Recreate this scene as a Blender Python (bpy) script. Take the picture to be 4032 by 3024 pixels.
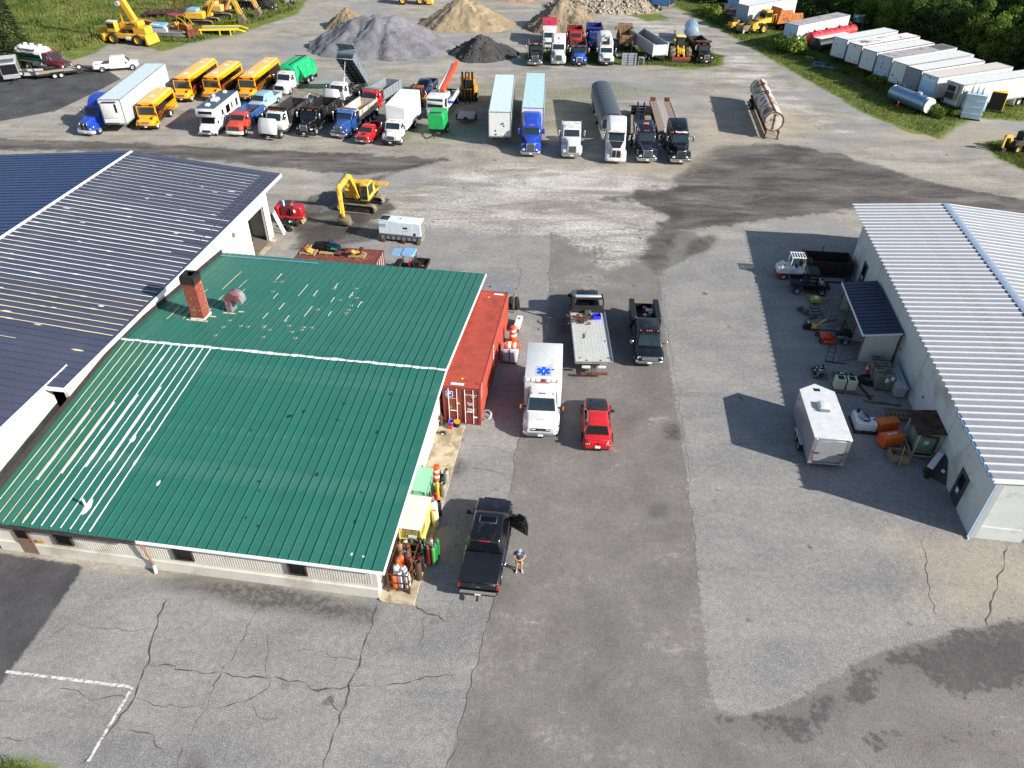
import bpy, bmesh, math, random
import numpy as np
from mathutils import Matrix, Vector, noise as mnoise
for _o in list(bpy.data.objects): bpy.data.objects.remove(_o)
R = math.radians
SC = bpy.context.scene
COL = SC.collection
# ---------------------------------------------------------------- camera
cam = bpy.data.cameras.new('camera'); camo = bpy.data.objects.new('camera', cam); COL.objects.link(camo)
cam.sensor_width = 36; cam.lens = 26.3; cam.clip_start = 0.1; cam.clip_end = 3000
camo.matrix_world = Matrix.Translation((0,0,31.83)) @ Matrix.Rotation(math.pi/2-0.65719,4, 'X') @ Matrix.Rotation(0.01035,4, 'Z')
SC.camera = camo
# ---------------------------------------------------------------- sky, sun, exposure
SUN_EL, SUN_AZ = R(27.5), R(-26)           # the sun stands to the right of and a little behind the camera
wd = bpy.data.worlds.new('World'); SC.world = wd; wd.use_nodes = True
_nt = wd.node_tree; _bg = _nt.nodes['Background']; _sk = _nt.nodes.new('ShaderNodeTexSky')
_sk.sky_type = 'NISHITA'; _sk.sun_disc = False; _sk.sun_elevation = SUN_EL; _sk.sun_rotation = R(90)-SUN_AZ
_sk.air_density = 1.2; _sk.dust_density = 1.0; _sk.ozone_density = 1.5
_nt.links.new(_sk.outputs[0], _bg.inputs[0]); _bg.inputs[1].default_value = 0.08
sl = bpy.data.lights.new('sun', 'SUN'); sl.energy = 4.8; sl.angle = R(0.53); sl.color = (1.0,0.945,0.86)
so = bpy.data.objects.new('sun', sl); COL.objects.link(so)
so.rotation_euler = Vector((math.cos(SUN_AZ)*math.cos(SUN_EL), math.sin(SUN_AZ)*math.cos(SUN_EL), math.sin(SUN_EL))).to_track_quat('Z', 'Y').to_euler()
so.location = (60,-30,60)
vs = SC.view_settings; vs.view_transform = 'Standard'; vs.look = 'None'; vs.exposure = 0.84; vs.gamma = 1; vs.use_curve_mapping = False
SC.render.resolution_x = 1024; SC.render.resolution_y = 768
SC.cycles.max_bounces = 4; SC.cycles.diffuse_bounces = 2; SC.cycles.glossy_bounces = 2; SC.cycles.transmission_bounces = 2; SC.cycles.transparent_max_bounces = 4
SC.cycles.caustics_reflective = False; SC.cycles.caustics_refractive = False
# ---------------------------------------------------------------- helpers
rnd = random.Random(7)
def lin(c):
    return tuple((x/255/12.92 if x <= 10.3 else ((x/255+.055)/1.055)**2.4) for x in c)
class NT:
    'small node-tree writer'
    def __init__(s, m):
        m.use_nodes = True; s.t = m.node_tree; s.b = s.t.nodes['Principled BSDF']
        s.out = s.t.nodes['Material Output']
    def set(s, sock, v):
        if hasattr(v, 'is_output'): s.t.links.new(v, sock)
        elif isinstance(v, (tuple, list)) and len(v) == 3 and sock.type == 'RGBA': sock.default_value = (*v, 1)
        else: sock.default_value = v
    def n(s, typ, ins=None, out=0, **kw):
        nd = s.t.nodes.new('ShaderNode'+typ)
        for k, v in kw.items(): setattr(nd, k, v)
        for k, v in (ins or {}).items(): s.set(nd.inputs[k], v)
        return nd.outputs[out]
    def mth(s, op, a, b=0.0, c=None, clamp=False):
        i = {0: a, 1: b}
        if c is not None: i[2] = c
        return s.n('Math', i, operation=op, use_clamp=clamp)
    def mix(s, f, a, b, mode='MIX'):
        nd = s.t.nodes.new('ShaderNodeMix'); nd.data_type = 'RGBA'; nd.blend_type = mode
        s.set(nd.inputs[0], f); s.set(nd.inputs[6], a); s.set(nd.inputs[7], b); return nd.outputs[2]
    def co(s, which='Object'):
        return s.n('TexCoord', out={'Generated': 0, 'Normal': 1, 'UV': 2, 'Object': 3}[which])
    def noise(s, sc, det=3, ro=.55, vec=None, dist=0):
        i = {'Scale': sc, 'Detail': det, 'Roughness': ro, 'Distortion': dist}
        if vec is not None: i['Vector'] = vec
        return s.n('TexNoise', i, out=0)
    def rng(s, v, a, b, c=0., d=1., smooth=False):
        return s.n('MapRange', {0: v, 1: a, 2: b, 3: c, 4: d}, interpolation_type='SMOOTHSTEP' if smooth else 'LINEAR')
    def scale(s, vec, sc):
        return s.n('Mapping', {'Vector': vec, 'Scale': sc})
    def bump(s, h, st=.3, dist=.02):
        return s.n('Bump', {'Height': h, 'Strength': st, 'Distance': dist})
MATS = {}
def mat(name, col, rough=.5, metal=0., var=.1, sc=2.5, bump=0., dirt=None, dirt_amt=.5, dsc=1.3, coat=0., spec=.5, alpha=1., trans=0., sheet=0.):
    'painted, metal, rubber, ... : base colour with tonal drift, optional patches of dirt / rust'
    if name in MATS: return MATS[name]
    m = bpy.data.materials.new(name); T = NT(m); c = lin(col)
    v = T.co()
    n1 = T.noise(sc, 4,.6, v)
    lo = tuple(x*(1-var) for x in c); hi = tuple(min(1, x*(1+var)) for x in c)
    cc = T.mix(T.rng(n1,.3,.7), lo, hi)
    if sheet: cc = T.mix(1., cc, T.mix(T.n('ObjectInfo', out=5),(1-sheet,)*3,(1+sheet,)*3), 'MULTIPLY')
    ro = T.rng(n1,.2,.8, max(.03, rough-.08), min(1, rough+.1))
    if dirt:
        d = T.noise(dsc, 6,.68, v, .4)
        f = T.rng(d, .62-.3*dirt_amt, .74-.3*dirt_amt)
        cc = T.mix(f, cc, lin(dirt)); ro = T.mth('ADD', ro, T.mth('MULTIPLY', f, .3), clamp=True)
    if coat and max(col) > 60:                                  # road dust settled on upward faces
        up = T.n('SeparateXYZ', {0: T.n('NewGeometry', out=1)}, out=2); f = T.mth('MULTIPLY', T.rng(up, .1,1., .0,.06), T.rng(T.noise(2., 3,.65, v),.3,.7,.4,1.2))
        cc = T.mix(f, cc, lin((150,143,132))); ro = T.mth('ADD', ro, T.mth('MULTIPLY', f, .6), clamp=True)
    T.set(T.b.inputs['Base Color'], cc); T.set(T.b.inputs['Roughness'], ro)
    T.b.inputs['Metallic'].default_value = metal
    T.b.inputs['Coat Weight'].default_value = coat; T.b.inputs['Coat Roughness'].default_value = .06
    T.b.inputs['Specular IOR Level'].default_value = spec
    if trans: T.b.inputs['Transmission Weight'].default_value = trans
    if alpha < 1: T.b.inputs['Alpha'].default_value = alpha
    if bump: T.set(T.b.inputs['Normal'], T.bump(T.noise(sc*9,4,.6, v), bump, .03))
    MATS[name] = m; return m
class MB:
    'collects shapes; build() links them as one mesh object'
    def __init__(s): s.v = []; s.f = []
    def add(s, vs, fs):
        k = len(s.v); s.v += [tuple(p) for p in vs]; s.f += [tuple(i+k for i in f) for f in fs]; return s
    def box(s, x0, x1, y0, y1, z0, z1, tx=0, ty=0):
        a, b = (tx if isinstance(tx, tuple) else (tx, tx)), ty
        return s.add([(x0, y0, z0),(x1, y0, z0),(x1, y1, z0),(x0, y1, z0),(x0+a[0], y0+b, z1),(x1-a[1], y0+b, z1),(x1-a[1], y1-b, z1),(x0+a[0], y1-b, z1)],
                     [(3,2,1,0),(4,5,6,7),(0,1,5,4),(1,2,6,5),(2,3,7,6),(3,0,4,7)])
    def bc(s, c, d, rz=0, rx=0, ry=0):
        M = Matrix.Translation(c) @ Matrix.Rotation(rz, 4, 'Z') @ Matrix.Rotation(ry, 4, 'Y') @ Matrix.Rotation(rx, 4, 'X')
        h = [x/2 for x in d]
        vs = [M @ Vector((i*h[0], j*h[1], k*h[2])) for k in (-1,1) for i, j in ((-1,-1),(1,-1),(1,1),(-1,1))]
        return s.add(vs, [(3,2,1,0),(4,5,6,7),(0,1,5,4),(1,2,6,5),(2,3,7,6),(3,0,4,7)])
    def beam(s, p, q, w, h=None):
        'square bar from p to q'
        p, q = Vector(p), Vector(q); d = q-p; L = d.length; h = h or w
        z = d.normalized(); up = Vector((0,0,1)) if abs(z.z) < .95 else Vector((1,0,0))
        x = z.cross(up).normalized(); y = x.cross(z)
        vs = [p0+x*(i*w/2)+y*(j*h/2) for p0 in (p, q) for i, j in ((-1,-1),(1,-1),(1,1),(-1,1))]
        return s.add(vs, [(3,2,1,0),(4,5,6,7),(0,1,5,4),(1,2,6,5),(2,3,7,6),(3,0,4,7)])
    def prism(s, pr, a0, a1, ax='y'):
        'profile extruded: ax=y takes (x,z), ax=x takes (y,z), ax=z takes (x,y)'
        f = {'y': lambda p, t: (p[0], t, p[1]), 'x': lambda p, t: (t, p[0], p[1]), 'z': lambda p, t: (p[0], p[1], t)}[ax]
        n = len(pr); vs = [f(p, a0) for p in pr]+[f(p, a1) for p in pr]
        return s.add(vs, [tuple(range(n))[::-1], tuple(range(n, 2*n))]+[(i, (i+1) % n, n+(i+1) % n, n+i) for i in range(n)])
    def loft(s, rings, cap=True, closed=True):
        n = len(rings[0]); vs = [p for r in rings for p in r]; fs = []
        for k in range(len(rings)-1):
            for i in range(n if closed else n-1):
                j = (i+1) % n; fs.append((k*n+i, k*n+j, (k+1)*n+j, (k+1)*n+i))
        if cap: fs += [tuple(range(n))[::-1], tuple(range((len(rings)-1)*n, len(rings)*n))]
        return s.add(vs, fs)
    def cyl(s, p, q, r, r2=None, n=12, cap=True):
        p, q = Vector(p), Vector(q); r2 = r if r2 is None else r2; z = (q-p).normalized()
        up = Vector((0,0,1)) if abs(z.z) < .95 else Vector((1,0,0)); x = z.cross(up).normalized(); y = x.cross(z)
        ring = lambda c, rr: [c+x*(rr*math.cos(t*2*math.pi/n))+y*(rr*math.sin(t*2*math.pi/n)) for t in range(n)]
        return s.loft([ring(p, r), ring(q, r2)], cap)
    def lathe(s, prof, p=(0,0,0), ax='z', n=16, a0=0, a1=2*math.pi):
        'prof: (radius, height) pairs about the axis through p'
        full = abs(a1-a0-2*math.pi) < 1e-6; m = n if full else n+1; rings = []
        for i in range(m):
            t = a0+(a1-a0)*i/n; c, d = math.cos(t), math.sin(t)
            if ax == 'z': rings.append([(p[0]+r*c, p[1]+r*d, p[2]+h) for r, h in prof])
            elif ax == 'y': rings.append([(p[0]+r*c, p[1]+h, p[2]+r*d) for r, h in prof])
            else: rings.append([(p[0]+h, p[1]+r*c, p[2]+r*d) for r, h in prof])
        if full: rings.append(rings[0])
        return s.loft(rings, cap=False, closed=False)
    def tube(s, pts, r, n=6):
        for a, b in zip(pts[:-1], pts[1:]): s.cyl(a, b, r, n=n)
        return s
    def quad(s, a, b, c, d, t=.02, off=.0):
        'thin plate from four corners, pushed out along its normal'
        a, b, c, d = map(Vector, (a, b, c, d)); nn = (c-a).cross(d-b).normalized()
        lo = [p+nn*(off-.01) for p in (a, b, c, d)]; hi = [p+nn*(off+t) for p in (a, b, c, d)]
        return s.add(lo+hi, [(3,2,1,0),(4,5,6,7),(0,1,5,4),(1,2,6,5),(2,3,7,6),(3,0,4,7)])
    def mesh(s, bev=0., seg=1, ang=38, name='mesh'):
        me = bpy.data.meshes.new(name); bm = bmesh.new()
        vs = [bm.verts.new(p) for p in s.v]
        for f in s.f:
            try: bm.faces.new([vs[i] for i in f])
            except ValueError: pass
        bmesh.ops.remove_doubles(bm, verts=bm.verts[:], dist=1e-5)
        bmesh.ops.recalc_face_normals(bm, faces=bm.faces[:])
        if bev:
            es = [e for e in bm.edges if len(e.link_faces) == 2 and e.calc_face_angle(0) > R(28)]
            bmesh.ops.bevel(bm, geom=es, offset=bev, segments=seg, affect='EDGES', clamp_overlap=True, profile=.5)
        bm.to_mesh(me); bm.free()
        if len(me.polygons):
            me.polygons.foreach_set('use_smooth', [True]*len(me.polygons)); me.set_sharp_from_angle(angle=R(ang))
        return me
    def build(s, name, m, parent=None, bev=0., seg=1, loc=None, rot=None):
        return link(name, s.mesh(bev, seg, name=name), m, parent, loc, rot)
def link(name, me, m, parent=None, loc=None, rot=None):
    if m and not me.materials: me.materials.append(m)
    o = bpy.data.objects.new(name, me); COL.objects.link(o); o.parent = parent
    if loc: o.location = loc
    if rot: o.rotation_euler = rot
    return o
def tag(o, label, cat, group=None, kind=None):
    if label: o['label'] = label
    if cat: o['category'] = cat
    if group: o['group'] = group
    if kind: o['kind'] = kind
    return o
def thing(name, label, cat, loc=(0,0,0), rz=0., group=None):
    o = bpy.data.objects.new(name, None); COL.objects.link(o); o.empty_display_size = .3
    o.location = (loc[0], loc[1], loc[2] if len(loc) > 2 else 0); o.rotation_euler = (0,0, rz)
    return tag(o, label, cat, group)
def kids(o): return [c for c in bpy.data.objects if c.parent == o]
def copy_tree(o, parent=None, ch=None):
    if ch is None:
        ch = {}
        for c in bpy.data.objects:
            if c.parent: ch.setdefault(c.parent.name, []).append(c)
    n = o.copy(); COL.objects.link(n); n.parent = parent
    for c in ch.get(o.name, []): copy_tree(c, n, ch)
    return n
def dup(o, loc, rz, label, scale=None):
    n = copy_tree(o); n.location = (loc[0], loc[1], loc[2] if len(loc) > 2 else 0); n.rotation_euler = (0,0, rz); n['label'] = label
    if scale: n.scale = scale
    return n
def hdg(a, b): return math.atan2(a[1]-b[1], a[0]-b[0])      # from b (rear) to a (front)
FONT = None
def text(s, size, m, parent, loc, rot, name='lettering', ext=.004, align='CENTER', bold=0.):
    cu = bpy.data.curves.new('t', 'FONT'); cu.body = s; cu.size = size; cu.extrude = ext; cu.align_x = align; cu.align_y = 'CENTER'; cu.resolution_u = 2; cu.offset = bold
    ob = bpy.data.objects.new('t', cu); COL.objects.link(ob); dg = bpy.context.evaluated_depsgraph_get()
    me = bpy.data.meshes.new_from_object(ob.evaluated_get(dg)); bpy.data.objects.remove(ob); bpy.data.curves.remove(cu)
    me.materials.clear(); return link(name, me, m, parent, loc, rot)
def ring(x, hb, ht, z0, z1, rt=.1, k=3, rb=0.):
    'cross-section at x: half width at the bottom / top, rounded upper corners'
    rt = min(rt, ht*.95,(z1-z0)*.9); out = [(x, hb, z0)]
    for i in range(k+1):
        a = math.pi/2*i/k; out.append((x, ht-rt+rt*math.cos(a), z1-rt+rt*math.sin(a)))
    return out+[(p[0], -p[1], p[2]) for p in out[::-1]]
# ---------------------------------------------------------------- ground: one sheet, each surface stored as a signed distance to its outline
ZONES = dict(
 lane=[[(3.2,67.0),(17.2,65.3),(19.5,56.5),(36.2,28.3),(24.0,10.3),(-4.2,10.1),(-2.6,14.9),(-1.1,21.9),(0.3,35.0),(2.8,48.9)]],
 old=[[(-43.2,27.2),(-6.6,23.2),(-4.3,35.8),(-3.9,48.8),(-20.8,59.0),(-19.6,64.4),(-9.4,66.7),(3.6,67.0),(3.3,59.5),(2.6,48.9),(0.3,35.0),(-1.1,21.9),(-2.6,14.9),(-3.3,10.1),(-28.6,9.8)],
      [(12.7,57.2),(20.0,63.9),(32.7,65.7),(39.9,38.4),(30.2,22.9),(25.4,22.6),(22.7,21.9),(17.7,20.6),(15.0,19.2),(12.5,17.9),(10.7,17.4),(9.4,17.2),(9.2,18.8),(10.2,27.9),(10.7,33.5),(11.5,45.9)]],
 fresh=[[(-41.5,28.2),(-27.3,26.0),(-22.4,25.2),(-22.7,21.8),(-23.1,18.8),(-23.3,16.5),(-31.0,15.0)],
        [(-96.0,114.1),(-73.0,116.9),(-69.0,120.1),(-63.5,119.8),(-57.4,113.1),(-58.2,106.4),(-59.8,98.4),(-64.7,94.2),(-77.5,87.5)]],
 dust=[[(-18.8,69.0),(-10.4,76.2),(-0.6,82.1),(9.8,81.0),(17.3,76.3),(15.0,68.3),(12.0,59.7),(7.6,61.3),(4.0,64.5),(-2.6,64.8),(-11.3,67.7)],
       [(16.8,159.7),(24.6,164.3),(31.9,148.8),(37.6,126.8),(41.8,91.1),(36.9,103.4),(30.9,116.3),(25.8,132.1)]],
 mud=[[(19.9,82.7),(23.6,88.0),(31.8,89.5),(37.4,86.3),(44.8,78.2),(59.4,69.3),(55.0,62.4),(37.2,71.5),(26.9,68.6),(16.3,65.3),(12.5,57.2),(11.2,59.6),(15.0,68.3),(12.7,71.5),(9.0,72.5),(16.8,76.3)],
      [(-78.4,88.8),(-44.5,87.3),(-27.4,85.0),(-11.2,83.8),(-7.7,82.9),(-12.3,79.6),(-16.6,78.2),(-26.2,80.0),(-43.1,84.0),(-75.5,84.6)],
      [(-21.2,67.4),(-17.3,70.7),(-12.8,72.5),(-12.0,69.8),(-15.2,64.5),(-17.3,61.7),(-19.6,60.7)]],
 tan=[[(21.7,27.8),(26.0,27.6),(32.7,26.9),(30.1,22.8),(24.7,22.2),(22.1,22.4),(20.7,23.5)],
      [(4.6,81.1),(13.7,79.0),(18.9,79.9),(24.9,88.7),(33.3,90.8),(38.3,96.0),(36.3,101.4),(27.2,105.1),(21.0,85.8),(15.1,81.7)],
      [(45.3,92.8),(52.8,96.8),(59.7,96.3),(67.8,91.8),(55.8,88.3),(51.6,88.8)],
      [(-75.3,113.6),(-73.1,121.2),(-58.6,128.1),(-45.2,141.9),(-40.4,149.2),(-46.2,129.2),(-56.9,123.7),(-64.8,120.2)],
      [(-34.6,145.8),(-27.7,149.8),(-23.5,144.2),(-30.6,142.5)]],
 sand=[[(2.0,79.5),(9.6,78.6),(15.4,77.2),(22.2,76.4),(28.5,74.2),(21.0,70.6),(15.5,71.5),(10.9,68.2),(11.2,59.6),(7.9,59.6),(4.0,64.5),(-4.8,64.8),(-9.5,67.7),(-5.3,73.3)]],
 wet=[[(16.9,19.7),(19.2,21.0),(21.6,21.5),(23.8,22.1),(29.6,22.0),(27.5,18.5),(24.0,18.7),(21.8,19.0),(19.4,19.3)], [(16.1,16.3),(19.4,16.9),(21.2,16.5),(17.8,15.8)], [(9.4,17.0),(12.4,17.5),(15.9,18.6),(17.2,19.3),(16.4,18.4),(12.2,16.6)]],
 moss=[[(-32.7,108.3),(-26.0,110.8),(-14.2,111.9),(-2.2,112.7),(8.4,110.8),(11.1,102.6),(8.9,90.1),(-0.1,96.2),(-6.2,89.7),(-11.6,87.6),(-16.3,89.4),(-27.8,95.7)],
       [(4.4,109.6),(14.7,113.8),(21.4,109.1),(14.6,106.3),(6.4,96.8)]],
 grass=[[(-172.6,207.9),(-65.1,214.7),(-43.5,179.7),(-42.0,156.1),(-44.8,149.8),(-48.2,141.1),(-54.0,134.3),(-57.5,128.2),(-63.6,133.0),(-67.5,135.0),(-67.4,126.1),(-69.2,122.2),(-72.5,125.9),(-74.8,124.7),(-73.2,117.4),(-77.7,111.9),(-96.1,105.1)],
        [(37.9,221.1),(30.9,169.0),(33.5,162.6),(37.3,146.2),(40.6,129.8),(42.7,119.1),(44.9,108.8),(46.1,101.4),(49.2,93.8),(52.2,91.4),(56.9,96.6),(60.6,99.4),(66.2,98.3),(85.3,92.3),(185.4,230.3)],
        [(56.7,90.2),(60.8,91.6),(73.6,92.0),(62.9,75.0),(57.6,80.5),(56.1,84.6)],
        [(1.4,126.0),(6.3,123.5),(13.5,123.2),(22.2,123.0),(27.6,121.1),(32.4,123.4),(34.2,129.5),(30.0,133.8),(17.7,134.8),(2.0,130.6)],
        [(20.3,167.6),(26.4,164.4),(29.8,156.2),(25.0,153.7),(21.3,159.9)],
        [(-27.7,15.8),(-21.5,15.4),(-20.2,15.1),(-18.9,14.7),(-17.2,12.3),(-24.1,10.6)]],
 stain=[[(-12.9,24.1),(-6.5,22.9),(-6.7,21.9),(-10.6,22.4),(-14.5,23.1),(-18.4,24.2),(-16.5,24.7)], [(-19.0,59.0),(-19.6,64.4),(-16.1,69.1),(-14.3,69.7),(-14.3,67.1),(-11.0,65.6),(-13.2,62.7),(-16.4,61.2),(-16.7,59.0)],
        [(10.1,37.0),(11.0,37.2),(10.9,35.8),(10.0,35.6)], [(8.0,29.8),(8.9,30.0),(8.7,29.2),(8.0,29.2)],
        [(-3.4,33.9),(-2.7,33.3),(-2.5,32.8),(-3.3,32.1),(-3.8,32.1)], [(-18.9,67.5),(-21.2,67.4),(-21.2,71.8),(-19.7,73.5),(-15.5,77.3),(-8.0,83.8),(-8.4,82.2),(-12.8,79.3),(-15.2,75.4),(-18.8,69.0)],
        [(15.3,70.2),(16.8,70.7),(16.9,68.3),(15.3,67.2)], [(3.5,49.6),(4.3,50.0),(4.3,47.7),(3.4,47.0)],
        [(16.4,63.4),(18.9,64.8),(19.0,63.4),(17.2,61.1),(15.4,60.4)], [(-13.6,15.3),(-13.1,15.4),(-12.7,14.7),(-13.3,14.7)]],
)
def sdf(px, py, poly):
    'signed distance, positive inside'
    d2 = np.full(px.shape, 1e9); ins = np.zeros(px.shape, bool); n = len(poly)
    for i in range(n):
        (ax, ay),(bx, by) = poly[i], poly[(i+1) % n]; ex, ey = bx-ax, by-ay
        t = np.clip(((px-ax)*ex+(py-ay)*ey)/(ex*ex+ey*ey+1e-9),0,1)
        d2 = np.minimum(d2,(px-ax-t*ex)**2+(py-ay-t*ey)**2)
        if ay != by:
            c = ((ay > py) != (by > py)) & (px < (bx-ax)*(py-ay)/(by-ay)+ax); ins ^= c
    return np.where(ins, 1,-1)*np.sqrt(d2)
def grid(xs, ys, zfun=None):
    X, Y = np.meshgrid(xs, ys); nx, ny = len(xs), len(ys); Z = zfun(X, Y) if zfun else np.zeros_like(X)
    i = np.arange(nx*ny).reshape(ny, nx); q = np.stack([i[:-1, :-1], i[:-1,1:], i[1:, 1:], i[1:, :-1]], -1).reshape(-1,4)
    return np.stack([X.ravel(), Y.ravel(), Z.ravel()], -1), q
def npmesh(name, V, Q):
    me = bpy.data.meshes.new(name); me.vertices.add(len(V)); me.vertices.foreach_set('co', V.astype(np.float32).ravel())
    me.loops.add(Q.size); me.loops.foreach_set('vertex_index', Q.astype(np.int32).ravel()); me.polygons.add(len(Q))
    me.polygons.foreach_set('loop_start', (np.arange(len(Q))*Q.shape[1]).astype(np.int32)); me.update(calc_edges=True)
    me.polygons.foreach_set('use_smooth', [True]*len(Q)); return me
def axis(a, b, st, far):
    m = np.arange(a, b+.01, st); k = np.array([1.5,4,10,25,60,140,320,700,1500]); k = k[k <= far]
    return np.concatenate([a-k[::-1], m, b+k])
gx, gy = axis(-110,110,.6,1500), axis(4,200,.6,1500)
GV, GQ = grid(gx, gy)
gme = npmesh('ground', GV, GQ)
for zn, polys in ZONES.items():
    d = np.full(len(GV),-6.)
    for p in polys:
        pa = np.array(p); lo, hi = pa.min(0)-6, pa.max(0)+6
        s = (GV[:, 0] > lo[0]) & (GV[:, 0] < hi[0]) & (GV[:, 1] > lo[1]) & (GV[:, 1] < hi[1])
        d[s] = np.maximum(d[s], np.clip(sdf(GV[s, 0], GV[s, 1], p),-6,6))
    if zn == 'grass':            # meadow and woodland all round beyond the yard
        out = (np.abs(GV[:, 0]) > 108) | (GV[:, 1] > 198); d[out] = 6
    gme.attributes.new(zn, 'FLOAT', 'POINT').data.foreach_set('value', d.astype(np.float32))
def ground_mat():
    m = bpy.data.materials.new('ground_surface'); T = NT(m); P = T.co()
    big = T.noise(.05,2,.6, P); mid = T.noise(.35,4,.62, P); fine = T.noise(3.2,3,.65, P); grit = T.noise(11,2,.75, P); peb = T.noise(19,1,.6, P)
    Pr = T.n('Mapping', {'Vector': P, 'Rotation': (0,0, R(-14)), 'Scale': (.10,.36,1)}); trk = T.noise(1.0,4,.68, Pr, .6)
    Pr2 = T.n('Mapping', {'Vector': P, 'Rotation': (0,0, R(38)), 'Scale': (.16,.5,1)}); trk2 = T.noise(1.0,3,.66, Pr2,.8)
    edge = T.mth('ADD', T.mth('MULTIPLY', T.mth('SUBTRACT', mid, .5),3.2), T.mth('MULTIPLY', T.mth('SUBTRACT', fine, .5),1.2))
    edge1 = T.mth('MULTIPLY', T.mth('SUBTRACT', fine, .5),.5)
    jit = T.mth('MULTIPLY', T.mth('SUBTRACT', fine, .5),.42); trk = T.mth('ADD', trk, T.mth('MULTIPLY', jit, .7)); trk2 = T.mth('ADD', trk2, jit)
    def zone(nm, e=edge, amp=1., soft=.25):
        a = T.n('Attribute', attribute_name=nm, out=2)
        return T.rng(T.mth('ADD', a, T.mth('MULTIPLY', e, amp)),-soft, soft, smooth=True)
    def tone(lo, hi, f): return T.mix(f, lin(lo), lin(hi))
    sp = T.rng(peb, .55,.72); dk = T.rng(grit, .3,.62)
    # packed gravel
    c = tone((114,110,103),(163,157,147), T.rng(T.mth('ADD', T.mth('MULTIPLY', trk, .6), T.mth('MULTIPLY', mid, .4)),.36,.64))
    c = T.mix(T.rng(trk2,.5,.66,0,.55), c, lin((134,128,118)))
    c = T.mix(T.mth('MULTIPLY', T.rng(big, .5,.62),.6), c, lin((126,127,130)))
    # driveway asphalt
    ca = tone((99,95,93),(124,120,116), T.rng(T.mth('ADD', T.mth('MULTIPLY', mid, .6), T.mth('MULTIPLY', big, .4)),.35,.65))
    ca = T.mix(T.mth('MULTIPLY', T.rng(trk2,.54,.68), T.rng(mid, .5,.62)), ca, lin((138,134,129)))
    c = T.mix(zone('lane', edge1,1,.2), c, ca)
    # older asphalt with pale aggregate
    co_ = tone((112,111,111),(135,133,130), T.rng(T.mth('ADD', T.mth('MULTIPLY', mid, .45), T.mth('MULTIPLY', trk, .55)),.38,.62))
    co_ = T.mix(T.mth('MULTIPLY', sp, .5), co_, lin((196,193,188)))
    c = T.mix(zone('old', edge1,1.3,.08), c, co_)
    c = T.mix(T.mth('MULTIPLY', zone('dust', edge, 1.6,1.2), T.rng(trk, .40,.62,.0,.85)), c, tone((142,139,135),(186,182,176), T.rng(trk2,.4,.62)))
    c = T.mix(T.mth('MULTIPLY', zone('sand', edge, 2., 1.2), T.rng(trk2,.36,.6,.1,.8)), c, tone((130,125,118),(182,178,171), T.rng(trk, .38,.62)))
    c = T.mix(T.mth('MULTIPLY', zone('mud', edge, 1.3,.4), T.rng(trk2,.34,.5,.72,1.)), c, tone((66,64,62),(98,94,90), T.rng(trk, .4,.62)))
    c = T.mix(T.mth('MULTIPLY', zone('tan', edge, 1.5,1.8),.6), c, tone((138,129,115),(168,156,136), mid))
    cf = tone((58,58,62),(84,83,84), T.rng(mid, .35,.7))
    c = T.mix(zone('fresh', edge1,1.0,.12), c, cf)
    c = T.mix(T.mth('MULTIPLY', zone('wet', edge, 1.4,.3), T.rng(fine, .3,.55,.55,.95)), c, tone((60,59,60),(88,86,85), mid))
    mo = T.mth('MULTIPLY', zone('moss', edge, 1.8,1.5), T.rng(fine, .40,.62))
    mo = T.mth('MULTIPLY', mo, T.rng(mid, .36,.52))
    c = T.mix(T.mth('MULTIPLY', mo, .9), c, tone((62,78,34),(100,108,58), fine))
    st = zone('stain', edge, .5,.5)
    c = T.mix(T.mth('MULTIPLY', st, T.rng(fine, .3,.55,.25,.8)), c, lin((56,53,50)))
    # scattered small stains and drips
    vo = T.n('TexVoronoi', {'Vector': P, 'Scale': .42}, out=0)
    spot = T.mth('MULTIPLY', T.rng(T.mth('ADD', vo, T.mth('MULTIPLY', fine, .16)),.20,.15), T.rng(mid, .5,.6))
    c = T.mix(T.mth('MULTIPLY', spot, .7), c, lin((64,61,59)))
    cg = tone((58,74,28),(112,124,56), T.rng(T.mth('ADD', T.mth('MULTIPLY', fine, .5), T.mth('MULTIPLY', mid, .5)),.36,.62))
    cg = T.mix(T.rng(mid, .6,.7,0,.5), cg, lin((132,122,84)))
    gz = zone('grass', edge, 1.1,.5)
    c = T.mix(T.mth('MULTIPLY', gz, T.rng(T.mth('ADD', fine, T.mth('MULTIPLY', gz, .3)),.44,.58)), c, cg)
    # grit
    c = T.mix(.55, c, T.mix(1., c, T.mix(T.rng(grit, .3,.7),(.6,.6,.6),(1.4,1.4,1.4)), 'MULTIPLY'))
    c = T.mix(.45, c, T.mix(1., c, T.mix(T.rng(fine, .3,.7),(.74,.74,.74),(1.26,1.26,1.26)), 'MULTIPLY'))
    T.set(T.b.inputs['Base Color'], T.mix(1., c, (1.1,1.1,1.1), 'MULTIPLY'))
    T.set(T.b.inputs['Roughness'], T.rng(fine, .3,.7,.82,.98)); T.b.inputs['Specular IOR Level'].default_value = .25
    T.set(T.b.inputs['Normal'], T.bump(grit, .5,.03))
    return m
ground = link('ground', gme, ground_mat()); tag(ground, 'grey gravel and asphalt yard ground with patches of grass', 'ground', kind='structure')
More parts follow.
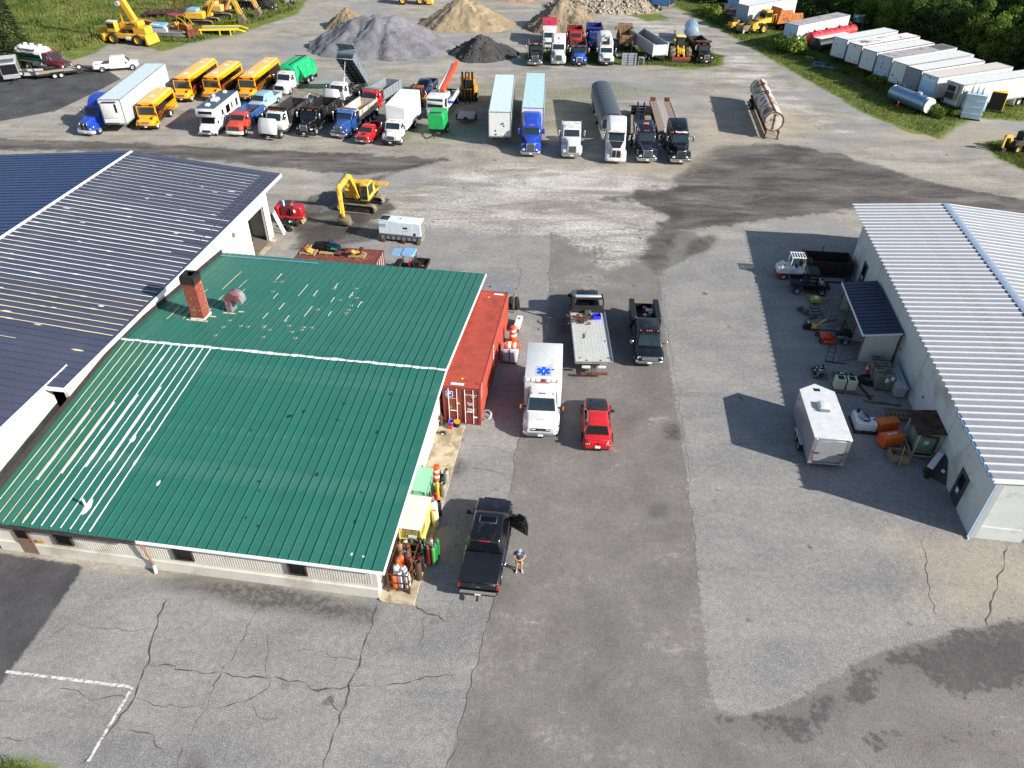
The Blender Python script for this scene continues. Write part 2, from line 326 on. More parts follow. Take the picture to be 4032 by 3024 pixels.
# cracks in the asphalt: shallow dark ribbons of sunken filler
M_CRACK = mat('crack_dirt', (78,75,70),.95, var=.3, sc=3, dirt=(66,70,44), dirt_amt=.45)
def crack(pts, w=.05, jag=.22, z=.004):
    w *= .46
    r = random.Random(int(abs(pts[0][0]*100+pts[0][1]*37))); P = [Vector((*p, z)) for p in pts]; line = [P[0]]
    for a, b in zip(P[:-1], P[1:]):
        n = max(2, int((b-a).length/.28)); t = (b-a).normalized(); s = Vector((-t.y, t.x, 0)); o = 0
        for i in range(1, n+1):
            o = o*.6+r.uniform(-jag, jag)*.5 if i < n else 0; line.append(a.lerp(b, i/n)+s*o)
    L, Rr = [], []
    for i, p in enumerate(line):
        q = line[min(i+1, len(line)-1)]-line[max(i-1,0)]; s = Vector((-q.y, q.x, 0)).normalized(); ww = w*r.uniform(.2,1.9)*(.35 if i in (0, len(line)-1) else 1)
        L.append(p+s*ww*.5); Rr.append(p-s*ww*.5)
    m = MB(); n = len(line); m.add(L+Rr, [(i, i+1, n+i+1, n+i) for i in range(n-1)]); return m.build('crack', M_CRACK, ground)
for pts, w_ in [
 ([(-17.3,23.2),(-17.4,22.2),(-17.2,20.9),(-16.9,19.9),(-16.9,19.0),(-16.8,17.9),(-17.1,17.1),(-17.4,16.1),(-17.9,14.9)], .13),
 ([(-16.8,19.5),(-15.7,19.5),(-15.5,19.3),(-13.3,19.2),(-12.1,18.9),(-11.1,18.9)], .09),
 ([(-12.6,23.0),(-12.7,22.2),(-12.9,20.7),(-13.2,19.6),(-13.3,19.2)], .06),([(-13.3,19.2),(-13.4,18.3),(-13.4,17.4)], .09),
 ([(-16.8,17.9),(-15.5,17.5),(-15.1,17.6),(-13.5,17.4)], .06),([(-13.4,17.4),(-11.6,17.9),(-10.9,18.5),(-11.2,19.1)], .08),([(-13.4,17.4),(-13.7,16.4),(-13.9,15.8),(-13.8,14.8)], .06),
 ([(-11.2,19.1),(-11.5,20.5),(-11.7,21.2)], .05),([(-10.8,19.0),(-9.7,18.8),(-9.0,18.4),(-7.7,18.4),(-7.2,18.6)], .12),([(-8.3,18.4),(-7.9,17.7),(-7.4,17.3)], .06),
 ([(-21.6,21.7),(-20.9,21.6),(-19.6,21.4),(-18.2,21.3),(-17.4,21.5)], .05),([(-21.6,21.7),(-22.2,21.0),(-22.5,20.4)], .04),([(-22.8,17.7),(-21.9,17.6)], .05),
 ([(-17.2,16.3),(-16.4,16.4),(-15.3,16.2),(-14.7,15.6)], .07),([(-11.5,17.7),(-11.1,17.1),(-9.8,16.9)], .04),([(-21.8,16.0),(-20.5,16.0),(-19.7,15.7)], .05),([(-20.4,18.3),(-18.4,17.8),(-17.1,17.9)], .05),
 ([(-6.7,23.0),(-6.7,21.8),(-7.0,19.9),(-7.3,18.0),(-7.6,16.0),(-7.7,14.8)], .11),
 ([(-6.6,18.6),(-5.3,18.7),(-3.8,19.1),(-2.4,19.2)], .08),([(-4.2,22.3),(-4.3,20.9),(-4.5,20.6)], .05),([(-5.4,22.4),(-5.5,21.7)], .04),([(-7.2,18.6),(-6.5,18.7)], .07),([(-10.0,20.3),(-9.5,20.4),(-8.4,20.0),(-7.1,19.9)], .04),
 ([(-4.7,22.9),(-4.4,22.7),(-3.8,22.4),(-3.4,22.2),(-2.9,22.0)], .16),([(-3.8,28.2),(-3.5,28.3),(-3.1,28.3),(-2.4,28.2)], .05),([(-2.5,32.8),(-1.7,32.7),(-1.0,32.6),(-0.4,32.4)], .1),([(-0.4,32.4),(0.2,32.1)], .06),
 ([(-3.0,23.0),(-2.8,23.4)], .05),
 ([(3.5,65.0),(3.1,54.6),(2.5,47.6),(1.8,42.9),(1.1,38.7),(0.5,35.5),(0.2,33.3),(-0.6,26.5),(-1.1,22.0),(-1.9,18.2),(-2.1,16.1),(-2.6,14.9)], .06),
 ([(13.0,58.0),(12.2,50.5),(11.6,43.0),(11.1,36.5),(10.8,33.1),(10.2,28.6),(9.8,24.8)], .035),
 ([(27.2,27.2),(25.8,25.3),(24.3,23.2),(23.6,22.1)], .12),([(22.6,27.6),(22.0,25.5),(21.3,22.7)], .07),([(21.4,22.5),(22.6,21.6),(22.9,21.4)], .06),([(10.7,35.3),(12.4,35.1),(14.5,35.3),(16.8,35.1)], .05),
 ([(0.3,59.4),(0.7,56.9),(0.4,54.2)], .06),([(-1.9,56.1),(0.5,58.1),(3.3,57.4)], .05),([(-6.3,61.9),(-4.5,60.6),(-0.8,60.2)], .04),([(-2.8,35.0),(-1.3,34.8),(0.3,34.0)], .06)]:
    crack(pts, w_)
M_LINE = mat('road_paint', (216,212,202),.8, var=.12, sc=2, dirt=(134,131,127), dirt_amt=.5, dsc=5)
def strip(pts, w, name, m, z=.006):
    mb = MB()
    for a, b in zip(pts[:-1], pts[1:]):
        a, b = Vector((*a, z)), Vector((*b, z)); t = (b-a).normalized(); s = Vector((-t.y, t.x, 0))*w/2
        mb.add([a-s-t*w*.4, b-s+t*w*.4, b+s+t*w*.4, a+s-t*w*.4], [(0,1,2,3)]); z += .0015
    return mb.build(name, m, ground)
strip([(-23.2,19.1),(-17.1,18.4)], .14, 'painted_line', M_LINE); strip([(-17.1,18.4),(-17.6,15.1)], .14, 'painted_line', M_LINE, .009)
# concrete apron beside the green roofed shop
M_CONC = mat('concrete', (178,166,142),.9, var=.14, sc=1.2, bump=.15, dirt=(142,128,104), dirt_amt=.5)
mb = MB(); mb.prism([(-6.6,23.2),(-6.4,23.1),(-4.8,22.9),(-4.7,23.8),(-4.2,27.4),(-3.6,31.9),(-3.1,36.1),(-3.0,36.7),(-4.7,37.0),(-6.0,30.2)], .0,.09, 'z')
tag(mb.build('concrete_pad', M_CONC, None, .01), 'weathered concrete pad along the right side of the green roofed shop', 'pavement', kind='structure')
# ---------------------------------------------------------------- shared materials
WHITE = mat('white_paint', (204,206,207),.38, var=.05, coat=.2, dirt=(178,174,166), dirt_amt=.14, dsc=.9)
CREAM = mat('cream_paint', (224,220,208),.6, var=.06)
OLDWH = mat('weathered_white', (198,198,196),.55, var=.07, dirt=(160,150,138), dirt_amt=.22)
BLACK = mat('black_paint', (14,15,18),.26, var=.2, coat=.6, dirt=(40,39,38), dirt_amt=.15)
DBLUE = mat('midnight_paint', (18,24,40),.22, var=.15, coat=.7)
MBLK = mat('matt_black', (24,24,25),.7, var=.25)
FRAME = mat('chassis_black', (30,29,28),.7, var=.3, dirt=(84,72,58), dirt_amt=.3)
RUBBER = mat('tyre_rubber', (30,30,31),.9, var=.25, sc=6)
GLASS = mat('window_glass', (18,24,28),.06, var=.2, spec=.8)
TGLASS = mat('windscreen_glass', (34,46,50),.05, var=.25, sc=1.5, spec=.9)
CHROME = mat('chrome', (205,206,208),.16,1., var=.05)
ALU = mat('aluminium', (186,190,194),.38,.85, var=.1, sc=4)
DALU = mat('dull_aluminium', (150,154,158),.55,.6, var=.14, sc=3, dirt=(110,104,96), dirt_amt=.3)
STEEL = mat('grey_steel', (108,110,112),.55,.5, var=.18, dirt=(92,74,58), dirt_amt=.3)
RUST = mat('rust', (104,58,36),.9, var=.35, sc=5, dirt=(66,40,30), dirt_amt=.5, bump=.2)
YEL = mat('machine_yellow', (212,168,56),.5, var=.1, dirt=(150,116,60), dirt_amt=.25)
SBUS = mat('bus_yellow', (243,158,10),.35, var=.06, coat=.3)
SBUSR = mat('bus_roof', (240,178,96),.45, var=.05)
ORANGE = mat('orange_plastic', (244,84,22),.5, var=.08)
RED = mat('red_paint', (196,16,26),.28, var=.1, coat=.6)
DRED = mat('faded_red', (160,50,40),.6, var=.15, dirt=(120,60,44), dirt_amt=.3)
BLUE = mat('royal_blue', (18,62,168),.25, var=.12, coat=.6)
SBLUE = mat('sky_blue_paint', (120,160,196),.55, var=.1)
NAVY = mat('navy_metal', (44,50,84),.5, var=.08, sc=1.5)
GREEN = mat('green_plastic', (26,160,84),.45, var=.1, coat=.2)
WOOD = mat('weathered_wood', (128,112,92),.9, var=.25, sc=6, bump=.15, dirt=(86,78,68), dirt_amt=.4)
PWOOD = mat('pallet_wood', (166,142,104),.9, var=.2, sc=6)
LIGHTR = mat('red_lens', (170,12,12),.2, var=.1, coat=.5)
LIGHTA = mat('amber_lens', (236,120,20),.25, var=.1, coat=.5)
LIGHTW = mat('clear_lens', (214,220,224),.12, var=.1, coat=.6)
PLATE = mat('number_plate', (226,228,230),.4, var=.05)
CARD = mat('cardboard', (160,118,78),.9, var=.12)
INK = mat('black_ink', (20,20,22),.6, var=.1)
WINK = mat('white_ink', (236,236,236),.5, var=.03)
RIMW = mat('white_rim', (214,214,210),.45, var=.1, dirt=(120,110,100), dirt_amt=.3)
GREY = mat('grey_paint', (122,124,126),.5, var=.1)
LGREY = mat('light_grey_paint', (176,180,184),.5, var=.07)
BRICK = mat('brick', (134,66,50),.9, var=.3, sc=9, dirt=(176,150,134), dirt_amt=.22, dsc=7)
# ---------------------------------------------------------------- buildings (local axes: x across the yard, y along the driveway, origin at the shop's front corner)
BO, BR = Vector((-6.6,23.18,0)), R(-8)
def UV(u, v, z=0):
    p = Matrix.Rotation(BR, 3, 'Z') @ Vector((v, u, z)) + BO; return (p.x, p.y, z)
def building(name, label, v0, u0):
    t = thing(name, label, 'building', UV(u0, v0), BR); t['o'] = 0; del t['o']; return t
class LB(MB):
    'a mesh written in the shared building axes, moved to its own root'
    def __init__(s, t): super().__init__(); s.t = t; p = Matrix.Rotation(-BR, 3, 'Z') @ (Vector(t.location)-BO); s.off = p
    def build(s, name, m, parent=None, bev=0., seg=1, **k):
        s.v = [(a-s.off.x, b-s.off.y, c-s.off.z) for a, b, c in s.v]; return super().build(name, m, parent or s.t, bev, seg, **k)
G_ROOF = mat('green_steel', (43,106,92),.42, sheet=.07, var=.05, sc=.8, spec=.5, dirt=(52,108,95), dirt_amt=.4, dsc=.5)
N_ROOF = mat('navy_steel', (68,72,90),.42, sheet=.08, var=.08, sc=.7, spec=.5, dirt=(80,82,94), dirt_amt=.3, dsc=.4)
W_ROOF = mat('galvanised_roof', (150,151,157),.5,.1, sheet=.06, var=.06, sc=1.5, dirt=(138,134,132), dirt_amt=.3, dsc=.7)
W_RIB = mat('sun_white_rib_cap', (222,224,228),.4, var=.03)  # rib caps whiter than the pans: sun and sheen put into the colour
WALL = mat('painted_block', (196,193,185),.8, var=.06, sc=1.2, bump=.08, dirt=(172,166,154), dirt_amt=.3, dsc=.5)
WALLR = mat('pale_stucco', (196,200,200),.8, var=.05, sc=1., bump=.05, dirt=(172,172,166), dirt_amt=.3, dsc=.4)
FASC = mat('white_fascia', (236,237,240),.45, var=.04)
SEAL = mat('roof_sealant', (216,220,214),.75, var=.05, sc=3)
SEALC = mat('cream_sealant', (206,194,160),.8, var=.08, sc=3)
DARKTRIM = mat('dark_trim', (52,44,44),.6, var=.15)
INSIDE = mat('dim_interior', (60,56,52),.9, var=.2)
DGLASS = mat('dark_window', (12,12,13),.08, var=.2)
def roof(t, name, x0, x1, y0, z0, y1, z1, pitch, along, m, rib=(.035,.045), ribm=None, th=.035):
    '''one slope made of separate sheets. along='x': sheets side by side in x, each running from (y0,z0) to (y1,z1);
    along='y': side by side in y from x0 to x1 (the two arguments swap roles)'''
    n = max(1, round((x1-x0)/pitch)); w = (x1-x0)/n; base = None
    sl = Vector((0, y1-y0, z1-z0)); L = sl.length; d = sl.normalized(); nn = Vector((1,0,0)).cross(d)
    if nn.z < 0: nn = -nn
    def P(a, b, c):
        q = Vector((0, y0, z0))+d*b+nn*c; return (a, q.y, q.z) if along == 'x' else (q.y, a, q.z)
    def bx(mb, a0, a1, b0, b1, c0, c1):
        mb.add([P(a0, b0, c0), P(a1, b0, c0), P(a1, b1, c0), P(a0, b1, c0), P(a0, b0, c1), P(a1, b0, c1), P(a1, b1, c1), P(a0, b1, c1)], [(3,2,1,0),(4,5,6,7),(0,1,5,4),(1,2,6,5),(2,3,7,6),(3,0,4,7)])
    mb = LB(t); bx(mb, .003, w-.003,0, L, 0, th)
    if not ribm: bx(mb, -rib[0]/2, rib[0]/2,0, L, th+.001, th+rib[1])
    first = mb.build('roof_panel', m); me = first.data; ax = 0 if along == 'x' else 1
    def shift(o, a): o.location[ax] = a
    shift(first, x0); rb = None
    if ribm:
        mb = LB(t); bx(mb, -rib[0]/2, rib[0]/2,-.12, L, th+.001, th+rib[1]); r0 = mb.build('rib', ribm); rb = r0.data; shift(r0, x0)
    for i in range(1, n+1):
        if i < n: shift(link('roof_panel', me, m, t), x0+i*w)
        if rb: shift(link('rib', rb, ribm, t), x0+i*w)
    return [x0+i*w for i in range(n+1)], P, L
def ribbon(t, P, a, b0, b1, w, m, seed, c=.088, name='sealant_stripe', gaps=0):
    'hand-brushed sealant along a rib, a hair above the sheet'
    r = random.Random(seed); n = max(3, int((b1-b0)/.35)); mb = LB(t); l, q = [], []
    k = w
    for i in range(n+1):
        b = b0+(b1-b0)*i/n; k = max(w*.85, min(w*1.2, k+r.uniform(-.12,.12)*w)); e = r.uniform(-.1,.1)*w
        if r.random() < .015: k = w*2
        l.append(P(a-k/2+e, b, c)); q.append(P(a+k/2+e, b, c))
    m_ = n+1; lo = lambda L_: [(x, y, z-.06) for x, y, z in L_]
    mb.add(l+q, [(i, i+1, m_+i+1, m_+i) for i in range(n)]); return mb.build(name, m)
# --- shop with the green standing-seam roof
shop = building('workshop', 'low white block workshop with a green metal roof and a brick chimney', -21,0)
RZ = lambda u: 2.52+(u+.12)/14.42*1.58 if u < 14.3 else 4.1-(u-14.3)/14.2*1.1
mb = LB(shop); mb.prism([(.25,0),(14.3,0),(27.6,0),(27.6,3.0),(14.3,3.98),(.25,2.47)], -20.9,-.02, 'x'); mb.v = [(a, b, c) for a, b, c in mb.v]
wall = mb.build('wall', WALL)
mb = LB(shop)            # fluted blocks on the upper half of the front wall
for i in range(118): mb.box(-16.2+i*.135,-16.13+i*.135,.232,.252,.95,2.38)
mb.build('fluted_block_face', WALL)['kind'] = 'stuff'
mb = LB(shop); mb.box(-20.9,-.01,.14,.255,0,.72); mb.build('plinth', WALL, None, .01)
def window(t, x0, x1, z0, z1, y, fm=DARKTRIM, gm=DGLASS, name='window', out=-1):
    mb = LB(t); d = out
    for a, b, c, e in ((x0-.06, x1+.06, z1, z1+.06),(x0-.06, x1+.06, z0-.07, z0),(x0-.06, x0, z0, z1),(x1, x1+.06, z0, z1)):
        mb.box(a, b, min(y, y+d*.13), max(y, y+d*.13), c, e)
    f = mb.build(name, fm); g = LB(t); g.box(x0, x1, min(y, y+d*.075), max(y, y+d*.075), z0, z1); gg = g.build('pane', gm); gg.parent = f; return f
for a, b in ((-17.25,-16.4),(-10.65,-9.75),(-4.55,-3.7)): window(shop, a, b, 1.15,2.15,.25)
mb = LB(shop); mb.box(-19.6,-18.7,.13,.2,.02,2.15); d_ = mb.build('door', mat('brown_door', (120,96,82),.6), None, .01)
mb = LB(shop); mb.box(-19.45,-18.85,.105,.128,1.25,2.0); mb.build('pane', DGLASS).parent = d_
mb = LB(shop); mb.cyl((-18.78,.1,1.05),(-18.78,.13,1.05),.05); mb.build('handle', CHROME).parent = d_
mb = LB(shop); mb.box(-18.4,-18.05,.13,.16,1.0,1.2); mb.build('wall_sign', mat('sign_ochre', (190,140,40),.5))
ribsF, PF, LF = roof(shop, 'f', -21.2,.5,-.12,2.52,14.3,4.1,.53, 'x', G_ROOF)
ribsB, PB, LB_ = roof(shop, 'b', -21.2,.5,28.5,3.0,14.3,4.1,.53, 'x', G_ROOF)
mb = LB(shop)
for p in ((-.12,2.52),(28.5,3.0)): pass
mb.box(-12.3,.52,-.17,-.125,2.36,2.56); mb.build('front_fascia', FASC)
mb = LB(shop); mb.box(-21.2,-12.32,-.30,-.125,2.40,2.52); mb.build('gutter', DARKTRIM, None, .02)
mb = LB(shop)
for (a, za),(b, zb) in (((-.17,2.52),(14.3,4.1)),((14.3,4.1),(28.52,3.0))):
    mb.add([(.502, a, za-.17),(.55, a, za-.17),(.55, a, za+.05),(.502, a, za+.05),(.502, b, zb-.17),(.55, b, zb-.17),(.55, b, zb+.05),(.502, b, zb+.05)], [(0,1,2,3),(7,6,5,4),(0,4,5,1),(1,5,6,2),(2,6,7,3),(3,7,4,0)])
mb.build('rake_fascia', FASC)
mb = LB(shop); mb.box(-20.9,.48,-.1,28.4,2.3,2.34); mb.v = [(a, b, RZ(b)-.06 if i < 4 else RZ(b)-.03) for i, (a, b, c) in enumerate(mb.v)]
# ridge sealant
r_ = random.Random(3); mb = LB(shop); n_ = 60; l_, q_ = [], []
for i in range(n_+1):
    x = -21.2+21.7*i/n_; k = r_.uniform(.07,.17); l_.append((x, 14.3-k, 4.1+.055-k*.08)); q_.append((x, 14.3+r_.uniform(.05,.16),4.1+.045))
t_ = [((a[0]),14.3,4.185) for a in l_]; m_ = n_+1
mb.add(l_+t_+q_, [(i, i+1, m_+i+1, m_+i) for i in range(n_)]+[(m_+i, m_+i+1,2*m_+i+1,2*m_+i) for i in range(n_)]); mb.build('ridge_sealant', SEAL)
for i in range(1,13): ribbon(shop, PF, ribsF[i], .15 if i > 3 else .1, LF-.12,.085 if i > 4 else .06, SEAL if i > 5 else SEALC, 40+i)
for i in range(3,10):
    if i % 2: ribbon(shop, PF, ribsF[i]+.07,2+i*.3,7+i*.4,.12, SEAL, 140+i, c=.05)
r_ = random.Random(11)
def dab(t, P, a, b, w, l, m, c=.05, name='sealant_patch'):
    mb = LB(t); n = 9; pts = [P(a+w/2*math.cos(2*math.pi*k/n)*r_.uniform(.75,1.15), b+l/2*math.sin(2*math.pi*k/n)*r_.uniform(.75,1.1), c) for k in range(n)]
    mb.add(pts, [tuple(range(n))]); return mb.build(name, m)
for a, b, l in ((6,3.2,3.2),(8,4.5,1.4),(9,6,1.6),(5,8.5,2.6),(4,6.5,2.4),(7,7.2,.9),(3,9.5,1.8),(14,6.2,.9),(16,7.6,1.),(17,4.4,2.),(19,5.2,.9),(20,7.7,1.6),(15,9.2,.9),(22,6.1,.8),(23,8.2,.7),(18,9.3,.8),(24,5.0,1.),(21,3.8,.8),(26,6.4,.9),(12,3.0,1.1)):
    ribbon(shop, PB, ribsB[a], b, b+l, .06, SEALC if a < 10 else SEAL, a*31+int(b*7))
for k in range(34):
    i = r_.choice(range(11,27)); b = r_.choice([r_.uniform(9.8,12.8), r_.uniform(4,13)])
    if i > 22 and b > 8: b -= 4
    for s in (-.075,.075): dab(shop, PB, ribsB[i]+s, b, .07,.32, SEALC)
for a, b, w, l in ((5.3,6.4,.36,.6),(5.8,7.2,.25,.45),(8.3,3.6,.18,.4),(20.5,.7,.12,.15),(19.9,.75,.12,.2)): dab(shop, PF, -21.2+a, b, w, l, SEAL)
M_SMUT = mat('tar_spot', (22,44,52),.7)
for k in range(16): dab(shop, PF, r_.uniform(-11,-1), r_.uniform(1,12), r_.uniform(.12,.28), r_.uniform(.12,.3), M_SMUT)
mb = LB(shop)                                                       # snow rail near the rear eave, flashing against the warehouse
for i in range(1): mb.beam(PB(-20.9,.75,.13), PB(-12.8,.75,.13),.05)
mb.build('snow_rail', SBLUE)
mb = LB(shop); mb.beam((-21.12,14.3,4.25),(-21.12,28.4,3.2),.06,.4); mb.beam((-21.12,-.1,2.7),(-21.12,14.3,4.25),.06,.4); mb.build('flashing', DARKTRIM)
# vent pipe with sealant collar, downpipe
mb = LB(shop); mb.cyl((-16.0,1.55,2.65),(-16.0,1.55,3.25),.07); mb.build('vent_pipe', LGREY)
dab(shop, PF, -15.85,1.6,.45,1.1, SEAL, .052)
mb = LB(shop); mb.cyl((-12.0,.02,.5),(-12.2,-.05,2.4),.055); dp = mb.build('downpipe', mat('brown_pipe', (134,96,78),.6)); mb = LB(shop); mb.cyl((-11.95,-.1,.06),(-12.0,.02,.55),.09); mb.build('pipe_shoe', WHITE).parent = dp
# side doors and posts under the eave on the right
for a, b in ((9.2,12.1),(4.6,5.5)):
    mb = LB(shop); mb.box(-.019,.03, a, b, .1,2.35); mb.build('side_door', OLDWH)
# chimney: brick courses laid one by one round a core
cx, cy, cw, cl, cb, ct = -17.55,18.1,.92,.92,3.55,7.15
mb = LB(shop); mb.box(cx-cw/2+.02, cx+cw/2-.02, cy-cl/2+.02, cy+cl/2-.02, cb, ct-.5)
mort = mat('mortar', (176,160,148),.95, var=.1, sc=8)
chim = mb.build('chimney', mort); mb = LB(shop); smk = LB(shop); r_ = random.Random(5); nc = 44; ch = (ct-.5-cb)/nc
for c in range(nc+6):
    z = cb+c*ch; top = c >= nc-1; ex = .05 if nc-2 <= c else 0.
    tgt = smk if top else mb
    for side in range(4):
        off = (c % 2)*.115
        for k in range(4):
            a0 = -cw/2-ex+k*.235+off-.1; a1 = min(a0+.222, cw/2+ex); a0 = max(a0,-cw/2-ex)
            if a1-a0 < .04: continue
            o = cw/2+ex-r_.uniform(0,.008)
            if side == 0: tgt.box(cx+a0, cx+a1, cy-o, cy-o+.06, z, z+ch*.86)
            elif side == 1: tgt.box(cx+a0, cx+a1, cy+o-.06, cy+o, z, z+ch*.86)
            elif side == 2: tgt.box(cx-o, cx-o+.06, cy+a0, cy+a1, z, z+ch*.86)
            else: tgt.box(cx+o-.06, cx+o, cy+a0, cy+a1, z, z+ch*.86)
b_ = mb.build('brick_courses', BRICK); b_.parent = chim; b_['kind'] = 'stuff'
b_ = smk.build('sooty_brick_courses', mat('sooty_brick', (42,32,29),.95, var=.4, sc=6)); b_.parent = chim; b_['kind'] = 'stuff'
SOOT = mat('soot', (16,15,15),.9, var=.3)
mb = LB(shop)
for a, b, c, d in ((-.5,.5,-.5,-.24),(-.5,.5,.24,.5),(-.5,-.24,-.24,.24),(.24,.5,-.24,.24)): mb.box(cx+a, cx+b, cy+c, cy+d, ct-.16, ct+.02)
mb.build('chimney_cap', SOOT, None, .02).parent = chim; mb = LB(shop); mb.box(cx-.4, cx+.4, cy-.4, cy+.4, ct-.49, ct-.4); mb.build('flue', SOOT).parent = chim
mb = LB(shop); mb.box(cx-.52, cx+.52, cy-.52, cy+.52,3.5,3.98,.02,.02); mb.build('chimney_flashing', SEAL).parent = chim
# duct hood beside it: a curved galvanised gooseneck opening to the right
mb = LB(shop); hx, hy = -15.75,19.4; prof = []
hood = [(-.38,3.55),(-.38,4.65)]+[(-.38+.62-.62*math.cos(a),4.65+.62*math.sin(a)) for a in [k*math.pi/9 for k in range(1,10)]]+[(.86,4.45),(.42,4.45),(.42,4.62)]+[(.2+.2*math.cos(a),4.62+.1*math.sin(a)) for a in [k*math.pi/3 for k in range(1,3)]]+[(.02,4.5),(.02,3.55)]
mb.prism([(hx+a, z) for a, z in hood], hy-.38, hy+.38, 'y'); mb.build('duct_hood', mat('galvanised_red', (150,158,164),.5,.5, var=.12, sc=3, dirt=(132,78,82), dirt_amt=.45, dsc=.5), None, .01)
dab(shop, PB, cx+.1,14.5-9.6+4.5,.2,.2, SEAL)
for bx_, by_, ww, ll in ((cx, cy-.62,1.5,.12),(cx+.75, cy+.1,.5,.12),(hx-.1, hy-.55,.95,.12),(hx+.55, hy-.2,.4,.12)):
    mb = LB(shop); zt = RZ(by_)+.06; mb.box(bx_-ww/2, bx_+ww/2, by_-ll/2, by_+ll/2, zt-.03, zt); mb.build('sealant_patch', SEALC)
# --- long warehouse with the navy roof
wh = building('warehouse', 'long white warehouse with a low navy metal roof streaked with sealant', -49,-2)
EZ, RDG = 4.75,6.0
sec = [(-49.2,0),(-21.12,0),(-21.12,4.62),(-35.2,5.85),(-49.2,4.62)]
mb = LB(wh)
mb.box(-21.37,-21.12,8.6,33.35,0,4.66); mb.box(-21.37,-21.12,36.65,37.67,0,4.66); mb.box(-21.37,-21.12,33.35,36.65,3.5,4.66)
mb.box(-49.2,-48.9,-2,37.67,0,4.66); mb.prism([(-48.9,0),(-21.372,0),(-21.372,4.66),(-35.2,5.86),(-48.9,4.66)], 37.42,37.67, 'y'); mb.prism([(-48.9,0),(-22.5,0),(-22.5,4.7),(-35.2,5.86),(-48.9,4.66)], -2,-1.75, 'y')
mb.box(-22.4,-22.15,-1.75,8.6,0,4.6); mb.build('wall', WALL)
mb = LB(wh); mb.box(-48.9,-21.12,-1.7,37.4,.0,.012); mb.build('floor_slab', mat('stained_slab', (112,104,92),.9, var=.2))
mb = LB(wh); mb.box(-23.2,-23.1,31,37.4,0,4.4); mb.box(-30,-23.2,31.0,31.1,0,4.4); mb.build('inner_wall', INSIDE)
mb = LB(wh)
mb.box(-21.13,-21.08,36.62,36.95,0,3.82); mb.box(-21.13,-21.08,33.05,33.38,0,3.82); mb.box(-21.13,-21.08,33.38,36.62,3.5,3.82); mb.build('door_frame', FASC)
mb = LB(wh); mb.box(-21.1,-20.6,33.0,37.0,.0,.03); mb.build('door_sill', M_CONC)
ribsW, PW, LW = roof(wh, 'e', 8.2,40.75,-20.85, EZ, -35.2, RDG, .6, 'y', N_ROOF)
roof(wh, 'n', -2.2,8.2,-22.0, EZ+.10,-35.2, RDG, .6, 'y', N_ROOF)
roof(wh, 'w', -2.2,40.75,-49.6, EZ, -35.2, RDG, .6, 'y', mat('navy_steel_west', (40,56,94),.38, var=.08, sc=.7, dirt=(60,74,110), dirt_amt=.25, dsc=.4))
mb = LB(wh); mb.box(-35.32,-35.08,-2.2,40.76,5.98,6.09); mb.build('ridge_cap', FASC)
mb = LB(wh); mb.box(-20.845,-20.78,8.15,40.8,4.55,4.82); mb.box(-21.995,-21.93,-2.2,10.2,4.66,4.93); mb.box(-21.93,-20.845,8.12,8.18,4.55,4.82); mb.build('eave_fascia', FASC)
mb = LB(wh)
for a, za, b, zb in ((-20.78, EZ, -35.2, RDG),(-35.2, RDG, -49.65, EZ)): mb.beam((a, 40.79, za-.06),(b, 40.79, zb-.06),.06,.2)
mb.build('gable_fascia', NAVY)
mb = LB(wh); mb.box(-21.1,-20.9,10,40.7,4.5,4.54); mb.build('soffit', FASC)
for i, a in enumerate(ribsW):
    u = a
    if u > 40: continue
    if u > 31: ribbon(wh, PW, a, 1.5, LW-.3,.05, SEAL, 300+i)
    elif u > 24: ribbon(wh, PW, a, .25 if i % 3 else 2, LW-.2,.095, SEAL, 300+i)
    elif u > 13.2: ribbon(wh, PW, a, .2, LW-.2,.085 if i % 2 else .07, SEALC if u < 18 else SEAL, 300+i)
    elif i % 2 == 0: ribbon(wh, PW, a, 4.5+i % 5,9.5+i % 4,.05, SEALC, 300+i)
r_ = random.Random(21)
for k in range(24):
    u = r_.uniform(9,39); a = min(ribsW, key=lambda q: abs(q-u))+r_.choice((-.1,.1)); dab(wh, PW, a, r_.uniform(1,13), r_.uniform(.1,.2), r_.uniform(.3,.9), SEALC if u < 16 else SEAL, .045)
mb = LB(wh); mb.beam(PW(40.2,.85,.12), PW(26.5,.85,.12),.035); mb.build('snow_rail', STEEL)
mb = LB(wh); mb.bc((-21.0,30.6,3.6),(.2,.25,.35)); wl = mb.build('wall_lamp', GREY, None, .02)
mb = LB(wh); mb.tube([(-21.07,30.6,3.45),(-21.07,30.3,3.0),(-21.07,30.25,1.2)], .015); mb.build('cable', GREY)
# --- garage on the right with the ribbed pale roof
gar = building('garage', 'long pale stucco garage with a white ribbed metal roof', 31,9)
mb = LB(gar); mb.prism([(31.02,0),(46,0),(46,4.32),(38.2,4.85),(31.02,4.32)], 9.1,40.4, 'y'); mb.build('wall', WALLR)
ribsG, PG, LG = roof(gar, 'w', 8.95,43.25,30.68,4.42,38.15,5.02,.61, 'y', W_ROOF, (.11,.05), W_RIB)
roof(gar, 'e', 8.95,43.25,46.3,4.42,38.15,5.02,.61, 'y', W_ROOF, (.11,.05), W_RIB)
mb = LB(gar); mb.add([(37.85,8.95,5.09),(38.15,8.95,5.16),(38.45,8.95,5.09),(37.85,43.3,5.09),(38.15,43.3,5.16),(38.45,43.3,5.09),(38.15,8.95,5.07),(38.15,43.3,5.07)], [(0,1,4,3),(1,2,5,4),(0,6,2,1),(3,4,5,7),(0,3,7,6),(6,7,5,2)])
mb.build('ridge_cap', mat('ridge_blue', (150,166,188),.45,.2))
mb = LB(gar); mb.box(30.9,31.0,9.0,43.2,4.30,4.41); mb.build('eave_closure', mat('rusty_closure', (140,112,92),.9, var=.4, sc=3))
mb = LB(gar)
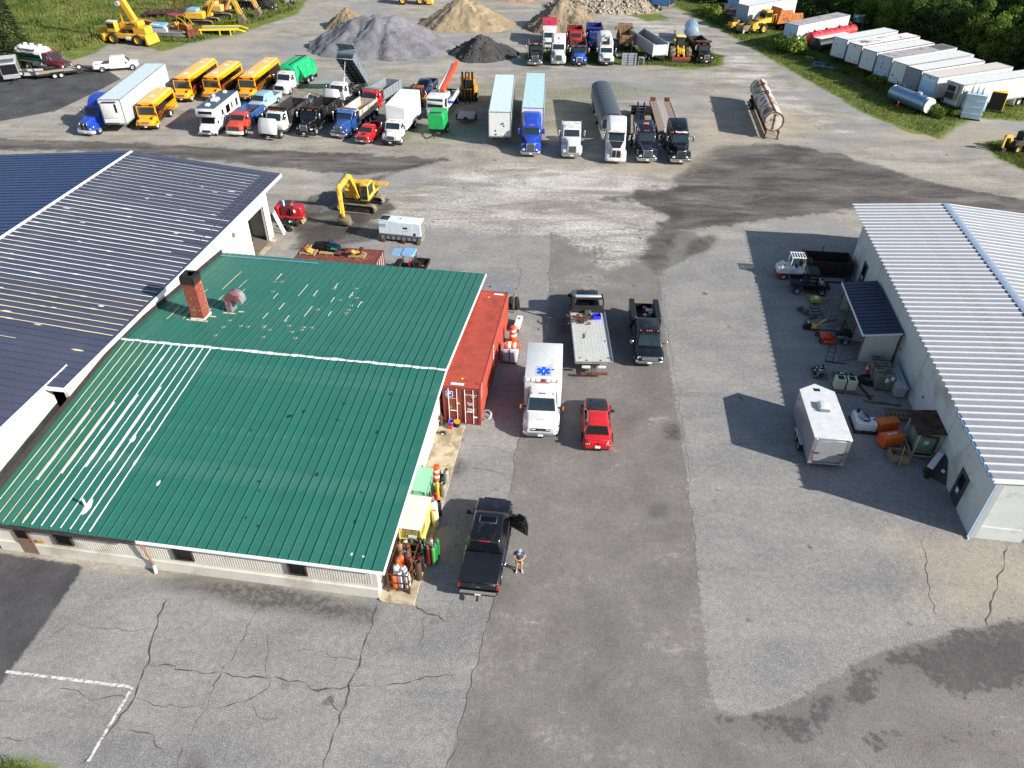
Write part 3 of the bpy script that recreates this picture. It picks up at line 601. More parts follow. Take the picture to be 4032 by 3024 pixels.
for p, q in (((30.66,4.38),(38.15,4.98)),((46.32,4.38),(38.15,4.98))):
    for y in (8.9,43.27): mb.beam((p[0], y, p[1]),(q[0], y, q[1]),.06,.2)
mb.build('gable_trim', FASC)
mb = LB(gar); mb.beam((30.6,9.3,4.36),(30.6,14.6,4.36),.10,.09); mb.build('gutter', SBLUE)
mb = LB(gar); mb.box(30.9,31.015,9.0,9.1,0.1,4.3); mb.cyl((30.92,9.02,.05),(30.92,8.8,.05),.06); mb.build('downpipe', mat('pale_blue_pipe', (172,196,218),.4), None, .02)
mb = LB(gar); mb.box(31.02,31.35,9.0,9.1,.1,4.2); mb.build('corner_trim', LGREY)
mb = LB(gar); mb.box(31.0,46,9.03,9.1,.0,.9); mb.build('plinth', WALLR)
mb = LB(gar); mb.box(33.9,37.6,8.98,9.03,.05,3.5); gd = mb.build('garage_door', FASC, None, .01); mb = LB(gar)
mb.box(34.2,37.3,8.955,8.98,1.75,2.05); mb.build('door_window', DGLASS).parent = gd
def side_door(u0, u1):
    mb = LB(gar); mb.box(30.97,31.019, u0-.08, u1+.08,.03,2.2); d = mb.build('door', mat('charcoal_door', (64,66,72),.5)); 
    mb = LB(gar); mb.box(30.945,30.969,(u0+u1)/2-.28,(u0+u1)/2+.28,1.15,1.95); mb.build('pane', DGLASS).parent = d
    mb = LB(gar); mb.box(30.95,30.969,(u0+u1)/2-.12,(u0+u1)/2+.16,.72,1.02); mb.build('notice', PLATE).parent = d
    mb = LB(gar); mb.cyl((30.90, u1-.08,1.02),(30.969, u1-.08,1.02),.035); mb.build('handle', CHROME).parent = d
side_door(11.3,12.25); side_door(36.2,37.15)
for u in (15.2,21.3,27.4,33.5):
    mb = LB(gar); mb.box(31.0,31.03, u-.02, u+.02,.02,4.3); mb.build('control_joint', LGREY)
for u in (19.6,25.2): 
    mb = LB(gar); mb.box(30.95,31.02, u-.07, u+.07,1.5,1.65); mb.build('outlet_box', GREY)
# ---------------------------------------------------------------- vehicle parts (x forward, front bumper at x = 0, ground at z = 0)
WC = {}
def wheel(t, x, y, r, w, rim=ALU, z=None):
    k = (r, w)
    if k not in WC:
        h = w/2; a = r*.56
        me = MB().lathe([(a, -h*.9),(r*.86,-h),(r*.96,-h*.86),(r, -h*.6),(r, h*.6),(r*.96, h*.86),(r*.86, h),(a, h*.9),(a, -h*.9)], ax='y', n=20).mesh(name='tyre'); me.materials.append(RUBBER)
        rm = MB().lathe([(.001,-h*.55),(r*.16,-h*.6),(r*.2,-h*.35),(r*.42,-h*.3),(r*.48,-h*.75),(a*1.01,-h*.86),(a*1.01, h*.86),(r*.48, h*.75),(r*.42, h*.3),(r*.2, h*.35),(r*.16, h*.6),(.001, h*.55)], ax='y', n=20)
        WC[k] = (me, rm)
    me, rm = WC[k]
    o = link('wheel', me, None, t, (x, y, r if z is None else z)); q = (k, rim.name)
    if q not in WC: WC[q] = rm.mesh(name='rim'); WC[q].materials.append(rim)
    link('rim', WC[q], None, o); return o
def axle(t, x, r=.5, w=.28, half=1.0, dual=False, rim=ALU):
    for s in (-1,1):
        wheel(t, x, s*half, r, w, rim)
        if dual: wheel(t, x, s*(half-w*1.12), r, w, rim)
def part(t, name, m, fn, bev=0., seg=1):
    mb = MB(); fn(mb); return mb.build(name, m, t, bev, seg)
def bx(t, name, m, x0, x1, y0, y1, z0, z1, bev=0., tx=0, ty=0, seg=1):
    return MB().box(min(x0, x1), max(x0, x1), y0, y1, z0, z1, tx, ty).build(name, m, t, bev, seg)
def pane(t, name, m, a, b, c, d, th=.012, off=.004): return MB().quad(a, b, c, d, th, off).build(name, m, t)
def sides(fn):
    for s in (-1,1): fn(s)
def rr(x0, x1, hy, z, r=.1, k=3):
    'rounded rectangle seen from above'
    out = []
    for cx, cy, a in ((x1-r, hy-r, 0),(x0+r, hy-r, 90),(x0+r, -hy+r, 180),(x1-r, -hy+r, 270)):
        out += [(cx+r*math.cos(R(a+90*i/k)), cy+r*math.sin(R(a+90*i/k)), z) for i in range(k+1)]
    return out
def place(name, label, cat, front, h, group=None, z=0):
    return thing(name, label, cat, (front[0], front[1], z), h, group)
def heavy_cab(t, col, hood=2.0, gw=.5, cw=1.12, zf=1.74, zc=1.95, zr=2.86, cabl=1.5, grille='bars', bumper=CHROME, sleeper=None, stacks=0, visor=None, old=False, tilt=False, fender=None, surround=CHROME, tank=True, wr=.51, wx=-1.25, rim=ALU, mirror=CHROME, lights=True, glass=TGLASS, roofm=None, blackhood=False, slant=.42):
    fender = fender or col; roofm = roofm or col
    x0 = -hood; x1 = x0-slant; x2 = x0-cabl; zb = .78
    # bonnet
    mb = MB(); mb.loft([ring(-.13, gw, gw*.92,.72, zf-.1,.12), ring(-.22, gw+.02, gw*.94,.7, zf, .14), ring(-hood*.55, gw+.12, gw+.06,.75, zf+(zc-zf)*.6,.16), ring(x0+.02, cw*.84, cw*.8, zb, zc, .14)])
    if tilt:
        M = Matrix.Translation((-.25,0,.85)) @ Matrix.Rotation(R(68),4, 'Y') @ Matrix.Translation((.25,0,-.85)); mb = MB()
        n_ = 9; sh = []
        for x, w_, z1 in ((-.15,1.08,1.35),(-.45,1.16,1.52),(-1.1,1.18,1.66),(-hood, .98, zc)):
            sh.append([(x, w_*math.copysign(abs(math.cos(a))**.55, math.cos(a)),.95+(z1-.95)*abs(math.sin(a))**.6) for a in [math.pi*i/n_ for i in range(n_+1)]])
        mb.loft(sh, cap=False, closed=False); inn = [[(p[0], p[1]*.94, p[2]-.05) for p in r_] for r_ in sh]; mb.loft(inn, cap=False, closed=False)
        mb.v = [tuple(M @ Vector(p)) for p in mb.v]; mb.build('bonnet', col, t)
        MB().loft([ring(-.45,.38,.34,.8,1.35,.08), ring(-hood*.9,.45,.42,.8,1.6,.1)]).build('engine', FRAME, t, .02)
        bx(t, 'radiator', FRAME, -.3,-.42,-.48,.48,.8,1.5)
    else:
        mb.build('bonnet', col, t)
        if blackhood: pane(t, 'bonnet_panel', MBLK, (-.35,-gw*.8, zf+.03),(-.35, gw*.8, zf+.03),(x0+.1, cw*.72, zc+.0),(x0+.1,-cw*.72, zc+.0),.02,.03)
        def gr(mb):
            for i in range(9): mb.box(-.135,-.10,-gw*.82+i*gw*1.64/8-.012,-gw*.82+i*gw*1.64/8+.012,.82, zf-.2)
        bx(t, 'grille', FRAME, -.14,-.115,-gw*.86, gw*.86,.8, zf-.17)
        if grille == 'bars': part(t, 'grille_bars', ALU, gr)
        mb = MB(); g = gw*.9
        mb.box(-.16,-.09,-g-.04,-g+.03,.76, zf-.12); mb.box(-.16,-.09, g-.03, g+.04,.76, zf-.12); mb.box(-.16,-.09,-g-.04, g+.04, zf-.19, zf-.09)
        if grille == 'split': mb.box(-.15,-.085,-.05,.05,.8, zf-.15)
        mb.build('grille_surround', surround, t, .012)
    # wings
    for s in (-1,1):
        mb = MB(); y0, y1 = s*(gw+.02), s*(cw+.06)
        if not tilt:
            if not old: mb.loft([[(x, y0,.75),(x, y1*k, .75),(x, y1*k, z-.1),(x, y1*k*.97, z),(x, y0, z+.12)] for x, k, z in ((-.2,.86,1.08),(-.45,.96,1.2),(-.75,1., 1.26),(wx, 1., 1.28))])
            mb.lathe([(wr+.09, y0),(wr+.15, y0),(wr+.15, y1),(wr+.09, y1),(wr+.09, y0)], (wx, 0, wr+.06), 'y', 12, R(-12), R(178))
            mb.build('wing', fender, t, .01)
            if old: bx(t, 'headlight', LIGHTW, -.32,-.22, min(s*.72, s*.98), max(s*.72, s*.98),.92,1.1,.03); bx(t, 'lamp_bracket', fender, -.6,-.325, min(s*.6, s*1.0), max(s*.6, s*1.0),.85,1.14,.04)
            else: pane(t, 'headlight', LIGHTW, (-.19, s*(gw+.1),.82),(-.22, s*cw*.88,.82),(-.26, s*cw*.9,1.04),(-.21, s*(gw+.1),1.04),.02,.0 if s > 0 else -.02)
    # cab
    roofz = zr
    MB().loft([ring(x0+.03, cw*.95, cw*.9, zb, zc, .08), ring(x1, cw, cw*.93,.72, zr-.13,.14), ring(x1-.2, cw, cw*.92,.72, zr, .16), ring(x2, cw, cw*.92,.72, zr, .16)]).build('cab', roofm if roofm is not col else col, t)
    f = lambda k, y: (x0+.03+(x1-x0-.03)*k, y, zc+(zr-.13-zc)*k)
    pane(t, 'windscreen', glass, f(.06,-cw*.8), f(.06, cw*.8), f(.9, cw*.76), f(.9,-cw*.76),.012,.012)
    sy = lambda z: cw-(cw*.07)*(z-.72)/(zr-.9)
    for s in (-1,1):
        a, b = (x1-.06, x2+.32); za, zt = zc+.06, zr-.28
        pts = [(a+.22, s*sy(za), za),(b, s*sy(za), za),(b, s*sy(zt), zt),(a, s*sy(zt), zt)]
        pane(t, 'side_window', GLASS, *(pts if s < 0 else pts[::-1]),.01,.008)
        d = MB(); d.box(x2+.22, x1+.1, s*(cw+.004)-.008, s*(cw+.004)+.008,.95,1.0); d.box(x2+.26, x2+.4, s*(cw+.03)-.02, s*(cw+.03)+.02, zc-.12, zc-.08); d.build('door_trim', MBLK if col is WHITE else CHROME, t)
        mx = x0-.12; my = s*(cw+.34)
        m = MB(); m.beam((mx-.1, s*cw*.97, zc+.15),(mx, my, zc+.12),.03); m.beam((mx-.1, s*cw*.93, zr-.3),(mx, my, zc+.72),.03); m.build('mirror_arm', MBLK, t)
        bx(t, 'mirror', mirror, mx-.06, mx+.04, my-.09, my+.09, zc+.1, zc+.72,.03)
        bx(t, 'step', ALU, x2+.2, x1+.1, min(s*.85, s*1.14), max(s*.85, s*1.14),.45,.52)
        if tank: MB().cyl((x2+.35, s*.86,.78),(x2-.75, s*.86,.78),.3, n=16).build('fuel_tank', ALU if col is not BLACK else CHROME, t, .03)
    if lights:
        for i, y in enumerate((-.75,-.2,0,.2,.75)): bx(t, 'marker_light', LIGHTA, x1-.22, x1-.12, y*cw-.05, y*cw+.05, zr-.02, zr+.06,.015)
    if visor: pane(t, 'sun_visor', visor, (x1+.22,-cw*.86, zr-.3),(x1+.22, cw*.86, zr-.3),(x1-.1, cw*.84, zr-.06),(x1-.1,-cw*.84, zr-.06),.02,.03)
    # bumper, plate
    MB().prism([(.0,-cw*.82),(.0, cw*.82),(-.2, cw*1.04),(-.42, cw*1.06),(-.42, cw*.98),(-.24, cw*.9),(-.24,-cw*.9),(-.42,-cw*.98),(-.42,-cw*1.06),(-.2,-cw*1.04)], .38,.74, 'z').build('bumper', bumper, t, .025)
    bx(t, 'number_plate', PLATE, .0,.012,-.16,.16,.45,.6)
    for k in range(stacks):
        s = 1 if k == 0 else -1
        MB().cyl((x2-.1, s*(cw-.02),.9),(x2-.1, s*(cw-.02), zr+.45),.08, n=12).cyl((x2-.1, s*(cw-.02),.95),(x2-.1, s*(cw-.02),2.0),.13, n=12).build('exhaust_stack', CHROME, t)
    end = x2
    if sleeper:
        sh, slen = sleeper; end = x2-slen
        MB().loft([ring(x2+.01, cw, cw*.93,.75, zr, .16), ring(x2-.1, cw*1.04, cw*.98,.75, zr+.05,.16), ring(end, cw*1.04, cw*.98,.75, sh-.05,.16)]).build('sleeper', roofm, t)
        MB().loft([ring(x1-.3, cw*.7, cw*.62, zr-.06, zr+.04,.03), ring(x1-.75, cw*.86, cw*.78, zr-.06, zr+(sh-zr)*.55,.2), ring(x2-.25, cw*.96, cw*.88, zr-.06, sh-.12,.25), ring(end, cw*1.02, cw*.93, zr-.06, sh, .25)]).build('roof_fairing', roofm, t)
        for s in (-1,1):
            pts = [(x2-.2, s*cw*1.045,1.9),(x2-.75, s*cw*1.045,1.9),(x2-.75, s*cw*1.03,2.4),(x2-.2, s*cw*1.03,2.4)]
            pane(t, 'sleeper_window', GLASS, *(pts if s < 0 else pts[::-1]),.012,.01)
            bx(t, 'side_skirt', roofm, end, x2-.05, min(s*1.02, s*1.1), max(s*1.02, s*1.1),.4,1.0,.03)
    axle(t, wx, wr, .28,1.0, False, rim)
    return end
def frame(t, L, end, axles, wr=.5, rim=ALU, fifth=False, flaps=True):
    mb = MB()
    for s in (-1,1): mb.box(-L+.1,-.45, s*.42-.05, s*.42+.05,.72,.98)
    mb.box(-L+.1,-L+.25,-.9,.9,.78,.92); mb.build('chassis', FRAME, t)
    for x in axles: axle(t, x, wr, .26,1.06, True, rim)
    if fifth: MB().lathe([(.001,.0),(.5,.0),(.5,.06),(.001,.08)], (axles[0]-.4,0,1.08), n=16).build('fifth_wheel', FRAME, t)
    if flaps:
        for s in (-1,1): bx(t, 'mudflap', MBLK, -L+.12,-L+.15, min(s*.65, s*1.25), max(s*.65, s*1.25),.2,.85)
def dump_body(t, x0, x1, m, z0=1.15, h=1.35, hw=1.22, tilt=0., shield=True, ribs=7, inner=None, front_up=.35, tarp=None):
    'open tipper body between x0 (front) and x1 (rear)'
    th = .08; parts = []
    mb = MB(); mb.box(x1, x0,-hw, hw, z0, z0+th); mb.box(x1, x0, hw-th, hw, z0+th, z0+h); mb.box(x1, x0,-hw, -hw+th, z0+th, z0+h); mb.box(x0-th, x0,-hw+th, hw-th, z0+th, z0+h+front_up)
    parts.append(('body', mb, m))
    mb = MB(); mb.box(x1-.0, x1+th, -hw+th, hw-th, z0+th, z0+h-.1); parts.append(('tailgate', mb, m))
    for i in range(ribs):
        for s in (-1,1):
            mb = MB(); x = x1+.12+(x0-x1-.24)*i/(ribs-1); mb.box(x-.05, x+.05, min(s*hw, s*(hw+.07)), max(s*hw, s*(hw+.07)), z0-.05, z0+h-.1); parts.append(('side_rib', mb, m))
    mb = MB()
    for s in (-1,1): mb.box(x1-.03, x0+.02, min(s*(hw-.1), s*(hw+.07)), max(s*(hw-.1), s*(hw+.07)), z0+h-.1, z0+h+.02)
    parts.append(('top_rail', mb, m))
    if shield: mb = MB(); mb.box(x0, x0+1.0,-hw, hw, z0+h+front_up-.06, z0+h+front_up); mb.box(x0+.95, x0+1.0,-hw, hw, z0+h+front_up-.12, z0+h+front_up+.16); parts.append(('cab_shield', mb, m))
    if tarp: mb = MB(); mb.cyl((x0+.3,-hw, z0+h+front_up+.1),(x0+.3, hw, z0+h+front_up+.1),.12, n=10); parts.append(('tarp_roll', mb, tarp))
    mb = MB()
    for s in (-1,1): mb.box(x1+.1, x0-.1, s*.42-.06, s*.42+.06, z0-.16, z0)
    for i in range(8):
        x = x1+.3+(x0-x1-.6)*i/7; mb.box(x-.04, x+.04,-hw+.05, hw-.05, z0-.1, z0-.002)
    parts.append(('sub_frame', mb, FRAME))
    if inner: mb = MB(); mb.box(x1+th, x0-th, -hw+th+.005, hw-th-.005, z0+th+.002, z0+th+.03); parts.append(('bed_lining', mb, inner))
    if tilt:
        M = Matrix.Translation((x1+.3,0, z0)) @ Matrix.Rotation(-tilt, 4, 'Y') @ Matrix.Translation((-x1-.3,0,-z0))
        for _, b, _m in parts: b.v = [tuple(M @ Vector(p)) for p in b.v]
        p = M @ Vector((x0-.3,0, z0)); MB().cyl((x0-.2,0,1.0),(x0-.2+(p.x-x0+.2)*.5,0,1.0+(p.z-1)*.5),.11, n=10).build('hoist_cylinder', WHITE, t); MB().cyl((x0-.2,0,1.0), p, .07, n=10).build('hoist_ram', CHROME, t)
    for nm, b, mm in parts: b.build(nm, mm, t, .012 if nm in ('body', 'cab_shield') else 0)
def box_trailer(name, label, front, h, L=14.6, W=2.6, H=4.05, zf=1.2, side=WHITE, roofm=None, face=None, group=None, axles=(1.2,2.5), marks=0, doors=False, gear=True, roofribs=0, seed=1, trim=None, vent=False, wheels=True, sideribs=0):
    'closed van trailer; front = ground point under the middle of the end that faces the camera, body runs back from it'
    t = thing(name, label, 'trailer', front, h, group); hw = W/2; r_ = random.Random(seed); roofm = roofm or side; trim = trim or DALU
    bx(t, 'box_wall', side, -L, -.02,-hw, hw, zf, H-.06,.015)
    if roofribs:
        mb = MB(); n = roofribs
        for i in range(n):
            a, b = -L+.05+(L-.1)*i/n, -L+.05+(L-.1)*(i+1)/n; mb.add([(a, -hw+.06, H-.055),((a+b)/2,-hw+.06, H-.0),(b, -hw+.06, H-.055),(a, hw-.06, H-.055),((a+b)/2, hw-.06, H-.0),(b, hw-.06, H-.055)], [(0,1,4,3),(1,2,5,4)])
        mb.build('roof', roofm, t)
    else: bx(t, 'roof', roofm, -L+.05,-.06,-hw+.06, hw-.06, H-.059, H-.03)
    mb = MB()
    for s in (-1,1): mb.box(-L-.005,.0, s*(hw-.02)-.035, s*(hw-.02)+.035, H-.1, H-.01); mb.box(-L-.005,.0, s*(hw-.005)-.03, s*(hw-.005)+.03, zf-.08, zf+.1)
    for x in (-.02,-L+.01): mb.box(x-.03, x+.025,-hw-.005, hw+.005, H-.11, H-.012); mb.box(x-.03, x+.025,-hw-.005, hw+.005, zf-.07, zf+.09)
    for s in (-1,1): mb.box(-.045,.008, s*(hw-.03)-.045, s*(hw-.03)+.045, zf, H-.1)
    mb.build('edge_trim', trim, t)
    if sideribs:
        for s in (-1,1):
            mb = MB()
            for i in range(sideribs): x = -.4-(L-.8)*i/(sideribs-1); mb.box(x-.04, x+.04, min(s*hw, s*(hw+.03)), max(s*hw, s*(hw+.03)), zf+.1, H-.1)
            mb.build('side_posts', side, t)
    if face: bx(t, 'end_panel', face, -.019,.004,-hw+.08, hw-.08, zf+.1, H-.12)
    xf = .012
    if doors:
        for y0, y1 in ((-hw+.09,-.015),(.015, hw-.09)): bx(t, 'door', face or side, -.018,.02, y0, y1, zf+.12, H-.14,.01)
        for y in (-.75,-.35,.35,.75): MB().cyl((.05, y, zf+.1),(.05, y, H-.15),.018, n=6).build('lock_rod', ALU, t)
        xf = .035
    for k in range(marks):
        y, z, a, b = r_.uniform(-hw+.3, hw-.5), zf+.15+r_.random()**2*1.5, r_.uniform(.08,.22), r_.uniform(.08,.25)
        bx(t, 'placard', r_.choice((MBLK, GREY, PLATE, MBLK)), xf-.03, xf, y, y+a, z, z+b)
    if vent: MB().cyl((.0,0, H-.35),(.03,0, H-.35),.1, n=12).build('vent', MBLK, t)
    mb = MB()
    for s in (-1,1): mb.box(-L+.3,-.5, s*.5-.06, s*.5+.06, zf-.3, zf-.081)
    mb.build('under_frame', FRAME, t)
    if gear:
        for s in (-1,1):
            mb = MB(); mb.box(-2.75,-2.6, s*.85-.07, s*.85+.07,.05, zf-.081); mb.box(-2.85,-2.5, s*.85-.15, s*.85+.15,0,.05); mb.build('landing_leg', STEEL, t)
    if wheels:
        for a in axles: axle(t, -L+a, .5,.26,1.1, True, RIMW)
        for s in (-1,1): bx(t, 'mudflap', MBLK, -L+.32,-L+.35, min(s*.75, s*1.28), max(s*.75, s*1.28),.2,.9)
    return t
def pickup(t, col, L=6.1, W=2.0, H=1.92, crew=True, cover=None, glass=GLASS, chrome=CHROME, bed=True, z0=.48, wr=.4, rim=ALU, bedm=MBLK, doorgap=None, cab_len=None, boxy=0., grille=MBLK, dually=False, roofm=None, markers=False, noseleft=None):
    hw = W/2; ws = -1.32; xc = ws-(cab_len or (2.75 if crew else 1.55)); zb = 1.18; zh = 1.12; roofm = roofm or col
    MB().loft([ring(-.06, hw*.82, hw*.8, z0+.08,.92+boxy, .05), ring(-.14, hw*.93, hw*.9, z0+.02,1.02+boxy, .08), ring(-.5, hw*.99, hw*.94, z0-.04,1.1+boxy*.6,.12), ring(ws+.25, hw, hw*.95, z0-.06, zb, .12), ring(ws-.3, hw, hw*.97, z0-.06, zb, .06), ring(xc, hw, hw*.97, z0-.06, zb, .06)]).build('body', col, t)
    ft, rt = ws-.62, xc+.22
    if crew is False: rt = xc+.1
    MB().loft([rr(xc+.02, ws+.12, hw*.94, zb-.03,.12), rr(rt-.06, ft+.12, hw*.8, H-.12,.16), rr(rt, ft, hw*.77, H-.04,.18), rr(rt+.12, ft-.14, hw*.68, H, .16)]).build('cab_roof', roofm, t)
    A = lambda x, y, z: (x, y, z)
    k0, k1 = .1,.9
    fx = lambda k: ws+.12+(ft+.12-ws-.12)*k; fz = lambda k: zb-.03+(H-.12-zb+.03)*k; fy = lambda k: hw*(.94-.14*k); bxx = lambda k: xc+.02+(rt-.06-xc-.02)*k
    pane(t, 'windscreen', glass, (fx(k0),-fy(k0)+.12, fz(k0)),(fx(k0), fy(k0)-.12, fz(k0)),(fx(k1), fy(k1)-.12, fz(k1)),(fx(k1),-fy(k1)+.12, fz(k1)),.012,.014)
    pane(t, 'rear_window', GLASS, (bxx(k0), fy(k0)-.14, fz(k0)),(bxx(k0),-fy(k0)+.14, fz(k0)),(bxx(k1),-fy(k1)+.14, fz(k1)),(bxx(k1), fy(k1)-.14, fz(k1)),.012,.014)
    nwin = 2 if crew else 1; xa, xb = ft-.02, rt+.12
    for s in (-1,1):
        for i in range(nwin):
            a = xa+(xb-xa)*i/nwin-(.05 if i else 0); b = xa+(xb-xa)*(i+1)/nwin+.05; aa = a+(.34 if i == 0 else 0)
            pts = [(aa, s*fy(.12), fz(.12)),(b, s*fy(.12), fz(.12)),(b, s*fy(.86), fz(.86)),(a, s*fy(.86), fz(.86))]
            pane(t, 'side_window', GLASS, *(pts if s < 0 else pts[::-1]),.01,.012)
            MB().box(b+.12, b+.34, min(s*hw, s*(hw+.02)), max(s*hw, s*(hw+.02)),.98,1.02).build('door_handle', chrome, t)
        mx, my = ws-.22, s*(hw+.22)
        MB().beam((mx-.05, s*hw*.93,1.22),(mx, my, 1.26),.05).build('mirror_arm', MBLK, t); bx(t, 'mirror', chrome, mx-.06, mx+.06, my-.11, my+.11,1.18,1.46,.03)
        bx(t, 'headlight', LIGHTW, -.13,-.07, min(s*hw*.6, s*hw*.88), max(s*hw*.6, s*hw*.88),.74+boxy, .96+boxy, .02)
        for x in (-.98,-L+1.25):
            MB().lathe([(wr+.04, s*(hw-.05)),(wr+.09, s*(hw-.05)),(wr+.09, s*(hw+.03)),(wr+.04, s*(hw+.03)),(wr+.04, s*(hw-.05))], (x, 0, wr+.02), 'y', 10, R(5), R(175)).build('wheel_arch', col if not dually else MBLK, t)
    bx(t, 'grille', grille, -.09,-.05,-hw*.56, hw*.56,.68+boxy, .98+boxy, .01)
    mb = MB(); mb.box(-.07,-.035,-hw*.58, hw*.58,.96+boxy, 1.0+boxy); mb.box(-.07,-.035,-hw*.58, hw*.58,.8+boxy, .84+boxy); mb.build('grille_bar', chrome, t)
    MB().prism([(.02,-hw*.75),(.02, hw*.75),(-.12, hw*.98),(-.32, hw),(-.32,-hw),(-.12,-hw*.98)], z0, z0+.22, 'z').build('front_bumper', chrome, t, .03)
    bx(t, 'number_plate', PLATE, .02,.03,-.16,.16, z0+.04, z0+.18)
    if markers:
        for y in (-.62,-.15,0,.15,.62): bx(t, 'marker_light', LIGHTA, ft-.14, ft-.06, y-.04, y+.04, H-.03, H+.03,.01)
    axle(t, -.98, wr, .27, hw-.1, False, rim)
    if bed:
        x0, x1 = xc-.04,-L+.12; mb = MB()
        mb.box(x1, x0,-hw+.1, hw-.1, z0+.2, z0+.26); mb.box(x0-.06, x0,-hw+.04, hw-.04, z0+.26, zb)
        for s in (-1,1): mb.loft([[(x1, s*(hw-.14), z0+.1),(x1, s*(hw-.02), z0),(x1, s*(hw),.9),(x1, s*(hw-.03), zb),(x1, s*(hw-.14), zb)], [(x0, s*(hw-.14), z0+.1),(x0, s*(hw-.02), z0),(x0, s*(hw),.9),(x0, s*(hw-.03), zb),(x0, s*(hw-.14), zb)]])
        mb.build('bed', col, t, .01)
        bx(t, 'bed_floor', bedm, x1+.05, x0-.07,-hw+.15, hw-.15, z0+.262, z0+.29)
        bx(t, 'tailgate', col, x1-.05, x1+.03,-hw+.16, hw-.16, z0+.1, zb, .02)
        for s in (-1,1): bx(t, 'tail_light', LIGHTR, x1-.03, x1+.1, min(s*(hw-.14), s*(hw+.01)), max(s*(hw-.14), s*(hw+.01)),.78,1.1,.02)
        MB().prism([(x1-.08,-hw*.97),(x1-.24,-hw*.8),(x1-.24, hw*.8),(x1-.08, hw*.97),(x1+.1, hw),(x1+.1,-hw)], z0+.0, z0+.18, 'z').build('rear_bumper', chrome, t, .02)
        bx(t, 'number_plate', PLATE, x1-.26, x1-.245,-.16,.16, z0+.04, z0+.17)
        if cover: bx(t, 'bed_cover', cover, x1+.0, x0-.02,-hw+.06, hw-.06, zb, zb+.045,.02)
        axle(t, -L+1.25, wr, .27, hw-.1, False, rim)
    return xc, zb
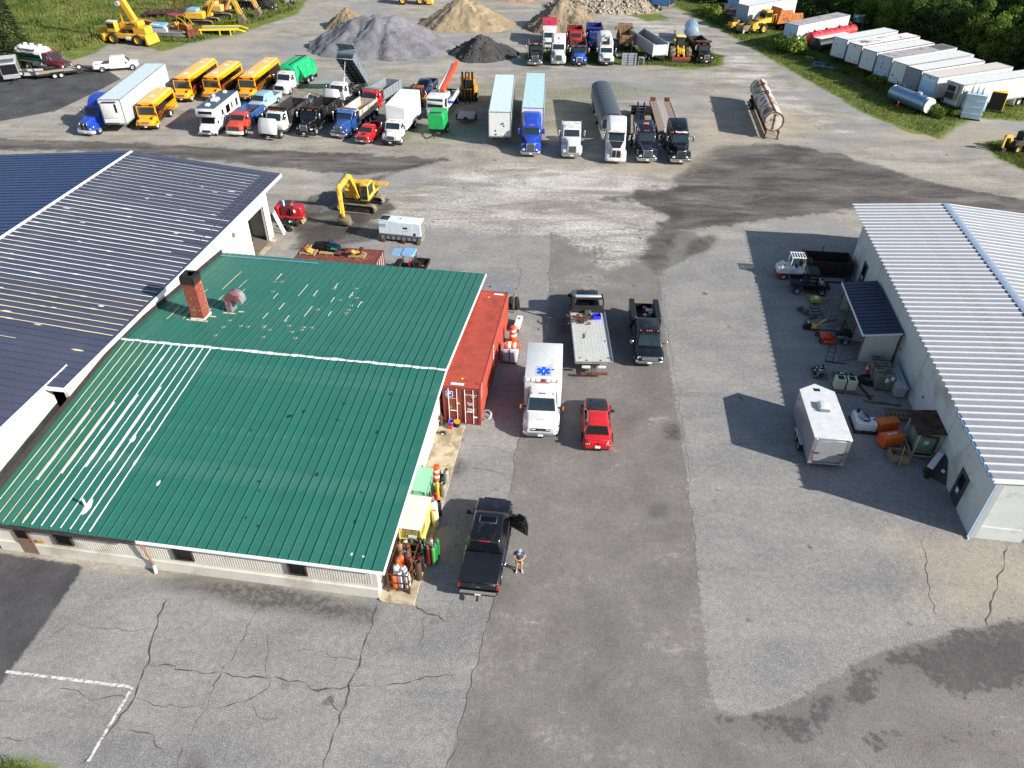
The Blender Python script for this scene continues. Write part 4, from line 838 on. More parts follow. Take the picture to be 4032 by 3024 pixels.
# ---------------------------------------------------------------- middle row, from the left
# school buses
def school_bus(name, label, front, h, L, nwin):
    t = thing(name, label, 'school bus', front, h, 'yellow school buses'); hw = 1.2
    MB().loft([ring(-.1,.82,.78,.6,1.12,.1), ring(-.22,.98,.94,.55,1.28,.16), ring(-.8,1.1,1.04,.55,1.42,.2), ring(-1.35,1.16,1.1,.55,1.55,.2)]).build('bonnet', SBUS, t)
    MB().loft([ring(-1.15, hw*.97, hw*.95,.5,1.5,.1), ring(-1.32, hw, hw*.98,.45,2.55,.1), ring(-1.36, hw, hw*.97,.45,2.98,.42,5), ring(-L+.15, hw, hw*.97,.45,2.98,.42,5), ring(-L, hw*.97, hw*.92,.5,2.9,.42,5)]).build('body', SBUS, t)
    MB().loft([[(x, y, z+.012) for _, y, z in ring(x, hw*.8, hw*.84,2.7,2.985,.29,5)] for x in (-1.5,-L+.2)]).build('roof_skin', SBUSR, t)
    pane(t, 'windscreen', TGLASS, (-1.17,-1.0,1.6),(-1.17,1.0,1.6),(-1.315,1.04,2.5),(-1.315,-1.04,2.5),.012,.014)
    bx(t, 'windscreen_bar', SBUS, -1.3,-1.2,-.02,.02,1.6,2.5) if False else None
    bx(t, 'sign_header', SBUS, -1.36,-1.28,-.42,.42,2.58,2.84,.01)
    text('SCHOOL BUS', .155, INK, t, (-1.272,0,2.71),(R(90),0, R(90)), bold=.006)
    for s in (-1,1):
        bx(t, 'warning_light', mat('dark_red_lens', (84,14,14),.3),-1.37,-1.285, min(s*.5, s*.98), max(s*.5, s*.98),2.58,2.84,.02)
        bx(t, 'headlight', LIGHTW, -.32,-.2, min(s*.72, s*.96), max(s*.72, s*.96),.92,1.1,.03)
        for i in range(nwin):
            w = (L-2.4)/nwin; a = -1.95-w*i; b = a-w+.09; y = s*hw*.985
            pts = [(a, y, 1.78),(b, y, 1.78),(b, y, 2.42),(a, y, 2.42)]; pane(t, 'window', DGLASS, *(pts if s < 0 else pts[::-1]),.012,.008)
        for z in (.92,1.28,1.62): bx(t, 'side_stripe', MBLK, -L+.2,-1.5, min(s*hw*.985, s*(hw+.012)), max(s*hw*.985, s*(hw+.012)), z, z+.05)
        pts = [(-1.38, s*hw*.985,1.6),(-1.86, s*hw*.985,1.6),(-1.86, s*hw*.985,2.42),(-1.42, s*hw*.985,2.42)]; pane(t, 'cab_window', DGLASS, *(pts if s < 0 else pts[::-1]),.012,.01)
        MB().tube([(-1.3, s*1.1,1.9),(-.75, s*1.28,1.75)], .02).build('mirror_arm', MBLK, t); bx(t, 'mirror', MBLK, -.8,-.7, s*1.28-.1, s*1.28+.1,1.6,1.95,.04)
        MB().lathe([(.001,-.09),(.16,-.03),(.16,.02),(.001,.05)], (-.35, s*.8,1.45), 'x', 12).build('crossover_mirror', MBLK, t)
        MB().lathe([(.56, s*1.0),(.62, s*1.0),(.62, s*1.24),(.56, s*1.24),(.56, s*1.0)], (-.85,0,.48), 'y', 10,0, math.pi).build('wing', SBUS, t)
    sg = MB().lathe([(.001,-.012),(.22,-.012),(.22,.012),(.001,.012)], (-2.15, hw+.06,1.62), 'y', 8).build('stop_sign', RED, t)
    mb = MB()
    for i in range(7): mb.box(-.13,-.085,-.45+i*.15-.02,-.45+i*.15+.02,.82,1.1)
    bx(t, 'grille', GREY, -.12,-.09,-.5,.5,.8,1.12,.02); mb.build('grille_bars', CHROME, t)
    bx(t, 'bumper', MBLK, -.3,0,-1.18,1.18,.38,.66,.05); bx(t, 'number_plate', PLATE, 0,.012,-.16,.16,.46,.6)
    for x in ((-3.2,-L+2.4) if nwin > 9 else (-L*.5,)): bx(t, 'roof_hatch', WHITE, x-.4, x+.4,-.32,.32,2.99,3.05,.03)
    MB().lathe([(.06,0),(.05,.1),(.001,.14)], (-L+.9,0,2.99), n=8).build('strobe', LIGHTW, t)
    for i in range(3): bx(t, 'clearance_light', LIGHTA, -1.44,-1.38,(i-1)*.16-.04,(i-1)*.16+.04,2.97,3.02)
    axle(t, -.85,.48,.26,1.03, False, RIMW); axle(t, -L+2.6,.48,.26,1.03, True, RIMW); bx(t, 'chassis', FRAME, -L+.3,-.4,-.8,.8,.38,.5)
    for s in (-1,1): bx(t, 'mudflap', MBLK, -L+1.85,-L+1.88, min(s*.7, s*1.15), max(s*.7, s*1.15),.15,.6)
    return t
school_bus('school_bus', 'short yellow school bus parked nearest, beside the white refrigerated trailer', (-44.99,91.13), R(-89),8.0,7)
school_bus('school_bus', 'long yellow school bus behind the short one, leftmost of three in the back', (-44.56,102.01), R(-93),11.2,11)
school_bus('school_bus', 'yellow school bus between two others, its front hidden by the motorhome roof', (-40.91,102.58), R(-95),9.4,10)
b4 = school_bus('school_bus', 'long yellow school bus parked next to the green garbage truck', (-36.16,102.74), R(-95),11.2,11)
# blue tractor with refrigerated trailer
t = place('semi_tractor', 'blue aerodynamic semi tractor coupled to the white refrigerated trailer', 'truck', (-51.42,88.95), R(-101))
e = heavy_cab(t, BLUE, hood=1.95, gw=.55, zr=2.9, sleeper=(3.85,1.5), grille='split', bumper=LGREY); frame(t, 7.6, e, (-5.6,-6.9), fifth=True)
rf = box_trailer('refrigerated_trailer', 'long white refrigerated trailer with cooling unit behind the left blue tractor', (-48.0,90.1), R(-88),15.8,2.65,4.1,1.2, WHITE, mat('trailer_roof_blue', (190,204,212),.5), gear=False)
MB().box(.0,.5,-.95,.95,2.0,3.75).build('cooling_unit', WHITE, rf, .08,2); bx(rf, 'unit_lower_door', WHITE, .2,.52,-.97,.97,1.5,1.98,.05)
bx(rf, 'unit_grille', MBLK, .15,.51,.62,.9,2.7,3.7); bx(rf, 'unit_vent', MBLK, .1,.44,-.8,.8,3.76,3.86)
# motorhome
t = place('motorhome', 'white motorhome with dark roof and overcab bunk among the trucks', 'motorhome', (-36.95,89.03), R(-95))
MB().loft([ring(-.1,.8,.76,.5,.95,.1), ring(-.3,.95,.9,.48,1.1,.12), ring(-1.1,1., .95,.45,1.3,.1)]).build('bonnet', WHITE, t)
MB().loft([ring(-1.0,1., .95,.45,1.28,.1), ring(-1.5,1., .9,.45,2.0,.1), ring(-2.3,1., .9,.45,2.05,.1)]).build('cab', WHITE, t)
MB().prism([(-.95,2.15),(-.8,2.45),(-1.0,3.1),(-8.3,3.15),(-8.4,.55),(-2.2,.55),(-2.2,2.0),(-1.3,2.02)], -1.22,1.22).build('coach_body', WHITE, t, .05)
bx(t, 'roof', mat('slate_roof', (66,78,98),.5),-8.2,-1.15,-1.12,1.12,3.10,3.19); pane(t, 'windscreen', DGLASS, (-1.07,-.85,1.36),(-1.07,.85,1.36),(-1.42,.8,1.98),(-1.42,-.8,1.98),.012,.012)
pane(t, 'bunk_window', DGLASS, (-.84,-.85,2.45),(-.84,.85,2.45),(-.93,.85,2.85),(-.93,-.85,2.85),.012,.02)
for s in (-1,1):
    for a, b, c, d in ((-2.7,-3.2,1.9,2.5),(-4.0,-5.1,1.7,2.6),(-5.6,-6.0,1.9,2.5),(-7.0,-7.6,1.7,2.6)):
        bx(t, 'side_window', DGLASS, b, a, min(s*1.2, s*1.235), max(s*1.2, s*1.235), c, d, .01)
    bx(t, 'mirror', MBLK, -1.3,-1.2, s*1.25-.1, s*1.25+.1,1.4,1.75,.03); bx(t, 'headlight', LIGHTW, -.16,-.08, min(s*.5, s*.82), max(s*.5, s*.82),.68,.85,.02)
    bx(t, 'side_stripe', SBLUE, -8.3,-2.3, min(s*1.2, s*1.232), max(s*1.2, s*1.232),1.1,1.18)
bx(t, 'grille', MBLK, -.14,-.09,-.5,.5,.65,.88); bx(t, 'bumper', CHROME, -.2,0,-1.0,1.0,.42,.62,.03); bx(t, 'number_plate', PLATE, 0,.012,.3,.62,.45,.58)
for x, y, a in ((-2.0,0,.35),(-4.0,.1,.55),(-7.2,0,.3),(-5.6,-.8,.25)): bx(t, 'roof_vent', WHITE, x-a, x+a, y-a*.8, y+a*.8,3.19,3.19+.16+a*.35,.06, tx=.06, ty=.06)
axle(t, -.95,.37,.22,.85, False, RIMW); axle(t, -6.0,.37,.22,.98, True, RIMW)
# orange-red tipper with blue box
OLDRED = mat('orange_red_paint', (186,66,46),.55, var=.12, dirt=(150,60,40), dirt_amt=.3)
t = place('dump_truck', 'old orange red dump truck with a blue tipper box and white bumper', 'truck', (-33.70,89.19), R(-97), 'dump trucks')
e = heavy_cab(t, OLDRED, hood=1.45, gw=.82, cw=1.05, zf=1.45, zc=1.6, zr=2.3, cabl=1.45, bumper=WHITE, surround=OLDRED, tank=False, lights=False, slant=.5, wx=-1.0); frame(t, 6.9, e, (-5.3,))
dump_body(t, e-.15,-6.9, mat('faded_blue', (40,84,140),.55, var=.15, dirt=(120,90,70), dirt_amt=.3),1.1,.85,1.15, inner=RUST, front_up=.15)
# silver pickup
t = place('pickup_truck', 'silver pickup truck parked behind the orange red dump truck', 'pickup', (-33.88,98.29), R(-105), 'pickup trucks')
pickup(t, mat('silver_blue', (150,170,186),.35, coat=.4),5.9, roofm=mat('pale_blue_roof', (126,160,184),.4), glass=TGLASS)
# white dump, bonnet tipped open, black box
GBOX = mat('charcoal_steel', (44,45,48),.6, var=.2, dirt=(86,80,74), dirt_amt=.3); BEDW = mat('worn_bed', (120,112,102),.7,.2, var=.25)
t = place('dump_truck', 'white dump truck with open bonnet and a dark grey tipper box', 'truck', (-29.32,88.22), R(-103), 'dump trucks')
e = heavy_cab(t, WHITE, tilt=True, hood=1.9, bumper=MBLK, zc=1.8, zr=2.75, rim=ALU); frame(t, 9.2, e, (-6.6,-7.9)); dump_body(t, e-.2,-9.2, GBOX, 1.15,1.3, inner=BEDW, tarp=MBLK)
# black dump truck
t = place('dump_truck', 'black dump truck with a black tipper box in the front of the row', 'truck', (-25.33,89.37), R(-102), 'dump trucks')
e = heavy_cab(t, BLACK, old=True, hood=1.7, gw=.48, bumper=MBLK, zf=1.6, zc=1.75, zr=2.6, surround=ALU, mirror=ALU, glass=GLASS); frame(t, 8.6, e, (-6.2,-7.5)); dump_body(t, e-.2,-8.6, mat('black_steel', (26,26,28),.55, var=.3, dirt=(64,60,56), dirt_amt=.3),1.15,1.25, inner=mat('grey_bed', (140,136,128),.6,.3, var=.2))
# garbage truck
t = place('garbage_truck', 'white cab garbage truck with a bright green rear loader body', 'truck', (-32.31,105.47), R(-103))
e = heavy_cab(t, WHITE, hood=1.6, gw=.72, zf=1.45, zc=1.7, zr=2.6, bumper=OLDWH, surround=NAVY, grille='none'); frame(t, 9.4, e, (-6.6,-7.9))
GG = mat('garbage_green', (18,168,104),.45, var=.1, dirt=(120,190,160), dirt_amt=.22, dsc=2)
MB().loft([ring(x, 1.22,1.1,1.05, z, .3) for x, z in ((e-.15,3.1),(e-.5,3.35),(-7.4,3.4))]).build('hopper_body', GG, t, .02)
MB().prism([(-7.3,3.4),(-8.3,3.2),(-9.3,2.2),(-9.6,1.3),(-9.2,.7),(-8.4,.7),(-7.3,1.1)], -1.2,1.2).build('rear_loader', GG, t, .05)
for s in (-1,1):
    for a, b in (((-7.5,3.3),(-8.9,2.7)),((-8.9,2.7),(-9.4,1.6)),((-7.9,1.2),(-8.5,3.0))): MB().beam((a[0], s*1.24, a[1]),(b[0], s*1.24, b[1]),.12).build('loader_arm', GG, t)
    for x in (e-1.0, e-2.2, e-3.4): bx(t, 'body_post', GG, x-.07, x+.07, min(s*1.15, s*1.26), max(s*1.15, s*1.26),1.1,2.7,.02)
MB().beam((e-.3,.5,3.42),(-7.8,.5,3.5),.12).beam((-7.6,-.9,3.5),(-7.6,.9,3.5),.1).build('hydraulic_rail', FRAME, t)
text('CRUSHER', .22, mat('dark_green_ink', (10,84,56),.5), t, (e-.13,.0,2.75),(R(90),0, R(90)), ext=.01)
# aluminium boat
t = thing('jon_boat', 'grey aluminium flat bottomed boat standing among the dump trucks', 'boat', (-28.24,102.34), R(70))
rg = [[(x, w, .35+z),(x, w*.75, z),(x, -w*.75, z),(x, -w, .35+z),(x, -w*.93,.35+z),(x, -w*.7, z+.04),(x, w*.7, z+.04),(x, w*.93,.35+z)] for x, w, z in ((-2.3,.72,.15),(1.2,.75,.15),(2.0,.68,.22),(2.4,.58,.4))]
MB().loft(rg).build('hull', DALU, t)
for x in (-1.6,-.4,.9): bx(t, 'bench', DALU, x-.15, x+.15,-.66,.66,.4,.44)
bx(t, 'outboard_motor', LGREY, -2.75,-2.4,-.16,.16,.3,.9,.06)
# white dump with the box raised
GREYBOX = mat('blue_grey_steel', (126,138,148),.5,.3, var=.15, dirt=(100,92,84), dirt_amt=.3)
t = place('dump_truck', 'white dump truck with its grey tipper box raised high behind the cab', 'truck', (-24.11,99.96), R(-104), 'dump trucks')
e = heavy_cab(t, WHITE, tilt=True, hood=1.9, bumper=MBLK, zc=1.8, zr=2.7); frame(t, 9.3, e, (-6.4,-7.6,-8.7)); dump_body(t, e-.3,-9.3, GREYBOX, 1.15,1.3, tilt=R(47), inner=BEDW, ribs=8)
# red dump
t = place('dump_truck', 'red dump truck with a galvanised grey tipper box', 'truck', (-19.39,97.81), R(-108), 'dump trucks')
e = heavy_cab(t, RED, old=True, hood=1.6, gw=.5, zf=1.55, zc=1.72, zr=2.55, bumper=MBLK, surround=RED, mirror=ALU, rim=RIMW); frame(t, 8.9, e, (-5.6,-6.8,-8.0)); dump_body(t, e-.2,-8.9, mat('galvanised_box', (150,158,164),.5,.4, var=.12),1.15,1.2, inner=mat('dark_bed', (62,60,58),.7, var=.3), front_up=.3)
# blue dump with tan box
t = place('dump_truck', 'blue dump truck with chrome grille and a dusty pale tipper box', 'truck', (-21.16,88.96), R(-106), 'dump trucks')
DBL = mat('denim_blue', (34,66,128),.3, var=.12, coat=.5)
e = heavy_cab(t, DBL, hood=2.0, gw=.5, zf=1.62, zc=1.85, zr=2.75, visor=mat('blue_visor', (60,104,160),.3), bumper=CHROME, stacks=0); frame(t, 9.0, e, (-5.4,-6.6,-7.8)); dump_body(t, e-.25,-9.0, mat('dusty_box', (190,184,174),.7, var=.12, dirt=(150,132,106), dirt_amt=.4),1.2,1.15, inner=mat('sandy_bed', (150,122,88),.9, var=.25), front_up=.25)
# red pickup
t = place('pickup_truck', 'old red pickup truck with black stripes between the blue dump truck and box truck', 'pickup', (-17.98,87.08), R(-104), 'pickup trucks')
xc, zb = pickup(t, RED, 5.3,1.95,1.72, False, glass=TGLASS, z0=.4, wr=.36, boxy=.05, cab_len=1.5)
for y in (-.14,.14): bx(t, 'bonnet_stripe', MBLK, -1.0,-.4, y-.08, y+.08,1.14,1.185)
# white box truck
t = place('box_truck', 'white box truck with a tall cargo box standing alone in the row', 'truck', (-14.59,86.64), R(-99))
e = heavy_cab(t, WHITE, hood=1.35, gw=.55, cw=1.05, zf=1.35, zc=1.62, zr=2.45, cabl=1.4, bumper=MBLK, tank=False, wx=-1.05, wr=.48, surround=ALU, rim=RIMW); frame(t, 9.6, e, (-7.0,),.48, RIMW)
bx(t, 'cargo_box', WHITE, -9.6, e-.2,-1.25,1.25,1.05,3.85,.04); bx(t, 'box_roof', mat('pale_box_roof', (224,224,220),.6),-9.55, e-.26,-1.2,1.2,3.82,3.875); bx(t, 'front_cap', WHITE, e-.2, e-.12,-1.15,1.15,1.2,3.7,.03)
# old forklift, orange-brown
FORG = mat('faded_orange', (176,104,50),.6, var=.15, dirt=(110,66,40), dirt_amt=.4)
def forklift(t, body, L=2.6, W=1.3, H=2.3, mast=2.4, mastm=FRAME, mw=.05, my=.32, guard=None):
    guard = guard or body; hw = W/2
    MB().prism([(-L, .35),(-L, 1.0),(-L+.2,1.15),(-1.3,1.15),(-1.2,.75),(-.5,.75),(-.35,1.15),(-.25,1.15),(-.25,.35)], -hw, hw).build('body', body, t, .04)
    bx(t, 'counterweight', body, -L-.12,-L+.25,-hw*.95, hw*.95,.4,1.05,.08); bx(t, 'seat', MBLK, -1.5,-1.0,-.25,.25,1.0,1.12,.04); bx(t, 'seat_back', MBLK, -1.6,-1.48,-.25,.25,1.1,1.6,.04)
    mb = MB()
    for s in (-1,1): mb.beam((-.4, s*(hw-.08),1.1),(-.7, s*(hw-.1), H),.07); mb.beam((-1.75, s*(hw-.08),1.1),(-1.7, s*(hw-.1), H),.07)
    mb.build('guard_posts', guard, t); mb = MB()
    mb.box(-1.78,-.62,-hw+.04,-hw+.12, H, H+.07); mb.box(-1.78,-.62, hw-.12, hw-.04, H, H+.07)
    for i in range(6): x = -1.75+i*.215; mb.box(x, x+.06,-hw+.121, hw-.121, H+.01, H+.06)
    mb.build('overhead_guard', guard, t)
    MB().beam((-.55,0,.8),(-.75,0,1.35),.05).build('steering_column', MBLK, t); MB().lathe([(.17,0),(.2,.02),(.17,.04)], (-.78,0,1.36), n=12).build('steering_wheel', MBLK, t)
    for s in (-1,1):
        mb = MB(); mb.box(-.12,.02, s*my-mw, s*my+mw, .08, mast); mb.build('mast_rail', mastm, t)
        mb = MB(); mb.box(.12,1.2, s*.3-.06, s*.3+.06,.05,.1); mb.box(.08,.14, s*.3-.06, s*.3+.06,.05,.6); mb.build('fork', mastm, t)
    mb = MB(); mb.box(.02,.08,-.5,.5,.35,.47); mb.box(.02,.08,-.5,.5,.6,.7); mb.box(-.1,0,-.27,.27, mast-.12, mast); mb.box(-.1,0,-.27,.27, mast*.5, mast*.5+.1); mb.build('carriage', mastm, t)
    MB().cyl((-.05,0,.2),(-.05,0, mast*.85),.05, n=8).build('lift_cylinder', mastm, t)
    axle(t, -.45,.36,.26, hw-.02, False, RIMW); axle(t, -L+.45,.3,.22, hw-.05, False, RIMW)
t = thing('forklift', 'old orange brown forklift behind the white box truck', 'forklift', (-12.99,101.33), R(-98), 'forklifts'); forklift(t, FORG, 2.9,1.3,2.35,1.9)
t = thing('forklift', 'large yellow forklift with a tall dark mast facing the camera', 'forklift', (-6.39,103.95), R(-92), 'forklifts'); forklift(t, mat('forklift_yellow', (214,150,30),.5, dirt=(120,90,40), dirt_amt=.25),3.9,2.1,2.9,3.9, MBLK, .14,.66)
for y in (-.22,.22): bx(t, 'inner_mast', MBLK, -.1,.03, y-.1, y+.1,.1,3.8)
bx(t, 'cab', mat('cab_amber', (206,150,50),.5),-2.0,-.6,-.85,.85,1.1,2.85,.04); bx(t, 'cab_window', GLASS, -1.8,-.58,-.7,.7,1.6,2.7); axle(t, -.6,.55,.4,1.1, False, YEL)
# navy pickup
t = place('pickup_truck', 'navy blue pickup truck behind the old orange brown forklift', 'pickup', (-13.07,105.51), R(-103), 'pickup trucks')
pickup(t, mat('navy_paint', (22,36,72),.25, coat=.6),5.6,1.95,1.85, False, cab_len=1.8, glass=TGLASS)
# concrete pump truck with folded boom
t = place('concrete_pump_truck', 'white concrete pump truck with a folded orange and white boom', 'truck', (-10.11,96.42), R(-100))
MB().loft([ring(-.02,1.12,1.08,.5,2.2,.06), ring(-.1,1.2,1.14,.45,2.75,.14), ring(-.35,1.22,1.15,.45,2.9,.16), ring(-1.8,1.22,1.15,.45,2.9,.16)]).build('cab', WHITE, t)
pane(t, 'windscreen', GLASS, (-.025,-1.0,1.55),(-.025,1.0,1.55),(-.075,1.0,2.6),(-.075,-1.0,2.6),.012,.012)
for s in (-1,1): bx(t, 'side_window', GLASS, -1.3,-.4, min(s*1.2, s*1.225), max(s*1.2, s*1.225),1.6,2.5); bx(t, 'mirror', MBLK, -.1,.0, s*1.45-.1, s*1.45+.1,1.7,2.3,.03); bx(t, 'headlight', LIGHTW, -.02,.02, min(s*.7, s*1.0), max(s*.7, s*1.0),.85,1.05)
bx(t, 'bumper', GREY, -.2,.03,-1.2,1.2,.4,.75,.04); frame(t, 10.5,-2,(-7.2,-8.5)); axle(t, -1.1,.5,.28,1.05, False, RIMW)
for s in (-1,1): bx(t, 'side_locker', OLDWH, -9.8,-2.1, min(s*.8, s*1.22), max(s*.8, s*1.22),.9,1.5,.03); MB().beam((-3.2, s*1.18,1.5),(-9.6, s*1.18,1.9),.06).build('hand_rail', WHITE, t)
MB().cyl((-2.7,0,1.0),(-2.7,0,2.6),.45, n=14).build('boom_turret', WHITE, t)
BO_ = mat('boom_orange', (222,78,48),.45)
MB().beam((-2.5,.35,2.9),(-10.6,.35,4.3),.5,.55).build('boom_section', BO_, t, .04)
for y, a, b in ((-.15,(-2.6,3.1),(-10.4,4.2)),(-.5,(-3.2,2.5),(-9.8,3.6)),(-.85,(-3.4,2.2),(-8.5,2.8))): MB().beam((a[0], y, a[1]),(b[0], y, b[1]),.2).build('boom_section', WHITE, t, .03)
for y in (.0,-.35): MB().tube([(-2.4, y, 2.2),(-3.2, y, 3.0),(-9, y, 4.0)], .07,8).build('delivery_pipe', WHITE, t)
bx(t, 'outrigger', BLUE, -2.6,-2.2,.9,1.8,1.5,1.75,.03); bx(t, 'water_tank', LGREY, -5.2,-3.6,-.7,.7,1.5,2.2,.1)
# green towable generator
t = thing('towable_generator', 'bright green towable chipper box on a black twin axle trailer', 'trailer', (-9.73,88.95), R(-97))
bx(t, 'enclosure', GREEN, -4.4,-1.7,-.95,.95,.75,2.55,.05); bx(t, 'top_hatch', GREEN, -3.2,-1.9,-.8,.8,2.55,2.68,.04); bx(t, 'radiator_mesh', MBLK, -2.2,-1.9,-.7,.7,2.68,2.70)
mb = MB()
for s in (-1,1): mb.beam((-1.6, s*.8,.6),(-.1,0,.55),.12); mb.box(-4.6,-1.5, s*.8-.06, s*.8+.06,.5,.66)
mb.build('draw_frame', MBLK, t); MB().cyl((-.5,0,.0),(-.5,0,1.2),.05, n=8).build('jack', MBLK, t); bx(t, 'coupler', MBLK, -.25,0,-.08,.08,.5,.64); text('DANGER', .14, PLATE, t, (-.95,.42,.62),(R(90),0, R(62)))
for x in (-3.0,-3.85): axle(t, x, .38,.22,1.08, False, RIMW)
for s in (-1,1): bx(t, 'mudguard', MBLK, -4.3,-2.6, min(s*.96, s*1.2), max(s*.96, s*1.2),.8,.84)
# plank deck trailer
t = thing('deck_trailer', 'small flat trailer with a grey plank deck', 'trailer', (-6.27,94.08), R(-92))
for i in range(8): bx(t, 'deck_plank', mat('silver_planks', (160,158,156),.9, var=.2, sc=5),-3.9+i*.36,-3.56+i*.36,-1.05,1.05,.6,.66+.006*(i % 3))
mb = MB()
for s in (-1,1): mb.beam((-1.1, s*.9,.55),(-.05,0,.5),.1); mb.box(-3.9,-1.0, s*.95-.05, s*.95+.05,.48,.599)
mb.build('draw_frame', RUST, t); axle(t, -2.6,.36,.2,1.22, False, RIMW); bx(t, 'winch', FRAME, -1.1,-.85,-.2,.2,.55,.85,.03)
# white van trailer standing alone
wt = box_trailer('van_trailer', 'white van trailer without a tractor in the middle of the row', (-1.72,87.1), R(-91.5),15.2,2.6,4.1,1.2, WHITE, mat('pale_trailer_roof', (196,212,218),.5), marks=7, seed=3)
bx(wt, 'roof_marker', WHITE, -1.2,-1.0,.7,.9,4.07,4.14,.02)
# blue tractor and trailer
t = place('semi_tractor', 'glossy blue semi tractor with sleeper in the centre of the row', 'truck', (1.84,83.62), R(-92))
e = heavy_cab(t, BLUE, hood=2.0, gw=.5, zr=2.9, sleeper=(3.7,1.9), mirror=BLUE, bumper=CHROME); frame(t, 7.9, e, (-5.8,-7.1), fifth=True); text('100', .16, LIGHTA, t, (-2.46,0,2.94),(R(60),0, R(90)))
box_trailer('van_trailer', 'white van trailer with a pale blue ribbed roof behind the glossy blue tractor', (2.1,88.7), R(-92.6),14.6,2.6,4.1,1.2, WHITE, mat('aqua_trailer_roof', (176,206,212),.45), gear=False, roofribs=22, marks=1)
# white day cab
t = place('semi_tractor', 'white day cab tractor with twin stacks and no trailer', 'truck', (6.52,83.13), R(-91))
e = heavy_cab(t, WHITE, hood=2.0, gw=.52, zr=2.85, stacks=2, sleeper=(2.95,.9), grille='bars', surround=OLDWH); frame(t, 7.2, e, (-5.4,-6.6), fifth=True)
MB().cyl((e-.25,-.4,1.1),(e-.25,-.4,2.9),.05, n=8).build('pole', CHROME, t)
# white tractor with tarped end-dump trailer
t = place('semi_tractor', 'white streamlined tractor with black bonnet pulling a tarped trailer', 'truck', (11.35,81.84), R(-95))
e = heavy_cab(t, WHITE, hood=2.05, gw=.55, zr=2.9, sleeper=(3.75,1.9), grille='split', bumper=WHITE, blackhood=True, surround=CHROME); frame(t, 7.9, e, (-5.9,-7.2), fifth=True)
bx(t, 'sun_visor', MBLK, -2.35,-2.2,-.95,.95,2.74,2.88,.03)
TARP = mat('grey_tarp', (70,78,88),.65, var=.12, sc=2.5, bump=.25)
t = thing('tarped_trailer', 'long dump trailer under an arched grey tarp behind the white streamlined tractor', 'trailer', (11.55,89.2), R(-89.5))
n_ = 11; LT = 13.4
def arc(x, hw, z, hgt, k=9): return [(x, hw*math.cos(math.pi*i/k), z+hgt*math.sin(math.pi*i/k)) for i in range(k+1)]
for i in range(n_):
    a, b = -LT*i/n_, -LT*(i+1)/n_; mid = (a+b)/2
    MB().loft([arc(a, 1.3,2.62,.72), arc(mid, 1.28,2.6,.64), arc(b+.01,1.3,2.62,.72)]).build('tarp_bay', TARP, t)
MB().tube([(p[0]+.0, p[1]*1.01, p[2]) for p in arc(.02,1.3,2.62,.72)], .03).build('tarp_bow', MBLK, t)
bx(t, 'tub', ALU, -LT, 0,-1.27,1.27,1.25,2.63,.05)
for i in range(16):
    for s in (-1,1): bx(t, 'side_post', ALU, -LT+.3+i*.84,-LT+.4+i*.84, min(s*1.27, s*1.33), max(s*1.27, s*1.33),1.25,2.6)
bx(t, 'front_panel', MBLK, 0,.03,-1.1,1.1,1.6,2.6); bx(t, 'under_frame', FRAME, -LT+.3,-.6,-.5,.5,1.0,1.249)
for x in (-6.4,-LT+2.6,-LT+1.3): axle(t, x, .5,.26,1.1, True, RIMW)
# dark blue tractor with a gooseneck trailer, plank wings
t = place('semi_tractor', 'dark blue long nose tractor with amber beacon', 'truck', (14.96,82.04), R(-90))
e = heavy_cab(t, DBLUE, hood=2.1, gw=.52, zf=1.7, zc=1.9, zr=2.9, sleeper=(3.35,1.5), stacks=2, bumper=CHROME, mirror=CHROME); frame(t, 7.8, e, (-5.9,-7.2), fifth=True); bx(t, 'beacon', LIGHTA, -3.7,-3.45,-.3,.3,3.36,3.5,.03)
LB_h = hdg((15.13,89.97),(15.71,103.46))
t = thing('beam_trailer', 'low beam trailer with twin plank decks behind the dark blue tractor', 'trailer', (15.09,88.38), R(-97))
DW = mat('grey_deck_planks', (138,128,116),.9, var=.22, sc=5, bump=.15)
for s in (-1,1):
    for k in range(3): bx(t, 'deck_plank', DW, -8.0,-.4, s*(.62+k*.27)-.125, s*(.62+k*.27)+.125,.85,.9+.008*k)
    bx(t, 'main_beam', FRAME, -11.8,.3, s*.38-.09, s*.38+.09,.75,1.2); bx(t, 'outer_rail', FRAME, -8.0,-.4, s*1.32-.05, s*1.32+.05,.7,.92)
    bx(t, 'rear_rail', MBLK, -11.8,-8.1, s*.42-.1, s*.42+.1,1.2,1.42)
for x in (-8.8,-9.9,-11.0): axle(t, x, .48,.26,1.1, True, RIMW); bx(t, 'axle_beam', FRAME, x-.1, x+.1,-1.2,1.2,1.0,1.16)
bx(t, 'gooseneck', FRAME, -.6,1.6,-.55,.55,1.15,1.35); part(t, 'chain_pile', STEEL, lambda m: [m.bc((-4.2+rnd.uniform(-1,1), rnd.uniform(-.25,.25),.95),(.3,.12,.1), rnd.uniform(0,3)) for _ in range(14)])
